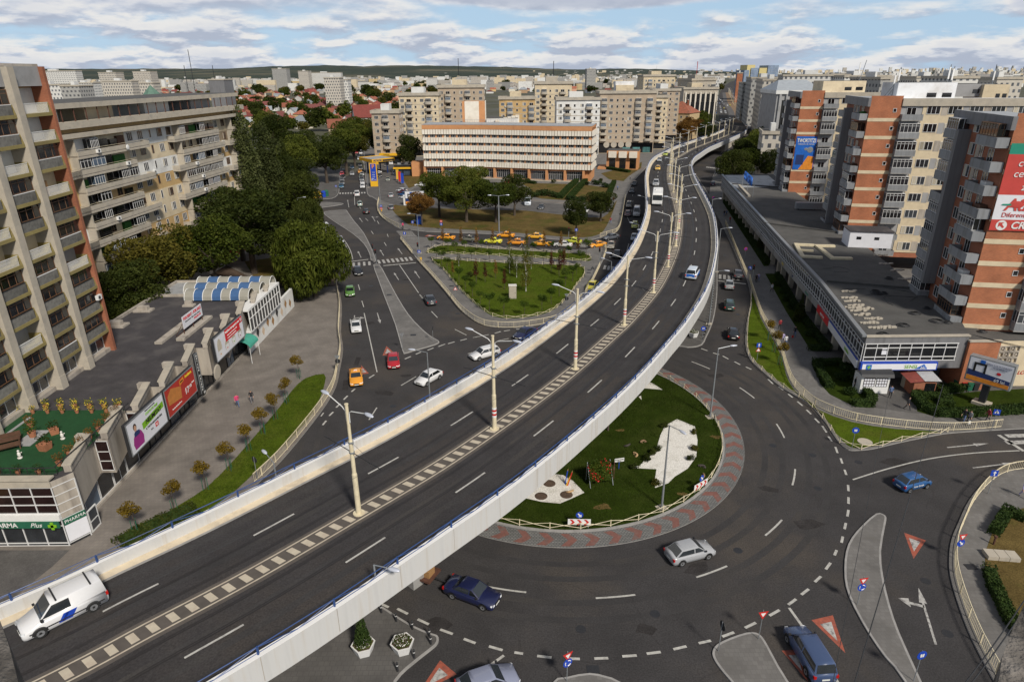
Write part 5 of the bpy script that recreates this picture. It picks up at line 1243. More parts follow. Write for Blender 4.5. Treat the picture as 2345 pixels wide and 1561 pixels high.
# roof garden
m=MB(); m.sheet([(-32,.7),(-.6,.7),(.2,1.9),(-.6,12.4),(-13.6,12.4),(-16,9),(-32,9)],6.565); m.build('artificial_turf',['turf'],LC)
m=MB()
for k in range(20): m.box(-14+k*.7-.02,-14+k*.7+.02,.62,.66,6.9,7.5)
m.box(-14.2,.2,.60,.68,7.45,7.5); m.box(-14.2,.2,.62,.66,6.9,6.95)
for k in range(16): m.box(.0,.04,1+k*.7,1.04+k*.7,6.56,7.4)
m.box(-.02,.06,.9,12.3,7.36,7.42); m.build('garden_railing',['metal_dark'],LC)
m=MB(); m.box(-9.2,-8.9,2,11,6.57,6.60); m.box(-7,-5.4,5.6,8.4,6.57,6.61); m.box(-9.5,-7.5,1.6,3.0,6.57,6.62); m.build('garden_paving',['render_grey'],LC)
POT=None
def pot(x,y,z,s,label,leafm='leaf_round',flower=None,square=False):
 t=thing('potted_plant',label,'potted plant',(x,y,z),rg.random()*6,'potted plants on the roof garden')
 m=MB()
 if square: m.taper(-.22*s,.22*s,-.22*s,.22*s,0,.42*s,1.25,1.25)
 else: m.cyl(0,0,0,.36*s,.15*s,10,0,.22*s)
 m.build('pot',['terracotta'],t)
 m=MB(); r_=random.Random(int(x*97+y*31))
 for i in range(120):
  a,b=r_.random()*6.28,r_.random(); rr=.34*s*math.sqrt(r_.random()); q=Vector((rr*math.cos(a),rr*math.sin(a),.40*s+b*.55*s)); u=Vector((r_.gauss(0,1),r_.gauss(0,1),r_.gauss(0,1))).normalized()*.05*s; w_=Vector((r_.gauss(0,1),r_.gauss(0,1),r_.gauss(0,1))).normalized()*.05*s
  m.add([q-u,q+w_,q+u,q-w_],[(0,1,2,3)],1 if flower and r_.random()<.4 else 0)
 m.build('foliage',[leafm,flower or leafm],t)
for k in range(9): pot(-51+k*1.45,58.2,6.57,1.1,f'yellow flowering pot in the back row of the roof garden, number {k+1} from the left','leaf_round','ad_yellow')
for k in range(8): pot(-50.2+k*1.45,57.2,6.57,.9,f'yellow pot in the front flower row of the roof garden, number {k+1} from the left','leaf_hedge','ad_yellow')
for k in range(7): pot(-38.7,47.8+k*1.45,6.57,1.2,f'leafy pot on the street side of the roof garden, number {k+1} from the near end','leaf_brown')
for k in range(8): pot(-51.5+k*1.7,46.5,6.57,1.0,f'small pot along the front railing of the roof garden, number {k+1} from the left','leaf_hedge')
for i,(x,y,s,q) in enumerate([(-44.2,52.6,1.6,0),(-42.6,53.2,1.4,1),(-46.6,50.2,1.3,1),(-48.5,48.8,1.4,0),(-41.6,50.4,1.6,1),(-45.6,54.4,1.3,0),(-49.5,55.0,1.2,0),(-50.3,53.6,1.2,0),(-51.2,52.2,1.2,0)]):
 pot(x,y,6.57,s,['big square planter on the turf','terracotta pot near the garden table','round pot beside the tower wall'][i%3]+(' with pale leaves' if q else ' with dark leaves'),['leaf_round','leaf_dark','leaf_brown'][i%3],square=bool(q))
for x,y,l in [(-47.0,52.0,'white cherub statue beside the garden bench'),(-41.2,52.2,'white cherub statue right of the big planter'),(-42.9,49.0,'white cherub statue near the front of the turf'),(-47.6,47.9,'white statue at the left of the turf')]:
 t=thing('garden_statue',l,'statue',(x,y,6.57)); m=MB(); m.cyl(0,0,0,.12,.2,8); m.ball(0,0,.38,.15,.13,.26); m.ball(.02,0,.72,.10,.10,.12); m.tube([(.1,.1,.45),(.25,.05,.6)],.04); m.build('figure',['gravel_white'],t,smooth=True)
def gtable():
 t=thing('garden_table','dark red wooden garden table on the roof turf','table',(-45.2,51.0,6.57),.6)
 m=MB(); m.box(-.9,.9,-.4,.4,.68,.74); m.build('tabletop',['wood_dark'],t)
 for sx in (-.8,.8):
  for sy in (-.3,.3): m=MB(); m.box(sx-.04,sx+.04,sy-.04,sy+.04,0,.68); m.build('leg',['wood_dark'],t)
 for i,(dx,dy,l) in enumerate(((0,-.9,'dark red garden bench in front of the garden table'),(0,.9,'dark red garden bench behind the garden table'))):
  b=thing('garden_bench',l,'bench',(-45.2+math.cos(.6)*dx-math.sin(.6)*dy,51.0+math.sin(.6)*dx+math.cos(.6)*dy,6.57),.6)
  m=MB(); m.box(-.9,.9,-.2,.2,.38,.43); m.build('seat',['wood_dark'],b)
  m=MB(); y_=-.24 if i==0 else .20; m.box(-.9,.9,y_,y_+.04,.45,.85); m.build('backrest',['wood_dark'],b)
  for sx in (-.8,.8): m=MB(); m.box(sx-.04,sx+.04,-.2,.2,0,.38); m.build('leg',['wood_dark'],b)
gtable()
# striped barrel canopies with glazed gallery
for k,(y0,w_,xa,xb) in enumerate(((91.2,2.7,-48.0,-38.6),(94.2,2.9,-49.5,-38.0),(97.5,2.7,-49.0,-37.6))):
 t=thing('vaulted_canopy',['nearest blue and grey striped vaulted canopy on the shopping building','middle blue and grey striped vaulted canopy','furthest blue and grey striped vaulted canopy'][k],'canopy',(xa,y0+w_/2,6.6),0,'striped vaulted canopies')
 n=8; nx=7; L_=xb-xa
 for i in range(nx):
  m=MB(); a=L_*i/nx; b=L_*(i+1)/nx-.05
  for j in range(n):
   t0,t1=math.pi*j/n,math.pi*(j+1)/n; R_=w_/2
   p=lambda x,tt,r=R_:(x,-r*math.cos(tt),.15+1.35*math.sin(tt)*r/R_)
   m.quad(p(a,t0),p(b,t0),p(b,t1),p(a,t1),0); m.quad(p(a,t1,R_-.05),p(b,t1,R_-.05),p(b,t0,R_-.05),p(a,t0,R_-.05),0)
  m.build('canopy_sheet',['canopy_blue' if i%2 else 'canopy_grey'],t)
 for i in range(nx+1):
  m=MB(); m.tube([(L_*i/nx,-w_/2*math.cos(math.pi*j/10)*1.01,.15+1.37*math.sin(math.pi*j/10)) for j in range(11)],.05,4); m.build('rib',['paint_white'],t)
GA_=thing('glazed_gallery','white framed glazed gallery at the end of the striped canopies','glazed gallery',(-38.0,86.8,0))
m=MB(); m.box(-.6,.9,0,13.2,3.3,3.5,0); m.box(-.6,1.0,0,13.2,6.5,6.8,0); m.box(.84,.90,.2,13,3.5,6.5,1); m.build('wall',['paint_white','glass'],GA_)
for k in range(12): m=MB(); yk=.1+k*1.18; m.box(.86,.98,yk-.05,yk+.05,3.5,6.5); m.build('post',['paint_white'],GA_)
m=MB(); m.box(.86,.97,0,13,5.3,5.4); m.build('transom',['paint_white'],GA_)
MW=thing('mosaic_wall','pink and white wall with brown diamond shapes below the glazed gallery','wall',(-37.7,87.0,0))
m=MB(); m.add([(0,0,.1),(0,20.5,.1),(0,20.5,3.4),(0,0,3.1),(-.4,0,.1),(-.4,20.5,.1),(-.4,20.5,3.4),(-.4,0,3.1)],[(0,1,2,3),(5,4,7,6),(3,2,6,7),(4,0,3,7),(1,5,6,2)]); m.build('wall_panel',['ad_white' if 0 else 'render_white'],MW)
for k in range(9):
 y_=1.3+k*2.15; z_=1.4+(k%2)*.6;
 m=MB(); m.add([(.012,y_-.6,z_),(.012,y_,z_-.8),(.012,y_+.6,z_),(.012,y_,z_+.8)],[(0,1,2,3)],0); m.build('diamond',[['wood','metal_dark','render_peach','wood'][k%4]],MW)
# billboards on the sawtooth front: each a flat lit box bolted to the wall
def board(name,label,x,y0,y1,z0,z1,face,cat='billboard',d=.35):
 t=thing(name,label,cat,(x,y0,z0),rad(90)); w=y1-y0; h=z1-z0
 m=MB(); m.box(0,w,0,d,0,h); m.build('box',['metal_dark'],t)
 m=MB(); m.box(.08,w-.08,-.02,0,.08,h-.08); m.build('poster',[face],t)
 m=MB(); e=.10
 m.box(0,w,-.05,0.02,0,e); m.box(0,w,-.05,.02,h-e,h); m.box(0,e,-.05,.02,e,h-e); m.box(w-e,w,-.05,.02,e,h-e); m.build('frame',['metal_grey'],t)
 return t,w,h
t,w,h=board('billboard','white telecom billboard with a woman in purple and the word NELIMITAT',-36.55,54.1,61.1,3.4,6.8,'ad_white')
def flat(t,mt,pts,name,dz=.03): m=MB(); m.add([(a,-dz,b) for a,b in pts],[tuple(range(len(pts)))]); return m.build(name,[mt],t)
flat(t,'ad_green',[(2.6,1.5),(6.8,1.9),(6.8,2.55),(2.6,2.2)],'green_band')
flat(t,'ad_purple',[(.75,.3),(2.35,.3),(2.5,1.1),(2.2,1.75),(1.7,1.95),(1.2,1.9),(.8,1.5),(.6,.9)],'printed_jumper'); flat(t,'ad_navy',[(1.05,1.55),(1.95,1.55),(2.0,1.95),(1.3,2.1),(1.0,1.9)],'printed_scarf',.04)
flat(t,'ad_skin',[(1.35+.22*math.cos(a*.6283),2.35+.33*math.sin(a*.6283)) for a in range(10)],'printed_face',.045); flat(t,'hair',[(1.35+.30*math.cos(a*.6283),2.5+.36*math.sin(a*.6283)) for a in range(10)],'printed_hair',.035)
text('NELIMITAT',.62,'ad_black',t,(4.7,-.05,2.02),shear=.2,bold=.012); text('COSMOTE FREE',.34,'ad_green',t,(4.6,-.05,2.75),shear=.2); text('la TOATE ABONAMENTELE',.26,'ad_black',t,(4.6,-.05,1.35)); text('de la',.22,'ad_black',t,(4.0,-.05,.85)); text('0,5',.30,'paint_white',t,(5.0,-.06,.85))
flat(t,'ad_bright_red',[(4.7,.62),(5.3,.62),(5.3,1.1),(4.7,1.1)],'price_box',.04); text('Telefoane la preturi speciale',.17,'ad_black',t,(4.4,-.05,3.1))
t,w,h=board('billboard','red flooring billboard with wooden planks and the price 17,49',-36.5,61.35,68.1,3.5,6.75,'ad_red')
flat(t,'ad_wood',[(.5,1.3),(3.3,.9),(3.5,2.2),(1.4,2.9),(.5,2.3)],'printed_planks')
text('17',.95,'paint_white',t,(4.5,-.05,1.15),bold=.02,shear=.15); text(',49',.5,'paint_white',t,(5.4,-.05,1.3)); text('lei/m2',.24,'paint_white',t,(6.1,-.05,1.5)); text('Ambient',.45,'ad_yellow',t,(5.4,-.05,2.75),bold=.01); text('Parchet laminat 8 mm',.24,'paint_white',t,(2.0,-.05,.6)); flat(t,'ad_orange',[(3.3,2.3),(4.3,2.5),(4.3,3.0),(3.3,2.8)],'printed_label',.035); text('OFERTA',.2,'ad_black',t,(3.8,-.05,2.65))
t,w,h=board('billboard','pale billboard with four printed faces and a bright red text box',-36.5,74.1,83.1,4.35,7.5,'ad_white')
flat(t,'ad_bright_red',[(3.2,1.45),(7.9,1.45),(7.9,2.2),(8.85,2.2),(8.85,3.0),(3.2,3.0)],'red_text_box')
text('Vodafone iti pregateste ceva',.42,'paint_white',t,(5.6,-.05,2.62),maxw=4.6,bold=.006); text('Vino in magazinele noastre si afla',.24,'paint_white',t,(5.4,-.05,2.1),maxw=4.2); text('ce surpriza avem pentru tine',.24,'paint_white',t,(5.2,-.05,1.75),maxw=3.6)
for k in range(4):
 cx_=1.3+k*2.1; flat(t,'curtain',[(cx_+.62*math.cos(a*.5236),(1.55 if k==0 else 1.0)+(1.1 if k==0 else .75)*math.sin(a*.5236)) for a in range(12)],'printed_hood',.028)
 flat(t,'paint_white',[(cx_-.5,1.15),(cx_+.5,1.15),(cx_+.45,.6),(cx_+.2,.25),(cx_-.2,.25),(cx_-.45,.6)],'printed_chin',.034)
 flat(t,['ad_orange','ad_bright_red','ad_green','ad_purple'][k],[(cx_-.2,.62),(cx_,.55),(cx_+.2,.62),(cx_,.76)],'printed_lips',.04)
text('O',.55,'paint_white',t,(8.4,-.06,2.6),bold=.02)
t,w,h=board('vertical_sign','tall black optician sign with white letters down the sawtooth wall',-36.75,69.35,70.1,2.4,7.5,'ad_black','sign',.2)
for i,ch in enumerate('OPTICA MALAGA'):
 if ch!=' ': text(ch,.38,'paint_white',t,(w/2,-.05,h-.35-i*.36))
m=MB(); m.ball(w/2,-.16,.1,.6,.05,.36,14,6); m.build('logo_disc',['ad_black'],t); text('M',.5,'paint_white',t,(w/2,-.24,.1))
def rent():
 t=thing('rental_sign','white FOR RENT - FOR SALE board standing on the black tar roof','sign',(-41.5,77.4,6.56),rad(90))
 m=MB(); m.box(0,5.4,0,.06,1.0,2.6); m.build('panel',['ad_white'],t)
 text('FOR RENT - FOR SALE',.50,'ad_bright_red',t,(2.7,-.02,2.22),maxw=5.0,bold=.01); text('Bancar, Farmacie - Tehnic - Depozit - Alimente',.22,'ad_black',t,(2.7,-.02,1.78),maxw=4.8); text('0766.835.100',.36,'ad_bright_red',t,(3.9,-.02,1.42))
 for x in (.1,2.7,5.3): m=MB(); m.box(x-.04,x+.04,.07,.15,0,2.55); m.tube([(x,.1,1.8),(x,1.3,0)],.035,5); m.build('support',['metal_rust'],t)
 m=MB(); m.tube([(-.5,.7,.2),(6,.7,.2)],.07,6); m.build('base_rail',['metal_rust'],t)
rent()
t=thing('satellite_dish','large cream satellite dish on a bracket below the pale billboard','satellite dish',(-37.0,73.2,3.2))
m=MB(); m.cyl(0,0,0,.08,1.0,20,0,.8); m.T=None
m.v=[(z*1+.7,x,y+.3) for x,y,z in m.v]; m.build('dish',['pale_concrete'],t); m=MB(); m.tube([(0,0,0),(.7,0,.3)],.05); m.build('bracket',['metal_dark'],t)
t=thing('green_awning','faded green vaulted awning over a doorway beside the mosaic wall','awning',(-37.6,83.2,2.4))
m=MB()
for j in range(5):
 a,b=math.pi/2*j/5,math.pi/2*(j+1)/5; p=lambda y,a_:(1.5*math.sin(a_),y,1.0*math.cos(a_)); m.quad(p(0,b),p(3.2,b),p(3.2,a),p(0,a))
m.build('canopy',['awning_green'],t); m=MB(); m.box(1.4,1.46,.0,.06,-2.3,0); m.box(1.4,1.46,3.1,3.16,-2.3,0); m.box(1.4,1.46,.06,3.1,-.08,0); m.build('side_frame',['paint_white'],t)
# ------------------------------------------------------------ hotel
HF=sm([(-33.2,258.4),(-22,257.6),(-11.2,255.7),(1.6,251.6),(14,247.2),(29.1,243.6)],8)
HO=thing('hotel','five storey hotel with white panel bands on an orange front behind the taxi rank','hotel',(HF[0][0],HF[0][1],0))
def hl(p,z): return (p[0]-HF[0][0],p[1]-HF[0][1],z)
def hwall(m,f,z0,z1,mi=0,cap=False):
 for a,b in zip(f[:-1],f[1:]):
  m.quad(hl(a,z0),hl(b,z0),hl(b,z1),hl(a,z1),mi)
def hslab(front,back,z0,z1,mi=0,top=None):
 m=MB(); poly=[hl(p,0)[:2] for p in front]+[hl(p,0)[:2] for p in back[::-1]]; m.prism(poly,z0,z1,mi,top); return m
HB_=offset(HF,14)
hslab(HF,HB_,4.4,19.0,0,1).build('wall',['render_orange','roof_grey'],HO)
hslab(offset(HF,.9),HB_,.3,4.4,0).build('ground_floor',['render_orange'],HO)
hslab(offset(HF,-.55),HB_,18.0,19.55,0,1).build('parapet',['render_orange','roof_grey'],HO)
m=MB(); poly=[hl(p,0)[:2] for p in offset(HF,.4)]+[hl(p,0)[:2] for p in offset(HF,13.6)[::-1]]; m.prism(poly,19.5,19.62,1,0); m.build('flat_roof',['roof_silver','grey_concrete'],HO)
hslab(offset(HF,-1.2),HF,0,.45).build('plinth',['pale_concrete'],HO)
BZ=[(4.5,6.25),(7.4,9.15),(10.4,12.1),(13.3,15.0),(16.25,17.95)]
for z0,z1 in BZ:
 m=MB()
 for (p,h) in along(HF,1.02,.1):
  c,s_=math.cos(h),math.sin(h); o=hl(p,0); w=.86
  def q(t,d,z): return (o[0]+c*t+s_*d,o[1]+s_*t-c*d,z)
  v=[q(0,.1,z0),q(w,.1,z0),q(w,.62,z0-.05),q(0,.62,z0-.05),q(0,.1,z1),q(w,.1,z1),q(w,.50,z1),q(0,.50,z1)]
  m.add(v,[(3,2,1,0),(4,5,6,7)[::-1],(3,7,6,2)[::-1],(2,6,5,1)[::-1],(0,4,7,3)[::-1]])
 m.build('panel_band',['cladding_white'],HO)
for wz in (6.3,9.2,12.15,15.05):
 for p,h in along(HF,2.66,1.2):
  o=hl(p,0); put(winmesh(1.9,1.15,3,'window_frame','glass_dark',curt=rg.random()<.3),'window',HO,(o[0]+math.sin(h)*.03,o[1]-math.cos(h)*.03,wz),h)
for i,(p,h) in enumerate(along(HF,6.85,.1)):
 o=hl(p,0); m=MB(); m.box(-.3,.5,-.35,1.2,.3,4.5); m.build('pier',['render_orange'],HO,loc=(o[0],o[1],0),rz=h)
g1=offset(HF,.85)
for i,(p,h) in enumerate(along(g1,6.85,3.75)):
 o=hl(p,0)
 if i==2: continue
 put(winmesh(5.6,3.0,7,'window_frame','glass',.66,curt=False),'ground_window',HO,(o[0],o[1],.6),h)
m=MB(); p=HF[14]; o=hl(p,0); m.box(-2.6,2.6,-3.6,.5,3.2,4.1); m.build('entrance_canopy',['paint_white'],HO,loc=(o[0],o[1],0),rz=dirpt(HF[13],HF[15]))
m=MB(); m.box(-2.2,2.2,.1,.8,.4,3.2); m.build('entrance_door',['glass_dark'],HO,loc=(o[0],o[1],0),rz=dirpt(HF[13],HF[15]))
# right hand end wall, with slanted white bands
e0=HF[-1]; e1=HB_[-1]; eh=dirpt(e0,e1); eL=math.hypot(e1[0]-e0[0],e1[1]-e0[1])
for z0,z1 in BZ:
 m=MB(); m.add([(-.6,-.1,z0),(eL,-.1,z0),(eL,-.75,z0),(-.6,-.75,z0),(-.6,-.1,z1),(eL,-.1,z1),(eL,-.45,z1),(-.6,-.45,z1)],[(0,1,2,3),(7,6,5,4),(2,6,7,3),(1,5,6,2),(3,7,4,0)]); o=hl(e0,0); m.build('end_band',['cladding_white'],HO,loc=(o[0],o[1],0),rz=eh)
for wz in (6.3,9.2,12.15,15.05):
 for k in range(5):
  o=hl(e0,0); c,s_=math.cos(eh),math.sin(eh); x=1.6+k*2.7
  put(winmesh(1.9,1.15,3,'window_frame','glass_dark'),'end_window',HO,(o[0]+c*x+s_*.03,o[1]+s_*x-c*.03,wz),eh)
# stair tower and rear wing on the roof
x0,y0,_=hl((-18.8,275),0)
m=MB(); m.box(x0,x0+9,y0-2.4,y0+5,10,27.1); m.build('stair_tower',['render_orange'],HO)
m=MB(); m.box(x0+1.0,x0+6.6,y0-2.55,y0-2.4,17.5,27.2); m.build('tower_panel',['cladding_white'],HO)
m=MB(); m.box(x0+8.99,x0+9.2,y0-2.5,y0+5,12,27.3); m.build('tower_fin',['cladding_white'],HO)
m=MB(); m.box(x0+9.5,x0+22,y0-4,y0+9,12,20.8,0,1); m.build('rear_wing',['render_white','roof_grey'],HO)
m=MB()
for k in range(6): m.box(x0+13+k*1.6,x0+14.5+k*1.6,y0-5+k*1.2,y0-4.5+k*1.2,18.0,20.6+k*.25)
m.build('stepped_parapet',['cladding_white'],HO)
m=MB();
for k in range(40): m.box(x0-14+k*.9,x0-13.95+k*.9,y0-6,y0-5.95,19.6,20.6)
m.box(x0-14,x0+21,y0-6,y0-5.95,20.55,20.62); m.build('roof_railing',['metal_grey'],HO)
AX=thing('hotel_annex','low orange annex with white boxes beside the hotel end','annex building',(*G(1388,388),0),rad(-14))
m=MB(); m.box(0,13,0,9,0,7.5,0,1); m.build('wall',['render_orange','roof_grey'],AX)
for k in range(3):
 m=MB(); m.box(.8+k*4.2,4.0+k*4.2,-1.3,0,4.9,7.3); m.build('white_box',['cladding_white'],AX)
 m=MB(); m.box(1.1+k*4.2,3.7+k*4.2,-.05,0,.5,4.8); m.build('window',['glass_dark'],AX)
m=MB(); m.box(-3.5,0,-1,8,0,.9); m.build('terrace',['render_orange'],AX)
SW=thing('side_wall','orange yard wall at the left end of the hotel','wall',(*G(944,405),0),rad(4))
m=MB(); m.box(0,6.0,0,6,0,5.5); m.build('wall',['render_orange'],SW)
# ------------------------------------------------------------ petrol station
c0=G(852,372,5.2); c1=G(904,367,5.2)
GS=thing('petrol_canopy','yellow edged flat canopy of the petrol station reading PETROM','petrol station canopy',(c0[0],c0[1],0),dirpt(c0,c1))
L_=math.hypot(c1[0]-c0[0],c1[1]-c0[1])
m=MB(); m.box(.1,L_-.1,.1,10.9,5.2,6.1,0,1); m.build('roof',['paint_yellow','roof_silver'],GS)
m=MB(); m.box(0,L_,0,.1,5.1,6.3); m.box(0,L_,10.9,11,5.1,6.3); m.box(0,.1,.1,10.9,5.1,6.3); m.box(L_-.1,L_,.1,10.9,5.1,6.3); m.build('fascia',['paint_yellow'],GS)
m=MB(); m.box(L_*.46,L_-.3,-.05,0,5.25,5.9); m.build('grey_stripe',['metal_dark'],GS)
text('PETROM',.95,'ad_navy',GS,(L_*.24,-.06,5.65),maxw=3.9,bold=.03)
for x in (2.2,L_-2.2):
 for y in (2.6,8.4): m=MB(); m.box(x-.2,x+.2,y-.2,y+.2,0,5.2); m.build('column',['ad_navy'],GS)
for k,x in enumerate((2.2,L_-2.2)):
 t=thing('fuel_pump',['fuel pump under the left of the petrol canopy','fuel pump under the right of the petrol canopy'][k],'fuel pump',(c0[0]+x,c0[1]+1.2,0.2)); m=MB(); m.box(-.4,.4,-.25,.25,0,1.6); m.build('body',['paint_white'],t); m=MB(); m.box(-.3,.3,-.27,-.25,1.0,1.4); m.build('display',['ad_navy'],t)
GSH=thing('petrol_shop','dark glass petrol station shop with a yellow band','shop building',(*G(904,404),0),rad(2))
m=MB(); m.box(0,9.5,0,9,0,4.2,0,1); m.build('wall',['glass_dark','roof_grey'],GSH); m=MB(); m.box(-.3,9.6,-.9,-.1,2.9,3.5); m.build('yellow_band',['paint_yellow'],GSH)
for k in range(3): m=MB(); m.box(.5+k*3.1,3.1+k*3.1,-.06,0,.4,2.7); m.build('window',['glass_blue'],GSH)
for k in range(3): m=MB(); m.box(1+k*2.6,2.4+k*2.6,3,4.2,4.2,4.8); m.build('roof_unit',['roof_silver'],GSH)
b=G(858,428); PS=thing('price_sign','tall blue and yellow petrol price sign with a white and red P','price sign',(b[0],b[1],.13),rad(3))
m=MB(); m.box(-1.3,1.3,-.2,.2,0,8.2); m.build('frame',['paint_yellow'],PS); m=MB(); m.box(-1.0,1.0,-.24,-.2,2.0,7.9); m.build('panel',['sign_blue'],PS)
text('P',1.8,'ad_orange',PS,(0,-.28,6.9),bold=.05)
for k,tx in enumerate(('5.97','6.05','2.99')): text(tx,.55,'paint_white',PS,(0,-.27,4.9-k*.8))
text('GPL  OMV',.4,'paint_white',PS,(0,-.27,2.4))
for i,(x,y,l,mm) in enumerate([(908,415,'yellow banner by the petrol station exit','paint_yellow'),(913,420,'red banner by the petrol station exit','paint_red'),(919,424,'blue banner by the petrol station exit','sign_blue')]):
 t=thing('banner_flag',l,'banner',(*G(x,y),.13)); m=MB(); m.box(-.05,.05,-.05,.05,0,4.2); m.build('pole',['metal_grey'],t); m=MB(); m.box(.05,1.0,-.02,.02,.6,4.1); m.build('banner_cloth',[mm],t)
t=thing('kiosk','small white security kiosk beside the row of parked cars','kiosk',(*G(934,470),.14)); m=MB(); m.box(-1.1,1.1,-1,1,0,2.6); m.build('wall',['paint_white'],t); m=MB(); m.box(-.6,.6,-1.03,-1,1.1,2.0); m.build('window',['glass_dark'],t); m=MB(); m.box(-1.25,1.25,-1.15,1.15,2.6,2.75); m.build('roof',['paint_white'],t)
t=thing('portable_toilet','blue portable toilet under the small billboard','portable toilet',(*G(961,514),.14)); m=MB(); m.box(-.65,.65,-.65,.65,0,2.2); m.build('cabin',['ad_blue'],t); m=MB(); m.box(-.4,.4,-.68,-.65,.1,2.0); m.build('door',['sign_blue'],t); m=MB(); m.taper(-.7,.7,-.7,.7,2.2,2.45,.7,.7); m.build('roof',['ad_white'],t)
# ------------------------------------------------------------ apartment blocks
def apt(label,x0,x1,Y,h,D=13,rz=0,wall='brick_tan',cols=None,fl=None,base=4.2,z0=0,curved=True,roofbox=True,wside=True,name='apartment_block',ph=2.85):
 W_=x1-x0; t=thing(name,label,'apartment building',(x0,Y,z0),rz)
 m=MB(); m.box(0,W_,0,D,0,h-.9,0,1); m.build('wall',[wall,'roof_grey'],t)
 m=MB(); m.box(-.5,W_+.5,-.6,0,h-1.3,h,0); m.box(-.5,W_+.5,D,D+.6,h-1.3,h,0); m.box(-.5,0,0,D,h-1.3,h,0); m.box(W_,W_+.5,0,D,h-1.3,h,0); m.build('parapet',['pale_concrete'],t)
 F=Face(t,0,0,0); n=fl or int((h-1.3-base)/ph); W2=W_
 cols=cols or []
 if not cols:
  k=max(3,int(W_/3.1)); cols=[(i+.5)*W_/k for i in range(k)]; cols=[('b' if i%3==1 else 'w' if i%3==0 else 's',c) for i,c in enumerate(cols)]
 for f in range(n):
  z=base+f*ph
  m=MB(); m.box(-.03,W_+.03,-.05,0,z-.32,z-.05); m.build('floor_band',['pale_concrete'],t)
  for ty,c in cols:
   if ty=='b':
    F.put('balcony',balcmesh(3.4,1.35,.95,.18,'pale_concrete','pale_concrete',curved=curved),c,z,.02)
    if rg.random()<.45: F.put('balcony_glazing',glazing(2.6,.95,1.5,4,'window_frame','glass' if rg.random()<.6 else 'glass_blue'),c,z+.95,.02)
    else: F.put('window',winmesh(2.0,2.1,2,rg.choice(['window_frame','window_frame_brown']),'glass_dark'),c,z+.05,.02)
   elif ty=='w': F.put('window',winmesh(1.7,1.4,3,'window_frame','glass' if rg.random()<.7 else 'glass_blue',curt=rg.random()<.4),c,z+.85,.02)
   else: F.put('window',winmesh(.9,1.2,1,'window_frame','glass_dark'),c,z+.9,.02)
   if rg.random()<.08: F.put('air_conditioner',acmesh(),c+1.3,z+.2,.03)
 if wside:
  for ss in (1,-1):
   Fs=Face(t,W_ if ss>0 else 0,0 if ss>0 else D,rad(90)*ss)
   for f in range(n):
    for c in (D*.3,D*.72): Fs.put('side_window',winmesh(1.7,1.4,3,'window_frame','glass'),c,base+f*ph+.85,.02)
 if roofbox:
  m=MB(); m.box(W_*.3,W_*.62,D*.3,D*.8,h-.9,h+2.4); m.build('roof_room',[rg.choice(['render_white','pale_concrete','render_cream'])],t)
  m=MB(); m.tube([(W_*.5,D*.5,h+2.4),(W_*.5,D*.5,h+6)],.05,4); m.build('aerial',['metal_dark'],t)
 # shops at street level
 m=MB(); m.box(.3,W_-.3,-.08,-.0,.4,base-1.0); m.build('shop_front',['glass_dark'],t)
 return t
aA=apt('lowest apartment block with a yellow bank sign behind the petrol station',-60.1,-48.4,300,22.9,12)
m=MB(); m.box(2.2,11.7,-1.6,0,4.0,5.0); m.build('bank_sign',['paint_yellow'],aA); text('Raiffeisen',.7,'ad_black',aA,(5.4,-1.64,4.5)); m=MB(); m.box(.4,1.3,-.3,0,0,4); m.build('yellow_pillar',['paint_yellow'],aA)
apt('tan apartment block between the petrol station and the hotel, rounded balconies',-52.6,-34.0,330,29.1,14,wall='render_cream')
apt('tall stepped apartment block directly behind the hotel stair tower',-36,-13,350,32.1,14)
apt('low set apartment block behind the middle of the hotel',-5.4,12.6,350,26.4,12,wall='render_tan')
apt('tall plain apartment tower behind the middle of the hotel',13.3,32.8,370,33.1,12,wall='render_cream')
apt('apartment block with corner balconies behind the right of the hotel',22.2,42.9,330,26.5,12,wall='render_white')
gB=apt('large corner apartment block with round base windows, right of the hotel',43.4,70.5,335,29.1,16,cols=[('b',2),('w',5.5),('s',8.5),('s',11.5),('w',14.5),('b',18.5),('b',24.0)],base=6.2)
for k in range(4):
 m=MB(); m.cyl(0,0,-.06,.06,1.25,20,1); m.cyl(0,0,.0,.10,1.45,20,0); m.v=[(x+4+k*3.6,-z-.02,y+4.3) for x,y,z in m.v]; m.build('round_window',['pale_concrete','glass_dark'],gB)
for k in range(3): m=MB(); m.box(12+k*5,15.6+k*5,-.12,-.06,.4,3.0); m.build('teal_window',['glass_teal'],gB)
m=MB(); m.box(8,17,6,12,28,33.2); m.build('white_roof_room',['roof_white'],gB)
gC=apt('apartment block stepping back along the left side of the boulevard',71,80,352,26.5,30,wall='render_cream')
apt('second apartment block along the left side of the boulevard',83,97,398,28.5,26)
apt('pale flat roofed apartment block further along the boulevard',98,121,515,35.5,24,wall='render_cream',curved=False)
apt('concrete block with a brown roof storey on the left of the boulevard',122,138,470,33.0,40,wall='pale_concrete',curved=False)
t=apt('civic building with tall columns on the left of the boulevard',112,134,450,28.0,24,wall='pale_concrete',cols=[('s',2)],fl=1,base=20,curved=False)
for k in range(7): m=MB(); m.box(1+k*3.2,1.7+k*3.2,-.7,0,4,25); m.build('column',['cladding_white'],t)
for k in range(6): m=MB(); m.box(2.2+k*3.2,3.8+k*3.2,-.05,0,5,24); m.build('tall_window',['glass_dark'],t)
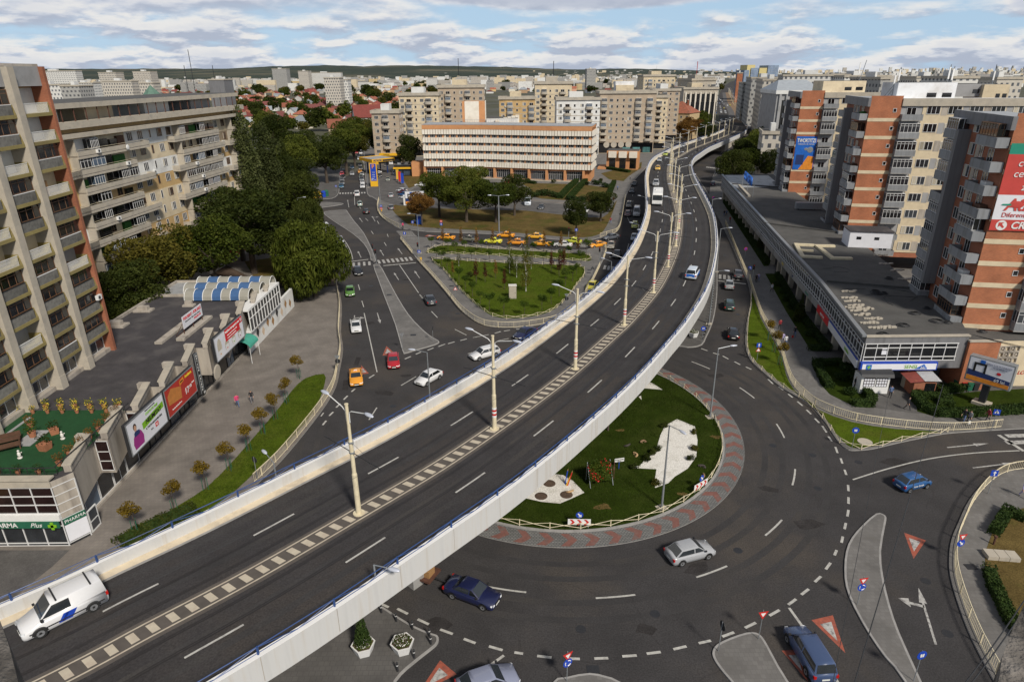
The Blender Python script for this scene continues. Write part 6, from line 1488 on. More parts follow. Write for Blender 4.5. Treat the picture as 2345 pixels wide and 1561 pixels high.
# old red roofed house beside the boulevard
b=RY(1560,290,395)
def house(label,x,y,w,d,h,rh,rz,wallc,roof,group=None,name='house',windows=True,z=0,hip=False):
 t=thing(name,label,'house',(x,y,z),rz,group)
 m=MB(); m.box(-w/2,w/2,-d/2,d/2,0,h)
 if not hip: m.add([(-w/2,-d/2,h),(-w/2,d/2,h),(-w/2,0,h+rh),(w/2,-d/2,h),(w/2,d/2,h),(w/2,0,h+rh)],[(0,2,1),(3,4,5)])
 q=m.build('wall',['wall_any'],t); q.color=(*wallc,1)
 o=.5; m=MB()
 if hip: m.add([(-w/2-o,-d/2-o,h-.1),(w/2+o,-d/2-o,h-.1),(w/2+o,d/2+o,h-.1),(-w/2-o,d/2+o,h-.1),(-w/2+d/2,0,h+rh),(w/2-d/2,0,h+rh)],[(0,1,5,4),(1,2,5),(2,3,4,5),(3,0,4),(3,2,1,0)])
 else:
  s_=rh/(d/2); zz=h-o*s_
  m.add([(-w/2-o,-d/2-o,zz),(w/2+o,-d/2-o,zz),(w/2+o,0,h+rh+.05),(-w/2-o,0,h+rh+.05),(w/2+o,d/2+o,zz),(-w/2-o,d/2+o,zz),(-w/2-o,-d/2-o,zz+.25),(w/2+o,-d/2-o,zz+.25),(w/2+o,0,h+rh+.3),(-w/2-o,0,h+rh+.3),(w/2+o,d/2+o,zz+.25),(-w/2-o,d/2+o,zz+.25)],[(6,7,8,9),(9,8,10,11),(1,0,3,2),(2,3,5,4),(0,1,7,6),(4,5,11,10),(0,6,9,3),(3,9,11,5),(1,2,8,7),(2,4,10,8)])
 m.build('roof',[roof],t); m=MB(); m.box(w*.2,w*.2+.7,-.3,.4,h+rh*.5,h+rh+.9); m.build('chimney',['brick_dark'],t)
 if windows:
  for k in range(max(2,int(w/3))):
   for f in range(max(1,int(h/2.8))): put(winmesh(1.2,1.4,2,'window_frame','glass_dark'),'window',t,(-w/2+w*(k+.5)/max(2,int(w/3)),-d/2-.02,.9+f*2.8),0)
 return t
house('old two storey house with a rusty red tile roof beside the boulevard blocks',102,412,17,16,15,6,rad(-35),(.5,.38,.22),'roof_tile',hip=True)
# ------------------------------------------------------------ right hand shopping building
RP=[(43.1,73.6),(47.7,96.0),(52.4,124.6),(59.5,167.0),(66.6,209.3)]
RC2=thing('shopping_building','long two storey shopping building with a grey flat roof, clad in metal, on the right','shop building',(43.1,73.6,0))
def rl(x,y): return (x-43.1,y-73.6)
foot=[rl(*p) for p in RP]+[rl(84,211),rl(79,193),rl(75,170),rl(72,150),rl(67,127),rl(63.3,107),rl(60.1,93.1),rl(57.7,78.3),rl(55.6,73.6)]
m=MB(); m.prism(foot,3.0,7.2,0,1); m.build('upper_storey',['metal_cladding','roof_grey'],RC2)
inn=[rl(46.6,76.8),rl(51,98),rl(55.5,126),rl(62,166),rl(68.5,205),rl(80,205),rl(70,150),rl(62,108),rl(55.5,77)]
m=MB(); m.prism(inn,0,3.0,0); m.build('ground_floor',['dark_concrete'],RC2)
for a,b in zip(RP[:-1],RP[1:]):
 A=rl(*a); hh=dirpt(a,b); Ls=math.hypot(b[0]-a[0],b[1]-a[1])
 q=lambda mb,nm,mt: mb.build(nm,mt,RC2,loc=(A[0],A[1],0),rz=hh)
 m=MB(); m.box(.0,Ls,-.02,.5,7.2,7.45,0); q(m,'roof_edge',['metal_grey'])
 m=MB(); m.box(0.05,Ls,.05,.10,4.1,6.3,0); q(m,'window_band',['glass'])
 m=MB()
 for k in range(int(Ls/1.25)+1): m.box(k*1.25,k*1.25+.07,.11,.18,4.05,6.35)
 for z in (4.05,4.55,5.75,6.3): m.box(0,Ls,.105,.17,z-.03,z+.04)
 q(m,'window_mullions',['window_frame'])
 m=MB(); m.box(0,Ls,-.3,.30,3.0,3.95); q(m,'fascia',['grey_concrete'])
 for k in range(int(Ls/6.4)+1):
  m=MB(); m.box(.2+k*6.4,1.0+k*6.4,-.95,-.1,0,3.0); q(m,'column',['pale_concrete'])
for k in range(10):
 m=MB(); x=.07+k*1.4; m.box(x-.04,x+.04,-.13,-.06,4.1,6.35);
 if k<9: m.build('mullion',['window_frame'],RC2)
m=MB()
for z in (4.1,4.6,5.8,6.35): m.box(0,11.4,-.12,-.05,z-.05,z+.05)
m.build('front_transoms',['window_frame'],RC2)
m=MB(); m.box(.05,11.3,-.05,-.01,4.1,6.35); m.build('front_glazing',['glass_dark'],RC2)
m=MB(); m.box(-.05,12.6,-.12,.4,7.2,7.36); m.build('front_cap',['pale_concrete'],RC2)
m=MB(); m.box(-.25,9.2,-.45,-.02,2.95,4.0); m.build('sign_box',['sign_blue'],RC2)
m=MB(); m.box(-.05,9.05,-.49,-.45,3.05,3.82); m.build('sign_panel',['ad_white'],RC2)
text('SENSI',.66,'ad_green',RC2,(5.9,-.52,3.42),maxw=1.5); m=MB(); m.add([(6.4,-.51,3.12),(8.0,-.51,3.12),(7.5,-.51,3.78)],[(0,1,2)]); m.build('logo_triangle',['ad_blue'],RC2); text('blu',.5,'paint_white',RC2,(7.35,-.54,3.32),shear=.4)
def cross(t,x,z,s,y=-.52):
 m=MB(); m.box(x-s,x+s,y,y+.03,z-s,z+s); m.build('cross_panel',['ad_blue'],t); m=MB(); m.box(x-s*.65,x+s*.65,y-.02,y-.001,z-s*.22,z+s*.22); m.box(x-s*.22,x+s*.22,y-.024,y-.02,z-s*.65,z+s*.65); m.build('green_cross',['ad_green'],t)
cross(RC2,.75,3.42,.34)
hh=dirpt(RP[0],RP[1]); SD=Vector((math.cos(hh),math.sin(hh),0))
def sidesign(label_part,s0,s1,mat_,txt,tm,z0=2.95,z1=3.98):
 m=MB(); m.box(s0,s1,.31,.48,z0,z1); m.build(label_part,[mat_],RC2,rz=hh,loc=(0,0,0))
 if txt:
  n=Vector((-math.sin(hh),math.cos(hh),0)); p=SD*((s0+s1)/2)+n*.52; text(txt,.62,tm,RC2,(p.x,p.y,(z0+z1)/2),xd=-SD,maxw=(s1-s0)*.85,bold=.01)
sidesign('sign_side',.3,14.6,'ad_white','','')
sidesign('sign_side_blue',.3,14.6,'sign_blue','','',3.98,4.06)
sidesign('bet_sign',14.8,21.8,'ad_bright_red','super bet','paint_white')
n=Vector((-math.sin(hh),math.cos(hh),0)); p=SD*4.6+n*.55; text('SENSIblu',.55,'ad_green',RC2,(p.x,p.y,3.5),xd=-SD)
hh2=dirpt(RP[1],RP[2]); d2=Vector((math.cos(hh2),math.sin(hh2),0)); n2=Vector((-math.sin(hh2),math.cos(hh2),0)); o2=Vector((*rl(*RP[1]),0))
for s,tx,mt in ((6,'farmacie','ad_teal'),(16,'sali','ad_navy'),(24,'DICO','ad_yellow')): p=o2+d2*s+n2*.35; text(tx,.6,mt,RC2,(p.x,p.y,3.5),xd=-d2)
# brick end with pierced screen
m=MB(); m.box(12.5,16.3,-.4,6,0,6.6,0,1); m.build('brick_end',['brick','roof_grey'],RC2)
m=MB(); m.box(12.4,16.4,-.5,-.1,6.6,6.8); m.build('end_cap',['pale_concrete'],RC2)
m=MB(); m.box(16.3,40,.6,6,0,6.3,0,1); m.build('render_end',['render_cream','roof_grey'],RC2)
m=MB()
for i in range(5):
 for j in range(7):
  x=16.4+i*.62-(6-j)*.0; z=.3+j*.78; m.box(x,x+.60,.38,.6,z,z+.08); m.box(x,x+.60,.38,.6,z+.62,z+.70); m.box(x,x+.08,.38,.6,z+.08,z+.62); m.box(x+.52,x+.60,.38,.6,z+.08,z+.62)
  if (i+j)%2: m.box(x+.22,x+.44,.42,.58,z+.24,z+.46)
m.build('pierced_screen',['tan_concrete'],RC2)
text('LOMERT',.7,'paint_red',RC2,(21.5,.55,2.0),shear=.3)
m=MB(); m.box(1.5,1.9,.6,1.0,0,3); m.box(6.2,7.0,.3,1.1,0,3); m.build('front_column',['pale_concrete'],RC2)
m=MB(); m.box(2.2,2.9,-.06,-.052,4.9,5.7); m.build('window_notice',['ad_white'],RC2); text('DE INCHIRIAT',.22,'ad_black',RC2,(2.55,-.07,5.5),maxw=.66)
# upstand lines across the roof
for (a,b) in [((1893,645),(2093,662)),((1750,512),(1978,541)),((1676,422),(1789,430))]:
 A=G(*a,7.2);B=G(*b,7.2); m=MB(); ribbon(m,[A,B],.5,0); v=[]
 q=MB(); d=Vector((B[0]-A[0],B[1]-A[1],0)); L_=d.length; q.box(0,L_,-.15,.15,7.2,7.5); q.build('roof_upstand',['roof_grey'],RC2,loc=(A[0]-43.1,A[1]-73.6,0),rz=math.atan2(d.y,d.x))
A=[G(1655,402,7.2),G(1675,421,7.2),G(1790,431,7.2),G(1785,405,7.2)]
m=MB(); m.sheet([rl(*p) for p in [(67.0,208.8),(62.6,184.5),(76,186),(80,207)]],7.22); m.build('silver_roof',['roof_silver'],RC2)
# things standing on that roof
t=thing('roof_hut','pale blue stair hut with a dark roof on the grey roof','roof hut',(61.8,117.5,7.2),rad(-12))
m=MB(); m.box(0,7.2,0,4.6,0,2.9); m.build('wall',['render_white' if 0 else 'ad_white'],t); m=MB(); m.box(-.2,7.4,-.2,4.8,2.9,3.05); m.build('roof',['roof_tar'],t)
for x in (1.2,4.2): m=MB(); m.box(x,x+.8,-.04,0,1.5,2.0); m.build('window',['glass_dark'],t)
for i,(pts_,l) in enumerate([([(1822,560),(1838,590)],'large cream letter frame lying left on the grey roof'),([(1868,563),(1908,594)],'large cream letter frame lying right on the grey roof')]):
 A=G(*pts_[0],7.25);B=G(*pts_[1],7.25); h=dirpt(A,B); L_=math.hypot(B[0]-A[0],B[1]-A[1]); t=thing('letter_frame',l,'sign frame',(A[0],A[1],7.21),h,'cream letter frames on the roof')
 m=MB(); m.box(0,L_,-.35,.35,0,.35); m.box(0,.8,.35,3.2,0,.35); m.box(L_-.8,L_,.35,3.2,0,.35);
 if i==0: m.box(L_*.45,L_*.45+.6,.35,2.4,0,.3)
 m.build('frame',['paint_cream'],t)
rr=random.Random(9)
for i,(x,y) in enumerate([(2036,638),(2022,765),(2024,672),(2008,672),(2122,706),(2094,718),(2145,736),(2170,739),(2068,745),(2005,668),(2250,757)]):
 gx,gy=G(x,y,7.22) if x<2200 else G(x,y,6.8); t=thing('cable_coil',['black cable coil by the tower','loose black cable coil in the middle of the roof','wide black cable coil near the front edge'][i%3]+f', {"nearest" if y>735 else "middle" if y>690 else "furthest"} of the coils',"cable coil",(gx,gy,7.21 if x<2200 else 6.62),0,'black cable coils on the roof')
 m=MB(); R_=rr.uniform(.55,.95)
 for k in range(4): m.tube([((R_-.08*k)*math.cos(a*.4488+k),(R_-.08*k)*math.sin(a*.4488+k)*.9,.05+.05*k) for a in range(15)],.035,4,cap=False)
 m.build('coil',['metal_dark'],t)
for i,(x,y) in enumerate([(1945,668),(1945,683),(1950,690),(1960,700),(1955,705),(1980,708),(1975,722),(1965,712),(2000,731),(1990,740),(2010,752),(2030,750),(2017,585),(2030,605),(2055,620),(2075,640)]):
 gx,gy=G(x,y,7.22); t=thing('brick_pile','pile of pale broken blocks '+('along the left edge of the grey roof' if x<2012 else 'further back on the grey roof' if y<700 else 'near the front edge of the grey roof')+f', number {i+1}','rubble',(gx,gy,7.21),0,'piles of pale blocks on the roof')
 m=MB()
 for k in range(9): a=-1.1+k*.24;b=rr.uniform(-.35,.35) if k%2 else rr.uniform(-.2,.2); m.box(a,a+.38,b,b+.34,0,.12+.01*k)
 m.build('block',['tan_concrete' if x>2012 and y<700 else 'pale_concrete'],t)
m=MB()
for k in range(26):
 a=Vector((*G(rr.uniform(1800,2200),rr.uniform(560,765),7.22),0));
 if a.x>56.5 or a.x<46: continue
 p=[a]; an=rr.random()*6.28
 for j in range(9): an+=rr.uniform(-.9,.9); p.append(p[-1]+Vector((math.cos(an),math.sin(an),0))*1.1)
 p=[q for q in p if 44.5+(q.y-73.6)*.19<q.x<57+(q.y-78)*.14 and q.y>74.5]
 if len(p)>2: m.tube([(q.x,q.y,7.225) for q in p],.022,4)
tag(m.build('loose_cables',['metal_dark']),'thin black cables straggling over the grey roof','cables',kind='stuff')
A=G(1700,425,7.3);B=G(1724,450,7.3)
t=thing('roof_letters','row of tall blue letters on a frame above the grey roof','sign',(A[0],A[1],7.2),dirpt(B,A))
t.location=(B[0],B[1],7.2)
L_=math.hypot(B[0]-A[0],B[1]-A[1])
for x in (0,L_*.5,L_): m=MB(); m.box(x-.05,x+.05,0,.1,0,3.2); m.build('post',['metal_grey'],t)
text('CONSPIN',3.0,'ad_blue',t,(L_/2,.2,3.3),xd=(-1,0,0),maxw=L_*1.05,bold=.08,depth=.12)
m=MB(); m.box(0,L_,.6,1.2,0,.4); m.build('footing',['pale_concrete'],t)
t=thing('roof_duct','long silver duct lying on the grey roof below the brick tower','duct',(*G(1822,481,7.2),7.2),rad(-8))
m=MB(); m.box(0,16,0,1.3,.3,1.7); m.build('duct',['metal_grey'],t)
for k in range(5): m=MB(); m.box(.5+k*3.6,.7+k*3.6,0,1.2,0,.3); m.build('leg',['metal_dark'],t)
m=MB(); m.box(11,14,.2,1.2,1.7,3.0); m.build('fan_box',['metal_grey'],t)
# ------------------------------------------------------------ brick towers on the right
def brick_tower(label,x,y,width,D=15.0,H=32.4,z0=0,rz=rad(-11),cream=True,nfl=9):
 t=thing('brick_tower',label,'apartment building',(x,y,0),rz)
 m=MB(); m.box(0,width,0,D,z0,H-.9,0,1); m.build('wall',['brick_dark','roof_grey'],t)
 m=MB(); m.box(-.02,5.35,-.14,0,z0+.3,H+.35); m.build('brick_front',['brick'],t)
 m=MB(); m.box(-.5,0,-.3,D+.3,H-1.5,H,0,1); m.box(0,5.4,.0,D,H-.9,H-.2,0,1); m.build('roof_parapet',['metal_cladding','roof_silver'],t)
 m=MB(); m.box(5.36,width,-.35,.1,H-1.4,H-.1,0); m.box(5.4,width,.1,D,H-.9,H-.55,1); m.build('rear_roof',['pale_concrete','roof_white'],t)
 F=Face(t,0,0,0); S_=Face(t,0,D,rad(-90)); fh=(H-z0-1.2)/nfl
 m=MB(); m.box(5.36,9.0,-.02,0,z0+1,H-1.3); m.build('bay_wall',['render_grey'],t)
 if cream: m=MB(); m.box(9.0,width,-.10,0,z0+1,H-1.3); m.build('cream_wall',['render_cream'],t)
 m=MB(); m.box(-1.55,0,D-4.9,D-4.0,z0+3,H-2.2); m.build('vent_shaft',['metal_cladding'],t)
 for f in range(nfl):
  z=z0+.6+f*fh
  m=MB(); m.box(-.06,5.38,-.18,-.13,z-.35,z+.25); m.build('cream_band',['render_cream'],t)
  F.put('small_window',winmesh(.6,.7,1,'window_frame','glass_dark'),4.3,z+1.25,.15)
  F.put('balcony',balcmesh(3.5,1.2,.95,.16,'balcony_metal','grey_concrete'),7.15,z,.03)
  q=rg.random()
  if q<.7: F.put('balcony_glazing',glazing(3.3,1.1,1.55,5,'window_frame',rg.choice(['glass','glass_dark','glass'])),7.15,z+.95,.04)
  else: F.put('window',winmesh(1.6,2.0,2,'window_frame','glass_dark'),7.15,z+.1,.04)
  if cream:
   k=0; xx=10.8
   while xx<width-1.5:
    F.put('window',winmesh(2.2,1.5,3,'window_frame','glass_dark' if rg.random()<.5 else 'glass',curt=rg.random()<.4),xx,z+.95,.13)
    if k<8: m=MB(); m.box(xx+1.3,xx+2.3,-.115,-.1,z+.7,z+2.6); m.build('grey_panel',['render_grey' if (f+k)%2 else 'tan_concrete'],t)
    xx+=3.5; k+=1
  # side facing the flyover
  S_.put('balcony',balcmesh(3.6,1.5,1.0,.16,'balcony_metal','grey_concrete'),2.2,z,.02)
  if rg.random()<.6: S_.put('balcony_glazing',glazing(3.4,1.35,1.45,5,'window_frame','glass'),2.2,z+1.0,.03)
  S_.put('window',winmesh(1.5,1.5,2,'window_frame','glass',curt=rg.random()<.5),6.1,z+.9,.03)
  m=MB(); m.box(-.02,0,D-7.9,D-7.2,z-.3,z+2.3); m.build('pale_strip',['pale_concrete'],t)
  S_.put('window',winmesh(1.1,1.4,2,'window_frame','glass_dark'),8.7,z+.9,.03)
  S_.put('balcony',balcmesh(4.6,1.45,1.0,.16,'balcony_metal','grey_concrete'),12.1,z,.02)
  q=rg.random()
  if q<.55: S_.put('balcony_glazing',glazing(4.3,1.3,1.5,6,rg.choice(['window_frame','window_frame','window_frame_brown']),'glass_dark'),12.1,z+1.0,.03)
  else:
   S_.put('window',winmesh(1.4,2.1,2,'window_frame','glass_dark'),11.3,z+.1,.03);
   if q>.8: m=MB(); m.box(-.9,-.1,1.2,2.6,z+.05,z+1.3); m.build('balcony_clutter',[rg.choice(['wood_dark','clutter_green','render_white'])],t)
  m=MB(); m.box(-1.47,-.1,-.12 if 0 else 0,.6,z-.16,z+1.0); m.build('balcony_corner',['balcony_metal'],t)
  if rg.random()<.2: S_.put('air_conditioner',acmesh(),rg.choice([7.4,9.8]),z+.2,.04)
 return t
K3=brick_tower('nearest brick tower on the right, hung with a large red advertising banner',57.7,78.3,24,H=32.2,z0=6.3)
K4=brick_tower('middle brick tower on the right with a white room and antennas on its roof',66.3,127.6,32,H=32.5,z0=3)
K5=brick_tower('furthest brick tower on the right, hung with the tall blue banner',74.4,177.5,26,H=32.2,z0=3,cream=True)
# banners
p0=RY(2262,525,78.4); zt=RY(2300,328,78.2)[1]
bn=thing('advertising_banner','huge red, green and white shop banner on the nearest brick tower','banner',(57.7,78.3,0),rad(-11)); zb=p0[1]; xl=.02; wd=9.5
def bp(mt,x0,x1,a,b,nm='banner_field',d=.32): m=MB(); m.box(x0,x1,-d-.03,-d,zb+(zt-zb)*a,zb+(zt-zb)*b); return m.build(nm,[mt],bn)
bp('ad_coral',xl,xl+wd,0,.13); bp('ad_white',xl,xl+wd,.13,.42); bp('ad_coral',xl,xl+wd,.42,.88); bp('ad_teal',xl,xl+wd,.88,1)
H_=zt-zb
def bt(s,size,mt,x,f,**k): text(s,size,mt,bn,(x,-.39,zb+H_*f),align='LEFT',**k)
bt('HIPERMARKET',.85,'paint_white',xl+2.6,.935,bold=.02); bt('cel mai mic',1.15,'paint_white',xl+1.2,.78,shear=.15); bt('cele mai mari',1.15,'paint_white',xl+1.0,.66,shear=.15); bt('zilnic',1.15,'paint_white',xl+2.2,.51,shear=.15)
bt('Auchan',2.0,'ad_coral',xl+1.0,.30,shear=.2,bold=.04); bt('Diferenta e in tot',.75,'ad_coral',xl+.9,.185); bt('CRAIOVA',1.15,'paint_white',xl+2.2,.062,bold=.03,shear=.15)
m=MB(); n=18; m.add([(xl+1.2+.6*math.cos(a*6.2832/n),-.37,zb+H_*.062+.6*math.sin(a*6.2832/n)) for a in range(n)],[tuple(range(n))]); m.build('arrow_disc',['paint_white'],bn)
m=MB(); c_=(xl+1.2,zb+H_*.062); m.add([(c_[0]-.35,-.385,c_[1]+.35),(c_[0]+.25,-.385,c_[1]+.35),(c_[0]+.05,-.385,c_[1]+.15),(c_[0]+.35,-.385,c_[1]-.2),(c_[0]+.2,-.385,c_[1]-.35),(c_[0]-.15,-.385,c_[1]-.05),(c_[0]-.35,-.385,c_[1]-.25)],[(0,6,5,4,3,2,1)]); m.build('arrow_mark',['ad_coral'],bn)
m=MB(); m.ball(0,0,0,.75,.03,.42,12,6); m.ball(.55,0,.42,.28,.03,.25,10,6); m.v=[(x+xl+2.3,y-.40,z+zb+H_*.31) for x,y,z in m.v]; m.build('bird_mark',['ad_coral'],bn)
m=MB(); m.add([(xl+.6,-.41,zb+H_*.30),(xl+1.9,-.41,zb+H_*.295),(xl+1.9,-.41,zb+H_*.32),(xl+.7,-.41,zb+H_*.315)],[(0,1,2,3)]); m.build('bird_wing',['ad_teal'],bn)
p1=RY(1818,388,177.3); p2=RY(1858,312,177.3)
bn=thing('advertising_banner','tall blue snack banner with orange biscuits and white lettering on the furthest brick tower','banner',(74.4,177.5,0),rad(-11)); zb,zt=p1[1],p2[1]; H_=zt-zb
bp('ad_blue',.2,5.2,0,1,d=.25); m=MB(); m.add([(1.6,-.29,zb),(5.1,-.29,zb),(5.0,-.29,zb+H_*.40),(3.6,-.29,zb+H_*.42),(2.6,-.29,zb+H_*.2)],[(0,1,2,3,4)]); m.build('printed_biscuits',['ad_orange'],bn)
m=MB(); m.box(.7,2.6,-.31,-.285,zb+H_*.15,zb+H_*.45); m.build('printed_pack',['ad_navy'],bn); m=MB(); m.ball(3.9,-.3,zb+H_*.60,.75,.03,.75,12,6); m.ball(2.9,-.3,zb+H_*.62,.5,.03,.35,12,6); m.build('printed_elephant',['metal_grey'],bn)
text('TWORTITZI',1.35,'paint_white',bn,(2.7,-.33,zb+H_*.87),maxw=4.5,bold=.03); text('razboinica de mancat',.5,'paint_white',bn,(2.7,-.33,zb+H_*.77),maxw=4.0)
# roof rooms, antennas
def roofbox(label,l,r,top,base,Y,D,mt,extra=None):
 a=RY(l,base,Y); b=RY(r,base,Y); z1=RY(l,top,Y)[1]; z0=min(a[1],32); t=thing('roof_room',label,'roof room',(a[0],Y,z0),rad(-8)); m=MB(); m.box(0,b[0]-a[0],0,D,0,z1-z0,0,1); m.build('wall',[mt,'roof_grey'],t)
 for k in range(2): m=MB(); x=(b[0]-a[0])*(.52+.26*k); m.box(x,x+(b[0]-a[0])*.16,-.05,0,.7,1.5); m.build('window',['glass_dark'],t)
 return t
roofbox('bright white roof room carrying the antennas on the middle brick tower',2050,2174,190,232,136,8,'roof_white')
roofbox('cream roof room on the furthest brick tower',1882,1974,186,214,182,9,'render_cream')
roofbox('grey roof room to the right of the white one',2176,2262,193,222,150,10,'render_grey')
roofbox('cream roof room right of the grey one',2246,2300,194,232,148,8,'render_cream')
for x,top,Y,l in [(2063,154,138,'tall antenna mast at the left of the white roof room'),(2052,168,138,'pale antenna mast beside the tallest one'),(2178,148,140,'lattice antenna mast at the right of the white roof room'),(2186,152,140,'antenna mast next to the lattice mast'),(1972,138,186,'leaning aerial on the cream roof room'),(2280,158,150,'slim aerial at the far right')]:
 gx,z1=RY(x,top,Y); t=thing('antenna_mast',l,'antenna',(gx,Y,32.2)); m=MB(); m.tube([(0,0,0),(.1 if 'lean' not in l else 1.5,0,z1-32.2)],.09,5); m.build('mast',['metal_grey'],t); m=MB(); m.box(-.15,.15,-.12,.0,(z1-32.2)*.55,(z1-32.2)*.92); m.build('antenna_panel',['paint_white'],t)
 m=MB(); m.tube([(0,0,(z1-32.2)*.5),(-1.6,0,0)],.03,4); m.build('stay',['metal_dark'],t)
# ------------------------------------------------------------ blocks of the far town, placed by map position
brickmat('facade_far',(.06,.065,.075),(.12,.13,.15),(.52,.48,.42),2.6,2.9,.75,.08)
brickmat('facade_far_grey',(.07,.075,.08),(.13,.13,.14),(.36,.355,.34),3.0,2.9,.8,.08)
brickmat('facade_far_white',(.10,.11,.13),(.17,.18,.2),(.64,.63,.60),2.8,2.9,.8,.05)
brickmat('facade_far_yellow',(.09,.09,.09),(.15,.15,.15),(.56,.43,.22),2.8,2.9,.8,.05)
brickmat('facade_glass',(.22,.30,.42),(.16,.22,.34),(.30,.33,.36),1.6,3.0,.12,.2)
def far(label,l,r,top,Y,D,mt,rz=None,zb_=0,roof='roof_grey',group=None,name='apartment_block',cat='apartment building',tall=True):
 rz=(rad(-15) if 1600<=l<=1800 else 0) if rz is None else rz
 a=RY(l,top,Y); b=RY(r,top,Y); h=a[1]; t=thing(name,label,cat,(a[0],Y,zb_),rz,group); W_=b[0]-a[0]
 m=MB(); m.box(0,W_,0,D,0,h-zb_,0,1); m.build('wall',[mt,roof],t)
 m=MB(); m.box(-.4,W_+.4,-.4,0,h-zb_-.8,h-zb_+.3); m.box(-.4,0,0,D,h-zb_-.8,h-zb_+.3); m.box(W_,W_+.4,0,D,h-zb_-.8,h-zb_+.3); m.build('parapet',['pale_concrete'],t)
 if tall: m=MB(); m.box(W_*.35,W_*.55,D*.3,D*.6,h-zb_,h-zb_+2.6); m.build('roof_room',['render_white'],t)
 return t
F_=[('grey concrete block with an open roofline right of the boulevard',1702,1745,190,560,60,'facade_far_grey'),
('ribbed concrete block right of the boulevard, slanted roof',1722,1790,178,500,60,'facade_far_grey'),
('nearest ribbed concrete block right of the boulevard',1748,1800,182,430,50,'facade_far'),
('white building with dark glass corner right of the boulevard',1752,1792,228,380,30,'facade_far_white'),
('low cream block with white windows behind the trees right of the flyover',1748,1800,302,238,14,'facade_far'),
('long pale block with arched attic windows behind the brick towers',1795,1935,172,420,30,'facade_far_white'),
('second pale block with arched attic windows behind the brick towers',1935,2040,174,400,30,'facade_far_white'),
('orange brick slab beside the far end of the boulevard',1689,1701,167,900,16,'brick'),
('grey office block behind the antennas',2018,2040,178,330,30,'facade_far_grey'),
('low flat white building at the right horizon',2180,2242,176,300,22,'facade_far_white'),
('cream block at the right edge of the skyline',2285,2345,178,330,20,'facade_far'),
('dark fronted block at the right edge of the skyline',2100,2180,176,420,20,'facade_far')]
for l,*q in F_: far(l,*q)
YH=thing('tower_hotel','yellow and blue glass tower building at the end of the boulevard','hotel',(*RY(1712,160,980)[:1],980,0))
z_=RY(1712,149,980)[1];
for i,(l,r,top,mt) in enumerate([(1712,1730,149,'render_yellowish'),(1720,1738,156,'facade_glass'),(1738,1762,156,'render_yellowish'),(1757,1781,150,'facade_glass'),(1702,1713,161,'facade_glass')]):
 a=RY(l,top,980);b=RY(r,top,980); x0=a[0]-YH.location.x; m=MB(); m.box(x0,x0+b[0]-a[0],-i*1.5,30,0,a[1]); m.build('wing',['paint_yellow' if 0 else ('facade_glass' if mt=='facade_glass' else 'yellow_pale')],YH)
# grey courthouse with a pediment
CH=thing('courthouse','grey classical building with a columned front and pediment roof behind the brick towers','civic building',(*RY(1775,250,300)[:1],300,0),rad(-6)); w_=RY(1870,220,300)[0]-RY(1775,220,300)[0]; h_=RY(1800,207,300)[1]
m=MB(); m.box(0,w_,0,26,0,h_-1.5); m.build('wall',['render_grey'],CH); m=MB(); m.box(-.7,w_+.7,-.8,26.5,h_-1.5,h_); m.build('cornice',['render_white'],CH)
m=MB(); m.add([(-.7,-.8,h_),(w_+.7,-.8,h_),(w_+.7,26.5,h_),(-.7,26.5,h_),(3,12,h_+4),(w_-3,12,h_+4)],[(0,1,5,4),(1,2,5),(2,3,4,5),(3,0,4)]); m.build('roof',['roof_metal'],CH)
for k in range(6): m=MB(); m.box(1+k*w_/6.4,1.9+k*w_/6.4,-.7,0,2,h_-1.5); m.build('column',['render_grey'],CH)
for k in range(5): m=MB(); m.box(2.4+k*w_/6.4,3.9+k*w_/6.4,-.05,0,4,h_-4); m.build('tall_window',['glass_dark'],CH)
# left skyline
LF=[('white slab block with a brown end at the far left',68,172,163,1150,18,'facade_far_white'),('cream point block in front of the wooded hill, left one',224,264,166,1150,24,'facade_far'),('cream point block in front of the wooded hill, right one',303,343,164,1180,24,'facade_far'),('blue white low block at the left',160,212,190,800,16,'facade_far_white'),('long cream block left of the church',232,300,186,720,14,'facade_far'),('long cream block right of the church',318,350,190,700,14,'facade_far'),('unfinished grey concrete frame building',137,180,196,520,18,'facade_far_grey'),('white terraced block at the far left',72,136,194,560,16,'facade_far_white'),('dark grey tower beside the roof terrace',476,512,182,620,20,'metal_cladding'),('tan building with open top floor in the old town',741,777,178,760,18,'facade_far'),('white cube shaped building beside the tan one',777,796,182,790,16,'facade_far_white'),
('tall block on the skyline left of the centre',622,655,158,1900,30,'facade_far_grey'),('red and white block on the skyline',682,705,163,1800,30,'facade_far'),('long white block on the skyline',706,780,167,1850,20,'facade_far_white'),('grey tower standing alone on the central skyline',1344,1365,158,1500,30,'facade_far_grey'),
('cream block on the left of the boulevard, far end',1618,1648,172,760,60,'facade_far_white'),('white balconied block on the left of the boulevard',1600,1636,178,620,60,'facade_far_white')]
for l,*q in LF: far(l,*q)
rf=random.Random(21)
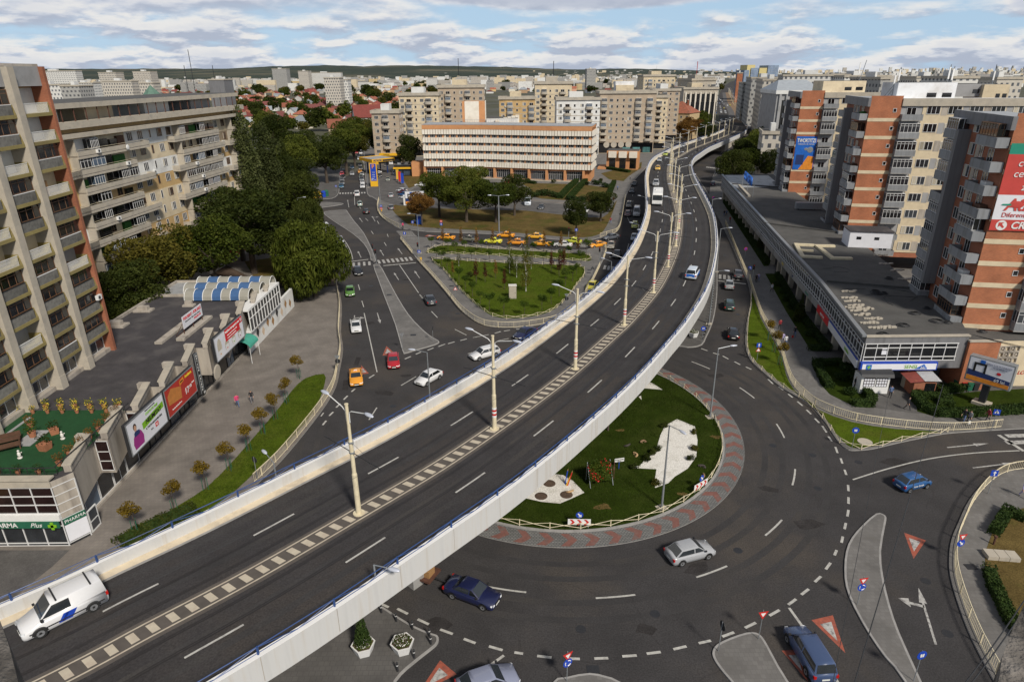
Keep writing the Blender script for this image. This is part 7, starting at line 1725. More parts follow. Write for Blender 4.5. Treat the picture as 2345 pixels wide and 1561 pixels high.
# rows of flats between the old town and the hills
mts=['facade_far','facade_far_white','facade_far_grey','facade_far_yellow','facade_far']
where=lambda px:'at the far left' if px<420 else 'left of centre' if px<820 else 'in the centre' if px<1250 else 'right of centre' if px<1700 else 'at the right'
cnm={'facade_far':'cream','facade_far_white':'white','facade_far_grey':'grey','facade_far_yellow':'yellow'}
for k in range(74):
 px=rf.uniform(60,1640) if k<60 else rf.uniform(1800,2345); py=rf.choice([188,190,193,196,200,206]) ; x,y=G(px,py); y=min(y,3800);
 if 180<x*1.0<420 and y<1250: continue
 mt=rf.choice(mts); w=rf.uniform(30,75); h=rf.uniform(11,20); t=thing('apartment_block',f'distant {cnm[mt]} row of flats {where(px)} of the skyline','apartment building',(x,y,0),rad(rf.uniform(-25,25)),'rows of flats on the skyline')
 m=MB(); m.box(-w/2,w/2,-6,6,0,h,0,1); m.build('wall',[mt,rf.choice(['roof_grey','roof_metal','roof_red'])],t)
# far-off sea of buildings that reads as one mass
m=MB()
for k in range(2600):
 px=rf.uniform(-50,2400); y=rf.uniform(1500,6300) if rf.random()<.8 else rf.uniform(6300,8200); x=(px-1172)/1498*y
 if 300<x<1200 and abs(x-(290+ (y-800)*.31))<70: continue
 w=rf.uniform(10,45); d=rf.uniform(8,16); h=rf.uniform(5,16) if rf.random()<.8 else rf.uniform(15,30); i=rf.randrange(5); z=0 if y<5900 else (y-5900)*.02
 m.box(x-w/2,x+w/2,y-d/2,y+d/2,z-20,z+h,i,rf.choice([5,6,5,7]))
tag(m.build('distant_town',['facade_far','facade_far_white','facade_far_grey','render_cream','render_white','roof_red','roof_grey','roof_tile']),'mass of small buildings spreading to the foot of the hills','town',kind='stuff')
# houses of the old town
wc=[((.66,.62,.52),'cream'),((.70,.70,.68),'white'),((.62,.45,.22),'yellow'),((.50,.33,.2),'ochre'),((.45,.44,.42),'grey'),((.64,.36,.25),'pink')]
rfs=[('roof_red','red'),('roof_tile','tile'),('roof_darkred','dark red'),('roof_metal','grey metal'),('roof_tile','orange tile'),('roof_red','red')]
placed=[]; nh=0; tries=0
while nh<290 and tries<9000:
 tries+=1
 if rf.random()<.72: px=rf.uniform(530,1010); py=rf.uniform(194,300)
 elif rf.random()<.5: px=rf.uniform(60,525); py=rf.uniform(196,232)
 else: px=rf.uniform(1000,1560); py=rf.uniform(186,215)
 if py>285 and px>860: continue
 x,y=G(px,py)
 if y>1900 or y<400 and x<-150+0:
  if y>1900: continue
 if -75<x<135 and y<540: continue
 if 135<x<400 and y<1200: continue
 if -80<x<-30 and y<600: continue
 if any(abs(x-a)<15+y*.006 and abs(y-b)<16+y*.012 for a,b in placed): continue
 placed.append((x,y)); c,cn_=rf.choice(wc); r_,rn=rf.choice(rfs); w=rf.uniform(10,17); d=rf.uniform(8,11); rz=rf.choice([0,1.57])+rf.uniform(-.35,.35)
 near_='close behind the trees' if y<620 else 'amid the old town' if y<1000 else 'far across the old town'
 house(f'{cn_} house with a {rn} roof {near_}, {where(px)}',x,y,w,d,rf.uniform(3.6,7.2),rf.uniform(2.4,4.2),rz,c,r_,'houses of the old town',windows=y<800,hip=rf.random()<.35); nh+=1
# particular houses near the street
house('white gabled house with a dark red roof behind the big trees',*RY(800,268,470)[:1],470,14,12,7,5,rad(80),(.7,.7,.68),'roof_darkred')
house('white townhouse with a steep dark red roof beside the glass stairwell',*RY(842,262,400)[:1],400,16,13,15,6,rad(20),(.66,.66,.62),'roof_red')
house('tan gabled building with blank side wall beside the street trees',*RY(782,300,390)[:1],390,14,11,10,4,rad(15),(.45,.36,.26),'roof_tile',windows=False)
t=thing('church','pale church with two green tiled pointed towers above the terrace block','church',(*RY(338,215,420)[:1],420,0))
m=MB(); m.box(-9,9,-6,6,0,14); m.build('nave',['render_white'],t)
for x,hh_,r_ in ((-2.5,18,5.2),(2.5,27,4.0)):
 m=MB(); m.cyl(x,0,0,hh_,r_,8); m.build('tower',['render_cream'],t); m=MB(); m.cyl(x,0,hh_,hh_+5.5,r_*1.35,8,0,.1); m.build('spire',['roof_green'],t)
for px,top,Y,l in [(430,114,1500,'tall radio mast on the left skyline'),(421,150,1600,'short mast beside the tall radio mast'),(486,150,1700,'lattice mast on the left skyline'),(1049,134,2600,'slender mast on the central skyline'),(1598,141,2600,'red and white chimney on the skyline'),(2283,148,400,'thin aerial at the right edge of the skyline'),(1268,140,2600,'thin mast right of the centre')]:
 x,z1=RY(px,top,Y); t=thing('radio_mast',l,'mast',(x,Y,0)); m=MB(); m.tube([(0,0,0),(0,0,z1)],Y*.00045,4); m.build('mast',['paint_red' if 'red' in l else 'metal_dark'],t)
# ------------------------------------------------------------ trees and plants
def leafcloud(blobs,n,size,seed,gap=.0,droop=False,flat=.0):
 r=np.random.RandomState(seed); B=np.array([b[:3] for b in blobs]); R=np.array([b[3:6] if len(b)>=6 else (b[3],)*3 for b in blobs],float)
 vol=R[:,0]*R[:,1]*R[:,2]; vol=vol**.8; idx=r.choice(len(B),n,p=vol/vol.sum())
 d=r.normal(size=(n,3)); d/=np.linalg.norm(d,axis=1)[:,None]
 rad_=r.uniform(0,1,n)**.33; rad_=np.where(r.uniform(size=n)<.7,.72+.30*rad_,rad_)
 P=B[idx]+d*R[idx]*rad_[:,None]
 if gap>0:
  k=np.sin(P[:,0]*1.9+seed)+np.sin(P[:,1]*2.1+seed*2)+np.sin(P[:,2]*2.3+seed*3); P=P[k>-3+gap*3]; n=len(P); d=d[:n]
 nrm=d[:n]*.8+r.normal(size=(n,3))*.6; nrm/=np.linalg.norm(nrm,axis=1)[:,None]
 u=np.cross(nrm,r.normal(size=(n,3))); u/=np.linalg.norm(u,axis=1)[:,None]; w=np.cross(nrm,u)
 s=size*r.uniform(.6,1.35,n)[:,None]
 if droop: u=np.tile([0,0,1.],(n,1))+r.normal(size=(n,3))*.25; w=np.cross(u,d[:n]+.01); w/=np.linalg.norm(w,axis=1)[:,None]; V=np.stack([P-u*s*1.9,P+w*s*.4,P+u*s*1.9,P-w*s*.4],1)
 else: V=np.stack([P-u*s,P+w*s*.7,P+u*s,P-w*s*.7],1)
 return V.reshape(-1,3)
def leafmesh(name,V,material):
 me=bpy.data.meshes.new(name); n=len(V)//4; me.vertices.add(len(V)); me.vertices.foreach_set('co',V.astype(np.float32).ravel())
 me.loops.add(n*4); me.loops.foreach_set('vertex_index',np.arange(n*4,dtype=np.int32)); me.polygons.add(n); me.polygons.foreach_set('loop_start',np.arange(0,n*4,4,dtype=np.int32)); me.polygons.foreach_set('loop_total',np.full(n,4,dtype=np.int32))
 me.materials.append(M[material]); me.update(); me.validate(); return me
def trunkmesh(h,r0,limbs,seed,material='bark',spread=3.0):
 r=random.Random(seed); m=MB(); m.tube([(0,0,-.1),(.05,0,h*.25),(.1,-.05,h*.5),(0,.05,h*.75)],[r0*1.25,r0,r0*.75,r0*.35],8)
 for k in range(limbs):
  a=k*2.4+r.random(); z=h*r.uniform(.25,.6); L=spread*r.uniform(.6,1)
  m.tube([(0,0,z),(math.cos(a)*L*.45,math.sin(a)*L*.45,z+h*.12),(math.cos(a)*L,math.sin(a)*L,z+h*r.uniform(.22,.34))],[r0*.5,r0*.32,r0*.12],5)
 return m.mesh('trunk',[material])
def blobs_round(R_,zc,n,seed,flat=.8,k=.42):
 r=random.Random(seed); o=[(0,0,zc,R_*.62,R_*.62,R_*.55*flat+.2)]
 for i in range(n):
  a=r.random()*6.28; u=r.uniform(-.75,.95); q=math.sqrt(max(0,1-u*u))*R_*.68; o.append((q*math.cos(a),q*math.sin(a),zc+u*R_*flat*.72,R_*k*r.uniform(.7,1.15),R_*k*r.uniform(.7,1.15),R_*k*r.uniform(.6,.95)))
 return o
TM={}
def tmesh(kind,lm):
 if (kind,lm) in TM: return TM[(kind,lm)]
 sd=len(TM)+3
 if kind in('broad','broad2'): b=blobs_round(5.2,8.2,16,sd,.95); q=(trunkmesh(12,.32,7,sd),leafmesh('crown',leafcloud(b,15000,.17,sd,.25),lm))
 elif kind=='willow': b=blobs_round(5.0,6.6,14,sd,1.0); q=(trunkmesh(9,.3,6,sd),leafmesh('crown',np.concatenate([leafcloud(b,9000,.17,sd,.2),leafcloud([(x,y,z-1.0,a,bb,c*1.5) for x,y,z,a,bb,c in b],9000,.22,sd+1,.2,droop=True)]),lm))
 elif kind=='poplar':
  b=[(0.25*math.sin(i*2.1),.25*math.cos(i*1.7),1.6+i*1.35,*( (1.5*math.sin(math.pi*min(1,(i+1.5)/15)**.75)+.75,)*2),1.7) for i in range(14)]
  r=random.Random(4); b+=[(math.cos(a)*1.7,math.sin(a)*1.7,z,.8,.8,1.6) for a,z in [(r.random()*6.28,r.uniform(3,17)) for _ in range(30)]]
  q=(trunkmesh(20,.4,4,sd,spread=1.0),leafmesh('crown',leafcloud(b,22000,.16,sd,.15),lm))
 elif kind=='ball': b=blobs_round(.85,2.75,9,sd,.75,.5); q=(trunkmesh(2.9,.045,3,sd,spread=.4),leafmesh('crown',leafcloud(b,1100,.075,sd,.2),lm))
 elif kind=='young': b=[(.1*math.sin(i*2),.1*math.cos(i*3),1.5+i*.32,.42-.03*i,.42-.03*i,.35) for i in range(8)]; q=(trunkmesh(3.6,.045,3,sd,spread=.3),leafmesh('crown',leafcloud(b,420,.085,sd,.45),lm))
 elif kind=='birch': b=[(.2*math.sin(i*2),.2*math.cos(i*3),1.4+i*.55,.85-.07*i,.85-.07*i,.5) for i in range(9)]; q=(trunkmesh(6,.06,5,sd,'bark_white',.6),leafmesh('crown',leafcloud(b,1500,.075,sd,.5),lm))
 elif kind=='cone': b=[(0,0,.4+i*.45,1.0-.11*i,1.0-.11*i,.4) for i in range(9)]; q=(trunkmesh(4,.08,0,sd),leafmesh('crown',leafcloud(b,2600,.09,sd,.1),lm))
 elif kind=='bush': b=blobs_round(.6,.45,7,sd,.7,.5); q=(trunkmesh(.5,.04,2,sd,spread=.2),leafmesh('foliage',leafcloud(b,900,.06,sd,.1),lm))
 elif kind=='far': b=blobs_round(4.2,5.0,9,sd,.9,.48); m=MB(); q=(None,leafmesh('tree',leafcloud(b,1500,.42,sd,.1),lm))
 TM[(kind,lm)]=q; return q
rt=random.Random(17)
def tree(kind,lm,label,x,y,s=1,sz=None,name='tree',cat='tree',group=None,z=.1,rz=None):
 tr,cr=tmesh(kind,lm); t=thing(name,label,cat,(x,y,z),rt.random()*6.28 if rz is None else rz,group); t.scale=(s,s,sz or s)
 if tr is None: bpy.data.objects.remove(t); o=put(cr,name,None,(x,y,z),rt.random()*6.28); o.scale=(s,s,sz or s); return tag(o,label,cat,group)
 put(tr,'trunk',t); put(cr,'crown' if kind!='bush' else 'foliage',t); return t
P=lambda kind,lm,label,px,py,s,sz=None,z=0,**k: tree(kind,lm,label,*G(px,py,z),s,sz,**k)
P('poplar','leaf_poplar','tallest poplar standing at the end of the long apartment block',592,560,1.45,1.50,name='poplar_tree')
P('poplar','leaf_poplar','slightly lower poplar to the right of the tallest one',636,524,1.45,1.28,name='poplar_tree')
P('poplar','leaf_dark','narrow dark poplar at the right of the poplar group',668,505,.9,1.05,name='poplar_tree')
for kind,lm,l,x,y,s,sz in [('broad','leaf_dark','large dark green tree below the poplars',-52,128,1.75,1.35),('broad','leaf_dark','dark green tree left of the large one below the poplars',-58,138,1.5,1.3),
 ('broad2','leaf','yellowish green tree behind the shopping building roof',-52.5,112,1.35,1.12),('broad2','leaf_yellow','olive yellow tree next to the brick tower corner',-60,106,1.45,1.15),('broad','leaf_dark','dark tree squeezed between brick tower and shopping building',-57.5,94,1.1,.95),('broad','leaf_dark','low dark tree behind the rusty side roof',-58,86,.8,.62),
 ('willow','leaf_willow','wide drooping willow beside the road and plaza',-35.5,113,1.35,1.18),('willow','leaf_willow','smaller willow crown behind the wide one',-40.5,120,1.0,1.0),('broad','leaf_dark','bare topped tree between willow and dark tree',-43,126,1.0,.85),('willow','leaf_dark','dark willow at the kerb of the left curve',-47.5,150,.9,1.0),
 ('broad','leaf_dark','dark roadside tree near the far left kerb',-55.5,172,1.2,1.15),
 ('broad','leaf_dark','big tree at the corner of the tree lined street',-69,212,1.35,1.1),('broad2','leaf','big green tree behind the recycling bins',-72,228,1.6,1.4),('broad','leaf_dark','tall tree in the middle of the street wood',-68,247,1.5,1.35),('broad2','leaf','wide green tree along the tree lined street',-66,270,1.7,1.5),('broad','leaf_yellow','yellowish tree leaning over the parked cars',-67.5,292,1.35,1.2),('broad2','leaf_dark','dark tree deep in the street wood',-84,275,1.6,1.25),('broad','leaf','green tree at the left of the street wood',-95,250,1.4,1.0),('broad2','leaf','green tree further up the street',-74,320,1.6,1.35),('broad','leaf_yellow','olive tree further up the street',-76,355,1.5,1.2),('broad','leaf','green tree at the far end of the street wood',-84,390,1.6,1.3),('broad2','leaf_dark','dark tree far behind the street wood',-104,300,1.9,1.6),('broad','leaf','green tree between the poplars and the street wood',-84,215,1.2,1.1),('broad2','leaf','green tree at the back left of the street wood',-118,335,1.8,1.6),('broad','leaf_dark','dark tree beside the petrol station corner block',-63,325,1.0,1.2),
 ('broad','leaf_dark','dark tree in the gap left of the hotel',-40,268,1.0,1.25),
 ('broad2','leaf_willow','light green tree at the left of the car park grove',-20,183,1.05,1.0),('broad','leaf','green tree at the front of the car park grove',-12,176,1.15,.9),('broad2','leaf_willow','light green tree at the back of the car park grove',-12,194,1.15,1.0),('broad','leaf','green tree at the right front of the car park grove',-4,175,1.1,.95),('broad2','leaf_dark','dark tree at the right of the car park grove',1,184,.95,.85),('broad','leaf_brown','brown autumn tree left of the car park grove',-23.5,172,.68,.72)]:
 tree(kind,lm,l,x,y,s,sz,name='willow_tree' if kind=='willow' else 'tree')
P('broad','leaf_dark','left of the two round topped trees on the dry lawn',1319,540,.62,.72); P('broad','leaf_dark','right of the two round topped trees on the dry lawn',1375,508,.78,.66)
for i,(x,y,s,sz,lm) in enumerate([(76,228,1.2,.95,'leaf_dark'),(83,240,1.3,1.0,'leaf'),(89,258,1.25,1.0,'leaf_dark'),(92,238,1.2,1.0,'leaf_dark'),(98,275,1.25,1.05,'leaf'),(108,292,1.25,1.1,'leaf_willow'),(104,256,1.3,1.1,'leaf'),(118,312,1.3,1.1,'leaf_dark'),(131,336,1.25,1.1,'leaf'),(143,358,1.25,1.1,'leaf_dark'),(118,290,1.3,1.1,'leaf_dark'),(157,383,1.3,1.1,'leaf'),(172,410,1.3,1.1,'leaf_dark'),(134,320,1.3,1.15,'leaf')]):
 tree('broad' if i%2 else 'broad2',lm,f'{["dark","green","pale"][0 if lm=="leaf_dark" else 1 if lm=="leaf" else 2]} tree in the row right of the flyover ramp, {["at the near end","near the low block","halfway up","beside the ramp wall","towards the boulevard","at the far end"][min(i//3,5)]}',x,y,s,sz,group='trees right of the flyover ramp')
for i,(x,y,s,lm) in enumerate([(97,375,1.1,'leaf_brown'),(105,395,1.15,'leaf_brown'),(113,412,1.1,'leaf'),(120,428,1.3,'leaf'),(108,376,1.0,'leaf_dark')]): tree('broad',lm,['brown tree left of the flyover ramp, nearest','wide brown tree left of the flyover ramp','green tree left of the flyover ramp','second green tree left of the flyover ramp','dark low tree left of the flyover ramp'][i],x,y,s,.95*s)
for i,(px,py) in enumerate([(1778,256),(1768,250),(1758,244),(1748,239),(1738,234),(1728,229),(1720,224),(1712,218),(1707,212),(1704,206),(1702,200),(1699,194)]):
 for off in (0,9):
  x,d=G(px,py); x+=off; tree('far','leaf_dark' if i%2 else 'leaf','tree in the right hand row of the boulevard, number %d'%(i+1),x,d,1.0,1.2,group='trees lining the right of the boulevard')
for i,(px,py) in enumerate([(1618,244),(1630,232),(1636,224),(1642,214),(1648,204),(1660,194)]): x,d=G(px,py); tree('far','leaf_dark','tree in the left hand row of the boulevard, number %d'%(i+1),x,d,.9,1.1,group='trees lining the left of the boulevard')
# park trees, bases read from the photo
z7=lambda a,b:(940+a/4.69,520+b/4.69)
LB=['at the left tip of the narrow lawn','on the narrow lawn','beside the path between the lawns','along the left fence of the lawn','along the bottom fence of the lawn','along the right fence of the lawn']
for i,(a,b) in enumerate([(228,240),(405,268),(582,275),(762,268),(1320,315),(1512,290),(1698,340),(1888,330),(283,365),(338,420),(658,368),(850,390),(480,300),(397,480),(525,610),(593,680),(668,755),(750,835),(848,915),(1005,965),(1225,960),(1412,905),(1512,835),(1598,750),(1662,640),(1740,590),(1785,520),(1830,415),(1428,420),(1620,400)]):
 px,py=z7(a,b); j=0 if i<1 else 1 if i<8 else 2 if i<13 else 3 if i<18 else 4 if i<22 else 5 if i<28 else 2
 P('ball','leaf_round','small round topped tree '+LB[j]+f', number {i+1} clockwise',px,py,rt.uniform(.75,1.05)*(1.25 if i in (7,19,22) else 1),name='ball_tree',group='round topped park trees')
for a,b,l,kind,lm,s in [(705,610,'dark purple young tree on the wide lawn','young','leaf_red',1.25),(803,595,'thin purple grey sapling on the wide lawn','young','leaf_red',1.0),(1010,675,'red leaved young tree on the wide lawn','young','leaf_red',1.0),(917,562,'small tree with a white trunk and hanging brown leaves','young','leaf_brown',.95),(1240,698,'tall pale birch in the middle of the wide lawn','birch','leaf_yellow',1.15),(1240,470,'tall light green birch at the back of the wide lawn','birch','leaf_willow',1.15),(1065,502,'slim light green birch at the back of the wide lawn','birch','leaf_willow',1.0),(1140,548,'thin birch right of the small fir','birch','leaf_willow',.85),(1510,482,'dark red tree at the back right of the lawn','young','leaf_red',1.1),(1597,532,'dark red tree in front of the right group','young','leaf_red',1.2),(1643,488,'dark red tree rightmost of the red group','young','leaf_red',1.25),(520,425,'yellow birch with white stem at the left back','birch','leaf_yellow',.6),(1297,455,'small tree with white stem behind the birches','birch','leaf_yellow',.6),(457,540,'thin brown sapling at the left of the lawn','young','leaf_brown',.8)]:
 P(kind,lm,l,*z7(a,b),s,name='young_tree')
P('bush','leaf_dark','dark green shrub in the left of the wide lawn',*z7(635,545),1.3,name='shrub',cat='shrub'); P('cone','leaf_dark','small dark fir at the back of the wide lawn',*z7(1085,462),.75,name='fir_tree')
for i,(a,b) in enumerate([(352,210),(545,215),(712,225),(884,225),(1066,240),(1247,250),(1433,262),(1613,270),(1800,300)]): P('young','leaf_brown','brown autumn sapling in front of the taxi rank, '+['leftmost','second from left','third from left','fourth from left','middle one','fourth from right','third from right','second from right','rightmost'][i],*z7(a,b),1.15,name='sapling',group='saplings along the taxi rank')
def staked(px,py,s,label,group):
 t=P('ball','leaf_gold',label,px,py,s*.85,name='street_sapling',group=group)
 for a in (0,2.1,4.2): m=MB(); m.tube([(math.cos(a)*.28,math.sin(a)*.28,0),(math.cos(a)*.26,math.sin(a)*.26,1.5)],.03,4); m.build('stake',['paint_green'],t)
for i,(x,y) in enumerate([(314,1223),(402,1174.6),(472.7,1123),(528,1078.5),(570,1033.7),(605,995),(632,962),(657,925),(686,868)]): staked(x,y,1.15,'staked yellow sapling on the plaza edge, '+['first','second','third','fourth','fifth','sixth','seventh','eighth','ninth'][i]+' counted from the flyover','staked saplings on the plaza')
for i,(x,y) in enumerate([(1759.5,781),(1772,808),(1784.6,837)]): staked(x,y,1.15,'staked sapling on the right hand verge, '+['furthest','middle','nearest'][i]+' of three','staked saplings on the right verge')
for x,y,l in [(1722,1010,'low shrub by the top left of the white gravel fish'),(1590,992,'round shrub at the right edge of the white gravel fish'),(1588,1030,'round shrub lower on the right of the white gravel fish'),(1582,1052,'reddish shrub at the belly of the white gravel fish'),(1507,1030,'small shrub at the left edge of the gravel fish'),(1495,1040,'brown shrub left of the gravel fish'),(1480,1052,'dark shrub near the tail of the gravel fish'),(1452,1072,'spreading dark shrub beside the tail'),(1503,1108,'pale shrub at the tail tip'),(1463,905,'shrub beside the second gravel fish'),(1520,978,'dark shrub at the top of the gravel fish')][1:]: P('bush','leaf_yellow' if 'round' in l or 'pale' in l else 'leaf_dark',l,x,y,rt.uniform(.55,.9),name='shrub',cat='shrub',z=.22)
# hedges: clipped boxes of leaves
def hedge(label,pts,w=1.0,h=.8,px=True,z=.14,lm='leaf_hedge',seed=1):
 Q=GP(pts) if px else pts; r=np.random.RandomState(seed); V=[]; core=MB()
 t=thing('hedge',label,'hedge',(Q[0][0],Q[0][1],z)); o=np.array([Q[0][0],Q[0][1],0])
 for a,b in zip(Q[:-1],Q[1:]):
  a=np.array([*a,0.]);b=np.array([*b,0.]); L=np.linalg.norm(b-a); d=(b-a)/L; n=np.array([-d[1],d[0],0]); N_=int(L*w*h*230+L*120)
  s_=r.uniform(-.5,L+.5,N_); u=r.uniform(-1,1,N_); v=r.uniform(0,1,N_); e=r.randint(0,3,N_); u=np.where(e==0,np.sign(u)*(1+.05*r.normal(size=N_)),u); v=np.where(e==1,1+.05*r.normal(size=N_),v)
  P_=a-o+d*s_[:,None]+n*(u*w/2)[:,None]+np.array([0,0,1.])*(v*h)[:,None]
  q=r.normal(size=(N_,3)); q/=np.linalg.norm(q,axis=1)[:,None]; k=np.cross(q,r.normal(size=(N_,3))); k/=np.linalg.norm(k,axis=1)[:,None]; sz=.075
  V.append(np.stack([P_-q*sz,P_+k*sz,P_+q*sz,P_-k*sz],1).reshape(-1,3))
  c=[a-o-n*w*.42,b-o-n*w*.42,b-o+n*w*.42,a-o+n*w*.42]; core.prism([(p[0],p[1]) for p in c],0,h*.9)
 put(leafmesh('foliage',np.concatenate(V),lm),'foliage',t); core.build('inner_branches',['leaf_hedge'],t)
hedge('clipped hedge along the upper shopping parade',[(1660,465),(1690,505),(1725,560),(1757,606)],1.2)
hedge('long clipped hedge beside the arcade',[(1780,634),(1825,715),(1868,772),(1893,800)],1.0)
hedge('hedge end in front of the arcade paving',[(1856,803),(1895,804)],.9)
hedge('hedge round the corner bed, left side',[(1868,838),(1882,868),(1898,890)],1.0); hedge('hedge round the corner bed, right side',[(1925,838),(1960,880),(1995,918),(1990,932),(1955,930)],1.0); hedge('hedge round the corner bed, back',[(1868,836),(1925,836)],.9)
hedge('curved hedge at the bottom of the billboard lawn',[(2098,905),(2096,920),(2115,940),(2145,953),(2200,955),(2345,945),(2420,938)],1.1,.9); hedge('short hedge behind the little red roofed stall',[(2150,900),(2200,896)],1.2,.9); hedge('hedge at the inner corner of the billboard lawn',[(2105,908),(2160,918),(2165,932)],1.6,.7)
hedge('hedge in front of the hotel, left of the path',[(1320,418),(1300,436),(1282,456)],1.8,1.2); hedge('hedge in front of the hotel, right of the path',[(1340,418),(1322,437),(1303,458)],1.8,1.2)
hedge('hedge along the pavement edge by the hotel garden',[(1406,420),(1398,440),(1388,465)],1.5,1.0); hedge('low hedge at the foot of the hotel',[(1015,412),(1060,411)],1.3,.8); hedge('low hedge right of the hotel drive',[(1175,415),(1225,422)],1.5,.9); hedge('hedge near the hotel annex',[(1390,388),(1440,396)],1.6,1.0)
hedge('hedge at the edge of the bottom right lawn, upper',[(2345,1195),(2305,1178),(2275,1225)],.9,.7,seed=3); hedge('hedge at the edge of the bottom right lawn, lower',[(2262,1315),(2275,1355),(2310,1425),(2345,1470)],.9,.7,seed=4)
hedge('overgrown low juniper bed at the flyover end of the plaza verge',[(285,1250),(330,1225),(380,1200),(440,1175)],2.2,.5,lm='leaf_dark')
for i,(x,y,s) in enumerate([(1245,448,4.2),(1222,452,3.4),(1268,452,3.6),(1365,424,3.4),(1385,430,3.2),(1330,462,3.4),(1360,466,3.6),(1312,460,3.0)]): P('bush','leaf_hedge','spreading juniper '+['in the middle of the hotel garden','at the left of the hotel garden','at the right of the left garden bed','in the upper right garden bed','at the right end of the upper garden bed','at the bottom of the right garden bed','bottom right in the hotel garden','beside the garden path'][i],x,y,s,s*.55,name='juniper_bush',cat='bush')
for i,(x,y) in enumerate([(1085,428),(1072,426),(1210,418),(1268,420),(1376,418),(1345,425),(990,408),(1000,413),(1110,420)]): P('bush','leaf_dark','clipped round bush in the hotel forecourt, '+['right of the drive island','left on the drive island','at the hotel corner bed','in the middle bed','right of the path hedges','beside the path','by the left hotel wall','next to the left hotel wall','behind the grove'][i],x,y,1.6,name='round_bush',cat='bush')
for i,(x,y) in enumerate([(1790,672),(1800,690),(1812,710),(1778,655),(1850,770),(1712,540),(1722,556),(1732,572),(1742,588),(1700,520),(1690,505),(1925,870),(1945,905),(1940,850)]): P('bush','leaf_hedge','clipped bush in the beds of the shopping parade, '+['upper row','lower row','corner bed'][0 if y<600 else 1 if y<800 else 2],x,y,1.25,name='round_bush',cat='bush',group='clipped bushes of the shopping parade')
P('cone','leaf_dark','dark conifer in the hedge bed beside the arcade',1829,735,1.05,name='conifer'); P('cone','leaf_dark','second conifer further up the arcade bed',1738,575,1.0,name='conifer')
# trees scattered through the old town
n=0; tr_=0
while n<230 and tr_<4000:
 tr_+=1
 if rf.random()<.6: px,py=rf.uniform(530,1010),rf.uniform(196,305)
 elif rf.random()<.6: px,py=rf.uniform(60,525),rf.uniform(190,234)
 else: px,py=rf.uniform(1000,1650),rf.uniform(180,215)
 x,y=G(px,py)
 if y>2300 or (-75<x<140 and y<545) or (140<x<420 and y<1200) or (-85<x<-32 and y<600): continue
 if any(abs(x-a)<7 and abs(y-b)<7 for a,b in placed): continue
 s=rf.uniform(.9,1.9)*(1 if y<1200 else 1.4); lm=rf.choice(['leaf_dark','leaf','leaf_dark','leaf_yellow','leaf'])
 tree('far',lm,f'{ {"leaf_dark":"dark","leaf":"green","leaf_yellow":"olive"}[lm]} tree {"near" if y<750 else "halfway" if y<1200 else "far off"} among the old town houses {where(px)}',x,y,s,s*rf.uniform(.85,1.15),group='trees in the old town',z=-.5); n+=1
# blades of grass
def blades(polys,n,sz,z,lm,seed,hole=None):
 r=np.random.RandomState(seed); out=[]
 def inside(P,poly):
  q=np.array(poly); x,y=P[:,0],P[:,1]; c=np.zeros(len(P),bool); j=len(q)-1
  for i in range(len(q)):
   k=((q[i,1]>y)!=(q[j,1]>y))&(x<(q[j,0]-q[i,0])*(y-q[i,1])/(q[j,1]-q[i,1]+1e-9)+q[i,0]); c^=k; j=i
  return c
 for poly in polys:
  q=np.array(poly); P_=r.uniform(q.min(0)-.12,q.max(0)+.12,(n,2)); P_=P_[inside(P_,poly)]
  for h in (hole or []): P_=P_[~inside(P_,h)]
  k=np.sin(P_[:,0]*.9+2)+np.sin(P_[:,1]*1.1)+r.normal(size=len(P_))*.8; P_=P_[k>-1.2]; m_=len(P_); P3=np.c_[P_,np.full(m_,z)]
  u=np.c_[r.normal(size=(m_,2))*.5,np.ones(m_)]*sz*r.uniform(.5,1.3,m_)[:,None]; a=r.uniform(0,6.28,m_); w=np.c_[np.cos(a),np.sin(a),np.zeros(m_)]*sz*.45
  out.append(np.stack([P3-w,P3+w,P3+w*.3+u,P3-w*.3+u],1).reshape(-1,3))
 return leafmesh('grass_blades',np.concatenate(out),lm)
wh=[GP(w,.23) for w in WH]
for nm,me in (('roundabout_grass',blades([clipell(18.3,19.5,10)],90000,.07,.225,'grass_blade_dark',1,wh)),('park_grass',blades([sm(GP(GA),2,True),sm(GP(GB),2,True)],60000,.08,.145,'grass_blade',2)),('verge_grass',blades([sm(GP(GR1),2,True)],60000,.07,.145,'grass_blade',3))):
 tag(put(me,'grass'),'short mown grass of the '+nm.split('_')[0]+' lawn','grass',kind='stuff')
for x,y,s_ in [(1380,1160,.8),(1420,985,.5),(1560,1130,.5),(1640,1000,.6)]:
 gx,gy=G(x,y,.224); m=MB(); m.sheet([(gx+s_*(1+.3*math.sin(k*2.1+x))*math.cos(k*.7),gy+s_*(.6+.2*math.cos(k*1.7+y))*math.sin(k*.7)) for k in range(9)],.228); struct('bare_soil',m,['grass_dry'])
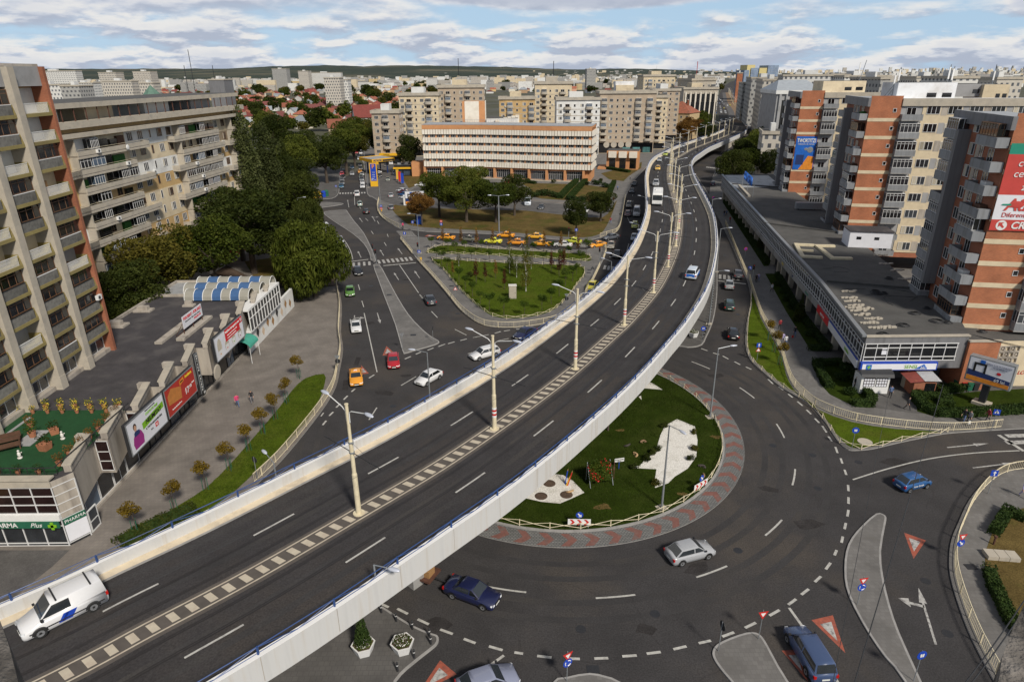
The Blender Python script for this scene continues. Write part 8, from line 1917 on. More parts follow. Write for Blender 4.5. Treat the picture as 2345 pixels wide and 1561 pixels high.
# ------------------------------------------------------------ lamps, fences, signs and people
def medianlamp(label):
 t=thing('tram_lamp_post',label,'lamp post',(0,0,0),0,'double armed lamp posts on the flyover')
 m=MB(); m.cyl(0,0,-.02,.06,.42,14); m.cyl(0,0,.06,3.3,.19,12); m.cyl(0,0,3.3,3.45,.19,12,0,.145); m.cyl(0,0,3.45,6.0,.145,12); m.cyl(0,0,6.0,6.1,.145,12,0,.115); m.cyl(0,0,6.1,8.8,.115,12); m.cyl(0,0,8.8,8.86,.14,12); m.build('pole',['paint_cream'],t,smooth=False)
 for s in (1,-1):
  m=MB(); m.tube([(0,s*.1,7.4),(0,s*.20,7.5),(0,s*.22,8.25),(0,s*.5,8.45),(0,s*2.1,8.85)],.035,6); m.build('arm',['paint_white'],t)
  m=MB(); m.ball(0,s*2.5,8.9,.17,.48,.10,10,6); m.build('lamp_head',['lamp_head'],t,smooth=True)
 for z in (5.05,5.85): m=MB(); m.cyl(0,0,z,z+.10,.20,10); m.box(-.05,.05,-.32,.32,z+.02,z+.08); m.build('clamp',['metal_grey'],t)
 m=MB(); m.tube([(0,-3.3,5.1),(0,3.3,5.1)],.035,5); m.build('bracket_tube',['metal_dark'],t)
 for s in (1,-1): m=MB(); m.tube([(0,s*.1,5.9),(0,s*2.9,5.12)],.012,4); m.tube([(0,s*1.9,5.1),(.0,s*2.3,4.75)],.02,4); m.build('stay_wire',['metal_dark'],t)
 return t
def marker(t):
 m=MB()
 for k in range(5): m.cyl(0,0,1.2+k*.19,1.39+k*.19,.205,12,k%2)
 m.build('warning_sleeve',['paint_white','paint_red'],t)
LP=medianlamp('first cream double armed lamp post from the near end of the flyover'); LPK=tree_of(LP)
_n=['first','second','third','fourth','fifth','sixth','seventh','eighth','ninth','tenth','eleventh','twelfth','thirteenth','fourteenth','fifteenth','sixteenth','seventeenth','eighteenth','nineteenth','twentieth']
ls=[float(min(range(int(CLEN)),key=lambda s:(onCL(s)[0][0]-q[0])**2+(onCL(s)[0][1]-q[1])**2)) for q in [G(831,1165,7.97)]][0]
LPS=[]; k=0
while ls<CLEN-6 and k<24:
 p,h=onCL(ls,0,.012)
 if k==0: o=LP; o.location=p; o.rotation_euler=(0,0,h)
 else: o=copy_tree(LP,p,h,f'{_n[k] if k<20 else "far"} cream double armed lamp post from the near end of the flyover',kids=LPK)
 if 0<k<9: marker(o)
 LPS.append(o); k+=1; ls+=15.0 if k<14 else 22.0
# more posts beyond the flyover, on the tram median
for i,(x,y) in enumerate(along([(q[0],q[1]) for q in bm],38,20)): copy_tree(LP,(x[0],x[1],0),y,'cream double armed lamp post on the tram median beyond the ramp',kids=LPK)
for s,l in ((2.25,'tram contact wire above the left lanes of the flyover'),(-2.25,'tram contact wire above the right lanes of the flyover')):
 m=MB(); m.tube([onCL(q,s,4.75)[0] for q in np.arange(0,CLEN-5,7.5)],.012,3); o=m.build('contact_wire',['metal_dark']); tag(o,l,'overhead wire')
def greylamp(label,top,head,z=8.8,zb=.13,group='grey street lamps'):
 x,y=G(*top,z); a=dirpt((x,y),G(*head,z+.2)); t=thing('street_lamp',label,'street lamp',(x,y,zb),a,group); z-=zb
 m=MB(); m.box(-.45,.45,-.45,.45,0,.10); m.build('footing',['pale_concrete'],t); m=MB(); m.tube([(0,0,.1),(0,0,z*.5),(0,0,z)],[.11,.085,.055],8); m.build('pole',['metal_grey'],t)
 m=MB(); m.tube([(0,0,z),(1.35,0,z+.22)],.035,5); m.build('arm',['metal_grey'],t); m=MB(); m.ball(1.75,0,z+.25,.46,.16,.10,10,6); m.build('lamp_head',['lamp_head'],t,smooth=True)
for l,a,b in [('grey street lamp at the bottom of the roundabout lawn, beside the white gravel fish',(1533,974),(1556,985)),('grey street lamp at the right edge of the roundabout lawn',(1645,798),(1680,792)),('grey street lamp in front of the white hatchback behind the parapet',(978,807),(944,801)),('grey street lamp below the plaza verge behind the parapet',(627,1060),(600,1030)),
 ('grey street lamp by the traffic light at the left park corner',(955,491),(925,490)),('grey street lamp at the left kerb of the left curve',(681,454),(704,452)),('grey street lamp at the petrol station exit',(867,411),(848,411)),('grey street lamp behind the parapet beside the lime taxi',(1463,515),(1444,510)),('grey street lamp behind the parapet above the maroon car',(1478,452),(1460,448)),('grey street lamp at the zebra crossing of the park corner',(1400.5,599),(1380,592)),
 ('grey street lamp right of the flyover, furthest up',(1632,457),(1650,455)),('grey street lamp right of the flyover, middle one',(1651,524),(1671,522)),('grey street lamp right of the flyover, nearest',(1637,621),(1660,620)),
 ('street lamp halfway up the tree lined street',(834,346),(820,344)),('street lamp further up the tree lined street',(826.5,317),(815,315)),('furthest street lamp up the tree lined street',(816.5,307),(807,304)),('street lamp above the orange taxi in the tree lined street',(838,372),(822,369))]: greylamp(l,a,b)
t=thing('street_lamp','tall double headed street lamp behind the taxi rank','street lamp',(*G(1143,537),.13)); zz=HT(*G(1143,537),450)
m=MB(); m.tube([(0,0,0),(0,0,zz*.7),(0,0,zz)],[.2,.15,.1],8); m.build('pole',['metal_grey'],t)
for s in (1,-1): m=MB(); m.tube([(0,0,zz),(s*1.8,0,zz+.2)],.05,5); m.build('arm',['metal_grey'],t); m=MB(); m.ball(s*2.2,0,zz+.2,.5,.2,.12); m.build('lamp_head',['lamp_head'],t)
# lamp clamped to the near parapet
p=G(866,1362,7.1); t=thing('parapet_lamp','short grey lamp clamped to the outer face of the near parapet','street lamp',(p[0],p[1]-.1,7.0),rad(-20)); m=MB(); m.box(-.15,.15,-.1,.15,0,.3); m.build('clamp',['metal_grey'],t); m=MB(); m.tube([(0,-.05,0),(0,-.05,2.6)],.06,7); m.build('pole',['metal_grey'],t); m=MB(); m.tube([(0,-.05,2.6),(1.0,-.1,2.7)],.035,5); m.build('arm',['metal_grey'],t); m=MB(); m.ball(1.4,-.1,2.7,.45,.17,.10,10,6); m.build('lamp_head',['lamp_head'],t,smooth=True)
# fences
def rail(label,pts,h=1.0,px=True,z=.13,step=.22,smooth_=0,mt='paint_cream'):
 Q=GP(pts,z) if px else [tuple(p[:2]) for p in pts]
 if smooth_: Q=sm(Q,smooth_)
 o=Q[0]; t=thing('pedestrian_railing',label,'railing',(o[0],o[1],z)); Q=[(a-o[0],b-o[1]) for a,b in Q]
 m=MB(); m.tube([(*p,h) for p in Q],.045,5); m.tube([(*p,.12) for p in Q],.035,4); m.build('rails',[mt],t)
 m=MB()
 for p,a in along(Q,step): m.box(p[0]-.011,p[0]+.011,p[1]-.011,p[1]+.011,.12,h)
 for p,a in along(Q,2.5): m.box(p[0]-.035,p[0]+.035,p[1]-.035,p[1]+.035,0,h+.02)
 m.build('bars',[mt],t)
def xfence(label,pts,h=.62,px=True,z=.14,closed=False,step=2.7,smooth_=0):
 Q=GP(pts,z) if px else [tuple(p[:2]) for p in pts]
 if smooth_: Q=sm(Q,smooth_,closed)
 if closed: Q=list(Q)+[Q[0]]
 o=Q[0]; t=thing('lawn_fence',label,'low fence',(o[0],o[1],z)); Q=[(a-o[0],b-o[1]) for a,b in Q]; st=[p for p,a in along(Q,step)]+[Q[-1]]
 m=MB()
 for p in st: m.box(p[0]-.035,p[0]+.035,p[1]-.035,p[1]+.035,0,h+.06)
 for i,(p,q) in enumerate(zip(st[:-1],st[1:])):
  mid=((p[0]+q[0])/2,(p[1]+q[1])/2); m.tube([(*p,h),(*mid,h*.55),(*q,.12)],.028,4); m.tube([(*p,.12),(*mid,h*.55+.05),(*q,h)],.028,4)
 m.build('crossed_bars',['paint_cream'],t)
lk=offset(LEFTKERB,-.35) if LEFTKERB[0][1]>LEFTKERB[-1][1] else offset(LEFTKERB,.35)
rail('cream railing along the left plaza kerb',lk,px=False)
rail('short cream railing at the left park corner above the crossing',[(918,549),(932,566),(945,582)]); rail('cream railing along the lower left kerb of the park',[(957,597),(985,627),(1023,671),(1046,700),(1065,719),(1094,739),(1127,748.5),(1182,750),(1246,741.5),(1284,730),(1310,711),(1333,684)],smooth_=3)
rail('cream railing along the right kerb of the park',[(1340,676),(1357,646),(1374,610)]); rail('curved cream railing at the right corner of the park',[(1366,565),(1384,566),(1388,576),(1381,597)],smooth_=3)
rail('cream railing bending round the petrol station exit',[(868,458),(864,475),(869,490),(884,505),(914,521)],smooth_=3); rail('long cream railing left of the flyover road',[(1374,543),(1400,536),(1413,530),(1421,515),(1427,484),(1432,452)],smooth_=3)
rail('cream railing along the upper part of the right service road',[(1661,512),(1682,565),(1700,608),(1710,632)],smooth_=2); rail('long cream railing along the right hand walk and verge',[(1716,640),(1722,662),(1742,720),(1765,762),(1788,805),(1800,845),(1815,880),(1840,907),(1873,932),(1950,961),(2050,977),(2150,985),(2220,984),(2292,978)],smooth_=3)
rail('cream railing round the bottom right pavement',offset(BRK,-.35 if BRK[0][1]<BRK[-1][1] else .35),px=False)
xfence('low crossed fence round the wide park lawn',GB,smooth_=2,closed=True); xfence('low crossed fence round the narrow park lawn',GA,smooth_=2,closed=True); xfence('low crossed fence round the roundabout lawn',[p for p in clipell(18.2,19.4,9.9)],px=False,closed=True,z=.22)
xfence('low crossed fence round the right hand verge',[(1711,765),(1711,797),(1719,823),(1745,849),(1791,887),(1847,921),(1886,962),(1910,998),(1928,1019),(1945,1029),(1965,1030),(2001,1026),(2060,1011),(2129,998),(2170,989)],smooth_=3)
xfence('low fence along the left edge of the right hand verge',[(1720,668),(1719,700),(1713,735),(1711,765)])
# road signs
def sign(label,px,py,kind,a=-90,h=2.3,s=.35,zb=.13,extra=None,xy=None):
 x,y=xy or G(px,py,zb); t=thing('road_sign',label,'road sign',(x,y,zb),rad(a+90)); m=MB(); m.tube([(0,0,0),(0,0,h+s)],.03,6); m.build('pole',['metal_grey'],t)
 def disc(zc,mt,r,n=20,y=-.05,rot=0,nm='sign_plate'):
  m=MB(); v=[(r*math.cos(rot+6.2832*k/n),y,zc+r*math.sin(rot+6.2832*k/n)) for k in range(n)]; v2=[(a_,y+.02,c) for a_,_,c in v]; m.add(v+v2,[tuple(range(n)),tuple(range(2*n-1,n-1,-1))]+[(k,n+k,n+(k+1)%n,(k+1)%n) for k in range(n)]); m.build(nm,[mt],t)
 def arrow_(zc,ang,L,mt='paint_white',y=-.075):
  m=MB(); c,n_=math.cos(ang),math.sin(ang); f=lambda u,v:(u*c-v*n_,y,zc+u*n_+v*c); m.add([f(-L,-.05),f(L*.2,-.05),f(L*.2,-.17),f(L,0),f(L*.2,.17),f(L*.2,.05),f(-L,.05)],[tuple(range(7))]); m.build('arrow',[mt],t)
 zc=h
 for kd in (kind if isinstance(kind,list) else [kind]):
  if kd=='giveway': disc(zc,'paint_red',s*1.25,3,rot=-math.pi/2); disc(zc,'paint_white',s*.62,3,-.06,-math.pi/2,'white_centre'); zc-=s*1.75
  elif kd=='warn': disc(zc,'paint_red',s*1.2,3,rot=math.pi/2); disc(zc,'paint_white',s*.8,3,-.06,math.pi/2,'white_centre'); zc-=s*1.9
  elif kd=='back3': disc(zc,'metal_grey',s*1.25,3,rot=-math.pi/2); zc-=s*1.75
  elif kd=='backwarn': disc(zc,'metal_dark',s*1.2,3,rot=math.pi/2); zc-=s*1.75
  elif kd=='backdisc': disc(zc,'metal_dark',s); zc-=s*2.1
  elif kd=='mandR': disc(zc,'sign_blue',s); arrow_(zc,-.8,s*.7); zc-=s*2.1
  elif kd=='round':
   disc(zc,'sign_blue',s)
   for k in range(3):
    m=MB(); P3=[(s*.62*math.cos(k*2.094+j*.3+.4),-.075,zc+s*.62*math.sin(k*2.094+j*.3+.4)) for j in range(5)]; m.tube(P3,.035,4); m.build('arrow',['paint_white'],t)
   zc-=s*2.1
  elif kd=='two': disc(zc,'sign_blue',s); arrow_(zc,-.8,s*.5); arrow_(zc,-2.3,s*.5); zc-=s*2.1
  elif kd=='oneway': disc(zc,'sign_blue',s*1.3,4,rot=math.pi/4); arrow_(zc,math.pi/2,s*.7); zc-=s*2.1
  elif kd=='cross': disc(zc,'sign_blue',s*1.3,4,rot=math.pi/4); disc(zc,'paint_white',s*.75,3,-.065,math.pi/2,'white_triangle'); m=MB(); m.box(-.05,.03,-.085,-.075,zc-.12,zc+.16); m.build('walking_figure',['ad_black'],t); zc-=s*2.1
  elif kd=='noent': disc(zc,'paint_red',s); m=MB(); m.box(-s*.7,s*.7,-.075,-.06,zc-.06,zc+.06); m.build('white_bar',['paint_white'],t); zc-=s*2.1
  elif kd=='nopark': disc(zc,'paint_red',s); disc(zc,'sign_blue',s*.75,20,-.06,nm='blue_field'); m=MB(); m.tube([(-s*.5,-.07,zc+s*.5),(s*.5,-.07,zc-s*.5)],.04,4); m.build('red_bar',['paint_red'],t); zc-=s*2.1
 return t
for l,x,y,kd,a,z in [('give way and blue roundabout signs on the long right island',1963,1383,['giveway','round'],-80,.13),('give way and blue turn right signs behind the bottom right railing',2188,1280,['giveway','mandR'],-80,.13),('give way sign on the lower island by the dark blue estate car',1737,1462,['giveway'],-80,.13),('give way and roundabout signs on the bottom centre island',1298,1559,['giveway','round'],-60,.13),('blue two arrow disc at the foot of the long right island',2092,1558,['two'],-80,.13),('sign seen edge on at the lower island corner',1645,1490,['backdisc'],10,.13),
 ('blue two arrow disc in the tip of the right verge',1950,1028,['two'],-100,.14),('blue pedestrian crossing sign on the walk at the right edge',2270,985,['cross'],-110,.13),('blue one way sign behind the bottom right railing',2262,1130,['oneway'],-95,.13),('blue one way and warning signs on the right verge',1733,825,['oneway','warn'],-90,.14),('blue disc at the tip of the paved island under the flyover',1607,785,['two'],-90,.13),('no parking sign on the right walk',1705,594,['nopark'],-90,.13),('blue crossing sign by the right traffic light',1714,640,['cross'],-90,.13),('no parking sign by the shopping parade',1632,470,['nopark'],-90,.13),('blue crossing sign far up the right road',1643,388,['cross'],-90,.13),
 ('dark backs of give way and disc signs at the plaza kerb',776,853,['back3','backdisc'],90,.13),('dark back of a give way sign in the left median',922,800,['back3'],90,.13),('thin sign seen edge on at the median tip',992,783,['backdisc'],0,.13),('red warning triangle on the left park pavement',1044,690,['warn'],-90,.13),('blue crossing sign under the traffic light at the left park corner',961,600,['cross'],-90,.13),('blue one way sign at the taxi rank entrance',928,556,['oneway'],-90,.13),('no entry and blue signs on the dry lawn beside the brown tree',1011,527,['noent','oneway'],-90,.13),('blue crossing sign on the dry lawn corner',946,529,['cross'],-90,.13),('dark warning sign on the right park pavement',1356,640,['backwarn'],90,.13),('dark give way and disc signs at the right park pavement',1297,705,['back3','backdisc'],90,.13),('blue sign at the petrol station bend',874,490,['oneway','noent'],-90,.13),('blue sign on the small traffic island',733,464,['two','noent'],-90,.13),('blue crossing sign at the far left crossing',771,442,['cross'],-90,.13),('blue sign on the dry lawn by the left round tree',1319,548,['oneway'],-90,.13),('dark discs on the pavement left of the flyover road',1420,510,['backdisc'],90,.13),('sign on the pavement strip beside the plaza verge',590,1098,['backdisc'],60,.13)]: sign(l,x,y,kd,a,zb=z)
def chev(label,px,py,a):
 x,y=G(px,py,.22); t=thing('chevron_board',label,'road sign',(x,y,.22),rad(a)); m=MB()
 for xx in (-.8,0,.8): m.box(xx-.03,xx+.03,0,.05,0,.9)
 m.build('posts',['metal_grey'],t); m=MB(); m.box(-1.0,1.0,-.04,0,.35,.95); m.build('board',['paint_white'],t)
 for k in range(3):
  m=MB(); x0=-.85+k*.62; m.add([(x0,-.06,.37),(x0+.22,-.06,.37),(x0+.47,-.06,.65),(x0+.22,-.06,.93),(x0,-.06,.93),(x0+.25,-.06,.65)],[(0,1,2,5),(5,2,3,4)]); m.build('red_chevron',['paint_red'],t)
 m=MB(); m.tube([(0,.03,.9),(0,.03,1.7)],.03,5); m.build('post',['metal_grey'],t); n=20; m=MB(); m.add([(.32*math.cos(6.2832*k/n),-.05,1.4+.32*math.sin(6.2832*k/n)) for k in range(n)],[tuple(range(n))]); m.build('blue_disc',['sign_blue'],t); m=MB(); m.add([(-.18,-.065,1.52),(-.10,-.065,1.6),(.08,-.065,1.40),(.16,-.065,1.48),(.18,-.065,1.2),(-.1,-.065,1.22),(-.01,-.065,1.31)],[(6,5,4,3,2,1,0)]); m.build('arrow',['paint_white'],t)
chev('red and white chevron board with a blue disc at the bottom of the roundabout',1326,1208,-2); chev('red and white chevron board with a blue disc at the right of the roundabout',1603,1122,38)
def tlight(label,px,py,a):
 t=thing('traffic_light',label,'traffic light',(*G(px,py),.13),rad(a)); m=MB(); m.tube([(0,0,0),(0,0,2.5)],.06,6); m.build('pole',['metal_grey'],t); m=MB(); m.box(-.17,.17,-.12,.12,2.3,3.25); m.build('housing',['ad_black'],t)
 for k,mt in enumerate(('glass_dark','glass_dark','ad_red')): m=MB(); m.cyl(0,0,-.02,.02,.09,10); m.v=[(x,-.14+z_,2.5+k*.3+y_) for x,y_,z_ in m.v]; m.build('lamp',[mt],t)
for l,x,y,a in [('traffic light on the median north of the crossing',855,594,90),('traffic light on the median south of the crossing',862,606,0),('traffic light beside the lamp at the left park corner',958,590,0),('traffic light at the right park corner',1372,602,0),('traffic light at the right hand service road',1722,645,0),('traffic light behind the yellow green taxi',1302,552,0)]: tlight(l,x,y,a)
# small billboards
def sbill(label,px,py,w,h,zb_,a,txts,d=.5,post=.35):
 x,y=G(px,py,.13); t=thing('billboard',label,'billboard',(x,y,.13),rad(a)); m=MB(); m.box(-.9,.9,-.7,.7,0,.35); m.build('footing',['pale_concrete'],t); m=MB(); m.box(-post,post,-post,post,.35,zb_+.3); m.build('pillar',['metal_dark'],t)
 m=MB(); m.box(-w/2,w/2,-d/2,d/2,zb_,zb_+h); m.build('box',['metal_grey'],t); y_=-d/2-.02; m=MB(); m.box(-w/2+.15,w/2-.15,y_,y_+.02,zb_+.15,zb_+h-.15); m.build('poster',['ad_white'],t)
 m=MB(); m.add([(-w/2+.15,y_-.01,zb_+.15),(w/2-.15,y_-.01,zb_+.15),(w/2-.15,y_-.01,zb_+h*.2),(-w/2+.15,y_-.01,zb_+h*.24)],[(0,1,2,3)]); m.build('orange_band',['ad_orange'],t); m=MB(); m.add([(-w/2+.15,y_-.01,zb_+h*.245),(w/2-.15,y_-.01,zb_+h*.205),(w/2-.15,y_-.01,zb_+h*.36),(-w/2+.15,y_-.01,zb_+h*.48)],[(0,1,2,3)]); m.build('navy_band',['ad_navy'],t)
 m=MB(); k=w/5; m.box(-w*.36,-w*.08,y_-.03,y_-.015,zb_+h*.72,zb_+h*.80); m.box(-w*.36,-w*.31,y_-.03,y_-.015,zb_+h*.42,zb_+h*.72); m.box(-w*.13,-w*.08,y_-.03,y_-.015,zb_+h*.42,zb_+h*.72); m.build('printed_table',['ad_black'],t); m=MB(); m.box(-w*.24,-w*.13,y_-.03,y_-.015,zb_+h*.80,zb_+h*.93); m.build('printed_screen',['ad_blue'],t); m=MB(); m.ball(w*.2,y_-.02,zb_+h*.55,w*.05,.01,h*.06); m.build('printed_balloon',['ad_bright_red'],t)
 for s,sz,mt,tx,tz in txts: text(s,sz,mt,t,(w*tx,y_-.04,zb_+h*tz))
sbill('large angled billboard on a dark pillar by the brick wall at the right',2247,925,4.6,3.1,2.7,-50,[('PREMIUL E CA TE CONECTEZI',.19,'ad_navy',.16,.84),('CU INTERNETUL',.19,'ad_navy',.2,.74),('69 lei',.5,'paint_white',.25,.27)],1.0)
sbill('small billboard with a printed table above the portable toilet',953,507,5.2,3.6,4.6,3,[('69',.6,'paint_white',.25,.27)],.4,.2)
t=thing('billboard','billboard seen nearly edge on behind the left trees','billboard',(*G(697,505),.13),rad(62)); m=MB(); m.box(-.2,.2,-.2,.2,0,3); m.build('pillar',['metal_dark'],t); m=MB(); m.box(-2.8,2.8,-.2,.2,2.6,6.0); m.build('box',['metal_dark'],t); m=MB(); m.box(-2.6,2.6,-.23,-.2,2.8,5.8); m.build('poster',['ad_white'],t); text('NELIMITAT',.7,'ad_purple',t,(0,-.25,4.4))
# things on the roundabout lawn
x,y=G(1376,1110,.22); t=thing('flower_panel','sloping wire panel of red and green flowers on the roundabout lawn','flower display',(x,y,.22),rad(12))
m=MB();
for xx in (-1.15,1.15): m.tube([(xx,-.3,0),(xx,.9,2.2)],.035,5); m.tube([(xx,1.1,0),(xx,.9,2.2)],.03,5)
m.build('frame',['metal_grey'],t); m=MB(); m.add([(-1.1,0,.5),(1.1,0,.5),(1.1,.88,2.15),(-1.1,.88,2.15)],[(0,1,2,3),(3,2,1,0)]); m.build('mesh_back',['grass_dark'],t)
r_=np.random.RandomState(8)
for nm,mt,n in (('foliage','leaf_round',2600),('red_flowers','ad_bright_red',900),('yellow_leaves','ad_yellow' if 0 else 'leaf_willow',1500)):
 u=r_.uniform(-1.1,1.1,n); v=r_.uniform(.25,1,n)
 if nm=='red_flowers': k=(np.sin(u*3.1+v*7)>.2); u,v=u[k],v[k]; n=len(u)
 P_=np.stack([u,-.3+v*1.2,v*2.2],1)+r_.normal(size=(n,3))*.07; q=r_.normal(size=(n,3)); q/=np.linalg.norm(q,axis=1)[:,None]; k_=np.cross(q,r_.normal(size=(n,3))); k_/=np.linalg.norm(k_,axis=1)[:,None]; sz=.07
 put(leafmesh(nm,np.stack([P_-q*sz,P_+k_*sz,P_+q*sz,P_-k_*sz],1).reshape(-1,3),mt),nm,t)
for i,(a,b,c,mt,l) in enumerate([(1294,1107,1299,'sign_blue','giant blue pencil stuck in the gravel bed'),(1297,1111,1304,'paint_yellow','short yellow pencil between the blue and red ones'),(1300,1111,1311,'paint_red','giant red pencil stuck in the gravel bed')]):
 x,y=G(a,b,.24); t=thing('giant_pencil',l,'sculpture',(x,y,.24)); h=1.5 if i!=1 else .95; m=MB(); m.tube([(0,0,0),(.22+.08*i,0,h)],.055,6); m.build('shaft',[mt],t); m=MB(); m.tube([(.22+.08*i,0,h),(.27+.08*i,0,h+.22)],[.055,.008],6); m.build('tip',['wood'],t)
x,y=G(1417,1073,.22); t=thing('lawn_notice','small white notice on a blue post on the roundabout lawn','sign',(x,y,.22),rad(12)); m=MB(); m.box(-.03,.03,0,.05,0,1.2); m.build('post',['sign_blue'],t); m=MB(); m.box(-.5,.5,-.03,0,.85,1.25); m.build('board',['paint_white'],t); text('NU CALCATI IARBA',.13,'ad_black',t,(0,-.05,1.1),maxw=.9); text('Primaria',.11,'ad_black',t,(0,-.05,.95))
x,y=G(1405,1095,.22); t=thing('wooden_stake','dark wooden stake beside the lawn notice','post',(x,y,.22)); m=MB(); m.tube([(0,0,0),(0,0,1.9)],.05,5); m.box(-.08,.08,-.06,-.05,1.0,1.4); m.build('stake',['wood_dark'],t)
t=tree('broad','leaf_yellow','stump of a vine clad tree under the near parapet',*G(1392,985,.22),.28,.35,z=.22,name='tree')
# planters and bollards
for l,x,y,cone in [('white hexagonal planter of white and red flowers under the flyover',923,1490,0),('tall white planter with a clipped conifer under the flyover',834,1494,1),('white hexagonal planter on the paved island under the flyover',1587,772,0)]:
 t=thing('planter',l,'planter',(*G(x,y),.14),.3); m=MB(); m.cyl(0,0,0,.75,.62,6,0,.85); m.build('pot',['paint_white'],t); m=MB(); m.cyl(0,0,.70,.76,.74,6); m.build('soil',['soil'],t)
 V=leafcloud([(0,0,.8,.65,.65,.18)],700,.05,5); put(leafmesh('foliage',V,'leaf_round'),'foliage',t); V=leafcloud([(0,0,.92,.6,.6,.12)],120,.045,6); put(leafmesh('flowers',V,'gravel_white'),'flowers',t)
 if cone: V=leafcloud([(0,0,1.0+i*.28,.58-.05*i,.58-.05*i,.3) for i in range(8)],2600,.055,9); put(leafmesh('conifer',V,'leaf_hedge'),'conifer',t)
def bollard(x,y,z,l,g):
 if 'bo' not in _B:
  m=MB(); m.cyl(0,0,0,.75,.075,8,0); m.cyl(0,0,.75,.82,.075,8,0,.03); m.cyl(0,0,.50,.56,.079,8,1); _B['bo']=m.mesh('bollard',['metal_dark','paint_white'])
 o=put(_B['bo'],'bollard',None,(x,y,z)); tag(o,l,'bollard',g)
for i,(x,y) in enumerate([(874,1405),(908,1425),(945,1443),(984,1460),(987,1477),(949,1509),(911,1539)]): bollard(*G(x,y),.14,f'black bollard on the paved corner under the flyover, {_n[i]} from the parapet','bollards on the paved corner')
bl_=GP([(1639,632),(1637,660),(1634,700),(1628,735),(1620,760),(1610,786)])
for i,(p,a) in enumerate(along(bl_,1.45,.3)): bollard(p[0]-.25,p[1],.14,f'black bollard in the kerb row right of the flyover, number {i+1} from the top','bollard row on the paved island')
# cabinet, kiosks, bins, slabs
t=thing('utility_cabinet','tall grey utility cabinet in the middle of the park lawn','utility cabinet',(*G(1174,684),.15),.05); m=MB(); m.box(-.65,.65,-.4,.4,0,2.3); m.build('body',['pale_concrete'],t); m=MB(); m.box(-.72,.72,-.48,.48,2.3,2.45); m.build('roof',['gravel_white'],t); m=MB(); m.box(-.58,.58,-.42,-.4,.15,2.2); m.build('door',['pale_concrete'],t); m=MB(); m.box(.40,.46,-.46,-.42,1.0,1.2); m.build('handle',['metal_dark'],t)
t=thing('news_kiosk','newspaper kiosk with an arched grey roof in front of the pharmacy sign','kiosk',(*G(2000,903),.14),rad(-3)); m=MB(); m.box(-1.8,1.6,0,1.9,0,2.3); m.build('wall',['paint_white'],t)
m=MB();
for j in range(6): a,b=math.pi*j/6,math.pi*(j+1)/6; p=lambda x_,q:(x_,1.0-1.35*math.cos(q),2.3+.75*math.sin(q)); m.quad(p(-2.0,b),p(1.9,b),p(1.9,a),p(-2.0,a))
m.build('arched_roof',['metal_dark'],t)
for k in range(2): m=MB(); m.box(-1.5+k*1.5,-.15+k*1.5,-.04,0,.95,2.15); m.build('magazine_rack',['glass_brown'],t); m=MB(); [m.box(-1.45+k*1.5+(i%4)*.32,-1.2+k*1.5+(i%4)*.32,-.06,-.04,1.0+(i//4)*.38,1.28+(i//4)*.38) for i in range(12)]; m.build('magazines',['ad_white'],t)
t=thing('market_stall','little dark red stall with a red awning and corrugated white roof','kiosk',(*G(2112,908),.14),rad(-4)); m=MB(); m.box(-1.3,1.3,0,2.0,0,2.0); m.build('wall',['brick_dark'],t); m=MB(); m.add([(-.3,-.3,2.1),(1.7,-.3,2.1),(1.5,2.4,2.6),(-.5,2.4,2.6)],[(0,1,2,3),(3,2,1,0)]); m.build('roof',['roof_white'],t); m=MB(); m.add([(-1.9,-.2,1.8),(-.3,-.3,2.05),(-.5,2.4,2.55),(-2.2,2.2,2.2)],[(0,1,2,3),(3,2,1,0)]); m.build('awning',['roof_red'],t); m=MB(); m.box(.0,1.2,-.04,0,.6,1.7); m.build('display',['glass_dark'],t)
for i,(x,y,mt,l) in enumerate([(2190,890,'paint_green','dark green wheeled bin, leftmost by the brick wall'),(2202,893,'ad_red','small red lidded bin between the green ones'),(2216,895,'paint_green','green wheeled bin right of the red lidded one'),(2230,895,'metal_dark','black wheeled bin, rightmost by the brick wall')]):
 t=thing('wheeled_bin',l,'bin',(*G(x,y),.14)); m=MB(); m.taper(-.28,.28,-.3,.3,.05,1.0,1.15,1.15); m.build('body',['metal_dark' if i==1 else mt],t); m=MB(); m.box(-.34,.34,-.38,.36,1.0,1.07); m.build('lid',[mt],t)
for i,(x,y,mt,l) in enumerate([(721,454,'paint_yellow','first yellow recycling bin from the left'),(731,453,'paint_yellow','second yellow recycling bin from the left'),(741.5,452,'sign_blue','blue recycling bin between yellow and green'),(748,450,'paint_green','green recycling bin at the right of the row')]):
 t=thing('recycling_bin',l,'recycling bin',(*G(x,y),.14)); m=MB(); m.cyl(0,0,0,1.7,.75,12); m.build('body',[mt],t); m=MB(); m.cyl(0,0,1.7,2.0,.75,12,0,.35); m.build('lid',[mt],t); m=MB(); m.box(-.25,.25,-.78,-.74,1.1,1.4); m.build('opening',['metal_dark'],t)
for i,(x,y) in enumerate([(964,601),(2000-1126,487)]): t=thing('litter_bin',['yellow litter bin by the left park corner','yellow litter bin at the petrol station bend'][i],'litter bin',(*G(x,y),.14)); m=MB(); m.cyl(0,0,.3,.95,.2,10,0,.24); m.cyl(0,0,0,.3,.04,6); m.build('bin',['paint_yellow'],t)
t=thing('concrete_cover','pale concrete slab cover on the bottom right lawn','concrete slab',(*G(2290,1278),.15),rad(-8)); m=MB(); [m.box(-1.2+k*.82,-.42+k*.82,-.5,.5,0,.35) for k in range(3)]; m.build('slab',['pale_concrete'],t)
t=thing('hydrant','small rusty red hydrant post on the bottom right lawn','hydrant',(*G(2274,1249),.15)); m=MB(); m.cyl(0,0,0,.7,.08,8); m.cyl(0,0,.7,.85,.12,8); m.build('body',['metal_rust'],t)
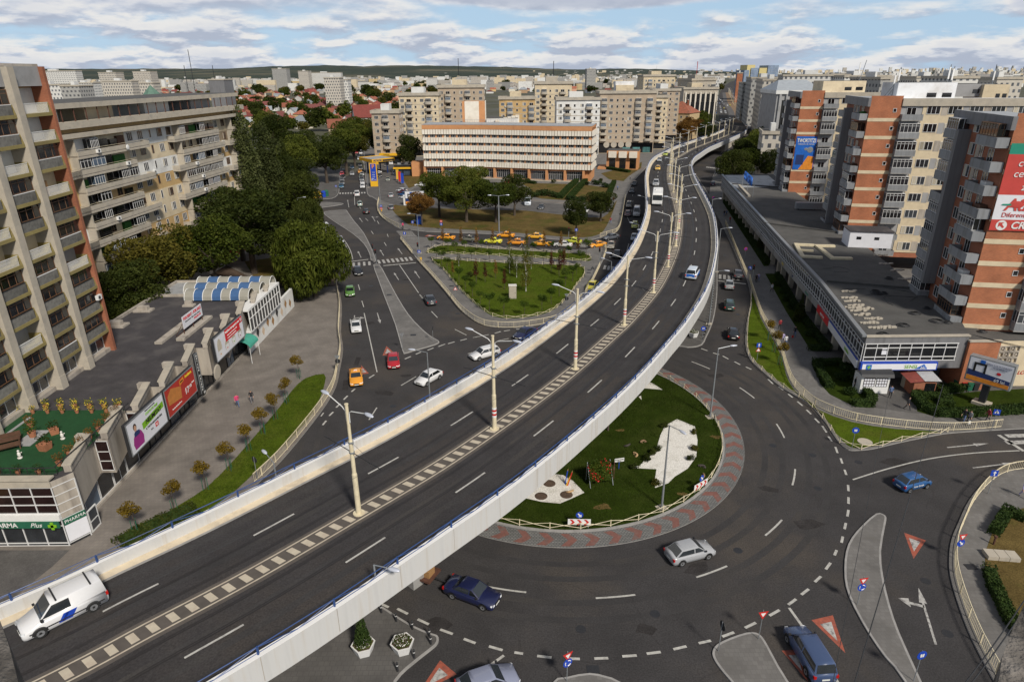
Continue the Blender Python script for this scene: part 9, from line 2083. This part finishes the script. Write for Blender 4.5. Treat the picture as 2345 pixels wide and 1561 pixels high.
t=thing('manhole','round pale cover in the right verge','manhole cover',(*G(1980,1014),.15)); m=MB(); m.cyl(0,0,0,.04,.75,20); m.build('cover',['pale_concrete'],t)
# parapets of the roof the photograph was taken from
for l,c,s in [('rough concrete parapet corner close to the viewer at the bottom left',(0,1600),-1),('rough concrete parapet corner close to the viewer at the bottom right',(2345,1500),1)]:
 t=thing('roof_parapet',l,'parapet',(0,0,0)); m=MB(); v0=[]
 P2=[(-200,1380),(-8,1400),(20,1475),(42,1561),(70,1720),(-200,1720)] if s<0 else [(2420,1240),(2352,1370),(2318,1440),(2296,1500),(2286,1561),(2275,1720),(2420,1720)]
 zt_=CAMH-1.15; pts=[G(a,b,zt_) for a,b in P2]; m.prism(pts,zt_-.6,zt_); m.build('coping',['rough_stone'],t)
# power cables across the bottom right
for l,a,b,za,zb_ in [('black cable crossing the bottom right from the brick tower to the bottom edge',(2160,880),(1945,1600),16,20),('thin cable left of the thick one',(2040,880),(1900,1600),14,18),('cable pair at the bottom right corner',(2400,1290),(2180,1600),22,22),('second cable of the corner pair',(2400,1310),(2195,1600),22,22)]:
 A=Vector((*G(*a,za),za));B=Vector((*G(*b,zb_),zb_)); m=MB(); m.tube([A+(B-A)*(k/12)-Vector((0,0,.35*(1-(k/6-1)**2))) for k in range(13)],.018 if 'thin' not in l else .011,4); tag(m.build('overhead_cable',['metal_dark']),l,'cable')
for k in range(5):
 A=Vector((55.5,73.2,7.6));B=Vector((64+k*.6,60-k,9+k*.3)); m=MB(); m.tube([A+(B-A)*(j/8)-Vector((0,0,.5*(1-(j/4-1)**2))) for j in range(9)],.016,4); tag(m.build('overhead_cable',['metal_dark']),f'black cable from the grey roof corner over the brick wall, {_n[k]} from the left','cable','cables from the grey roof corner')
# ------------------------------------------------------------ people and dogs
def skinned(joints,edges,root=0,sub=1):
 me=bpy.data.meshes.new('b'); me.from_pydata([j[:3] for j in joints],edges,[]); o=bpy.data.objects.new('b',me); COL.objects.link(o); mo=o.modifiers.new('s','SKIN')
 for i,j in enumerate(joints): me.skin_vertices[0].data[i].radius=(j[3],j[4] if len(j)>4 else j[3]); me.skin_vertices[0].data[i].use_root=(i==root)
 sb=o.modifiers.new('d','SUBSURF'); sb.levels=sub; sb.render_levels=sub
 dg=bpy.context.evaluated_depsgraph_get(); r=bpy.data.meshes.new_from_object(o.evaluated_get(dg)); bpy.data.objects.remove(o); return r
def bodymesh(pose):
 st={'walk':.30,'stand':.06,'walk2':-.26}[pose]
 J=[(0,0,.95,.15,.12),(0,0,1.18,.13,.10),(.02,0,1.40,.16,.11),(.02,0,1.50,.06),(.04,0,1.60,.095,.10),(.05,0,1.70,.085,.09)]
 E_=[(0,1),(1,2),(2,3),(3,4),(4,5)]
 for s,f in ((1,1),(-1,-1)):
  n=len(J); J+=[(0,s*.10,.88,.095),(st*.5*f+.03,s*.10,.49,.065),(st*f-(.03 if f>0 else .10),s*.10,.09,.045),(st*f+.10,s*.11,.05,.04)]; E_+=[(0,n),(n,n+1),(n+1,n+2),(n+2,n+3)]
  n=len(J); J+=[(.02,s*.19,1.40,.06),(-st*.25*f,s*.24,1.13,.045),(-st*.6*f+.05,s*.24,.90,.034),(-st*.65*f+.07,s*.24,.82,.036),(-st*.7*f+.09,s*.24,.75,.022)]; E_+=[(2,n),(n,n+1),(n+1,n+2),(n+2,n+3),(n+3,n+4)]
 me=skinned(J,E_); idx=[]
 for p in me.polygons:
  c=p.center; arm=abs(c.y)>.165 and c.z<1.45
  if c.z>1.64 or (c.z>1.53 and c.x<0.02): k=1
  elif c.z>1.49: k=0
  elif arm and c.z<.98: k=0
  elif c.z<.10: k=4
  elif c.z<.93 and not arm: k=3
  else: k=2
  idx.append(k)
 for mt in ('skin','hair','cloth_black','cloth_blue','metal_dark'): me.materials.append(M[mt])
 me.polygons.foreach_set('material_index',idx); me.polygons.foreach_set('use_smooth',[True]*len(idx)); me.update(); return me
BM={k:bodymesh(k) for k in ('walk','walk2','stand')}
def person(label,px,py,a,top,legs,pose='walk',z=.14,s=1,hold=None,hair='hair',xy=None):
 me=BM[pose].copy(); me.materials[2]=M[top]; me.materials[3]=M[legs]; me.materials[1]=M[hair]; x,y=xy or G(px,py,z)
 t=thing('person',label,'person',(x,y,z),rad(a)); t.scale=(s,s,s); put(me,'body',t)
 if hold: b=thing('carrier_bag',hold[1],'bag',(x+.12*math.cos(rad(a))-.27*math.sin(rad(a)),y+.12*math.sin(rad(a))+.27*math.cos(rad(a)),z+.38)); m=MB(); m.taper(-.13,.13,-.05,.05,0,.34,.8,.5); m.build('bag_body',[hold[0]],b)
for a in [('person in a pink top and pale jeans walking on the plaza',545,931,-60,'cloth_pink','cloth_blue','walk'),('person in a black top and grey trousers on the plaza',578,922,-70,'cloth_black','cloth_grey','walk2'),('person with a pink jacket on the pavement at the taxi rank entrance',923,524,-90,'cloth_pink','cloth_black','stand'),
 ('person in dark clothes at the right traffic light, left of the pair',1731,647,-100,'cloth_black','cloth_black','stand'),('person in pale blue beside the traffic light, right of the pair',1736,645,-100,'cloth_lilac','cloth_blue','walk'),('person in white with a yellow bag beside the hedge bed',1767,669,-80,'cloth_white','cloth_black','walk'),('person in a red patterned top walking down the right walk',1785,754,80,'cloth_red','cloth_black','walk'),('person in a lilac shirt beside the staked saplings',1791,786,85,'cloth_lilac','cloth_grey','walk2'),('person in a white shirt walking beside the lilac one',1798,792,80,'cloth_white','cloth_blue','walk'),('person in black with a red bag on the right walk',1819,771,-110,'cloth_black','cloth_blue','walk'),
 ('bald person in a navy shirt in front of the kiosks',2037,911,-100,'cloth_blue','cloth_black','stand'),('person in black walking past the curved hedge',2077,938,-60,'cloth_black','cloth_black','walk'),('person in black at the right railing, left of the pair',2206,966,-150,'cloth_black','cloth_blue','walk'),('person in dark jacket carrying a white bag, right of the pair',2217,970,-150,'cloth_grey','cloth_black','walk2'),('person in a maroon top near the crossing sign at the right',2260,965,170,'cloth_red','cloth_black','walk'),
 ('person on the pavement left of the flyover road, nearest',1398,512,95,'cloth_red','cloth_blue','walk'),('person in red beside the hotel garden hedge',1405,464,90,'cloth_red','cloth_black','walk'),('person in blue further up that pavement',1414,436,90,'cloth_blue','cloth_black','walk2'),('person in grey beyond the hotel garden',1443,412,90,'cloth_grey','cloth_black','walk'),('person in black on the parade, left of the pair',1658,495,-90,'cloth_black','cloth_blue','stand'),('person in navy on the parade, right of the pair',1663,495,-90,'cloth_blue','cloth_black','walk'),('person in dark red alone on the parade',1671,510,-90,'cloth_red','cloth_black','walk'),('person standing at the crossing far up the right road',1663,386,-90,'cloth_black','cloth_black','stand'),('person on the edge of the photo beyond the right railing',2341,1138,-100,'cloth_lilac','cloth_lilac','walk'),('person in black in the arcade behind the newspaper kiosk',1957,890,-80,'cloth_black','cloth_black','stand')]: person(*a)
b=thing('carrier_bag','red carrier bag in the hand of the person in black on the right walk','bag',(*G(1815,772,.5),.45)); m=MB(); m.taper(-.14,.14,-.06,.06,0,.36,.8,.5); m.build('bag_body',['paint_red'],b)
b=thing('carrier_bag','white carrier bag carried by the right of the pair at the railing','bag',(*G(2219,970,.4),.4)); m=MB(); m.taper(-.14,.14,-.06,.06,0,.36,.8,.5); m.build('bag_body',['paint_white'],b)
me=BM['stand'].copy(); rd=thing('person','motorcycle rider in dark clothes on the flyover','person',(MOTO.location.x,MOTO.location.y,MOTO.location.z+.05),MOTO.rotation_euler.z); me.materials[3]=M['cloth_black']; put(me,'body',rd); rd.scale=(.95,.95,.9)
def dog(label,px,py,a,mt,z=.23):
 r=[(0,0,.17,.15,.14),(.25,.02,.18,.15,.14),(-.22,-.02,.16,.14,.13),(.42,.12,.18,.10,.10),(.50,.26,.15,.075),(.47,.36,.12,.045),(-.36,.10,.13,.10),(-.25,.26,.07,.05),(-.05,.30,.06,.035),(.30,.28,.07,.05),(.15,.34,.05,.03),(-.45,.16,.07,.04),(-.36,.36,.05,.03),(.50,.20,.26,.03)]
 me=skinned(r,[(0,1),(0,2),(1,3),(3,4),(4,5),(2,6),(6,7),(7,8),(1,9),(9,10),(6,11),(11,12),(4,13)]); me.materials.append(M[mt]); me.polygons.foreach_set('use_smooth',[True]*len(me.polygons)); t=thing('dog',label,'dog',(*G(px,py,z),z),rad(a)); put(me,'body',t); t.scale=(.8,.8,.85)
for q in [('dark dog lying on the roundabout lawn near the parapet',1437,1022,20,'fur_dark'),('brown dog curled on the roundabout lawn, furthest up',1472,1011,200,'fur_brown'),('tan dog curled on the roundabout lawn',1458,1042,100,'fur_tan'),('dark dog lying right of the gravel fish tail',1609,1068,150,'fur_dark'),('brown dog lying behind the right chevron board',1612,1092,60,'fur_brown'),('tan dog asleep on the soil bed of the gravel',1305,1128,10,'fur_tan')]: dog(*q)
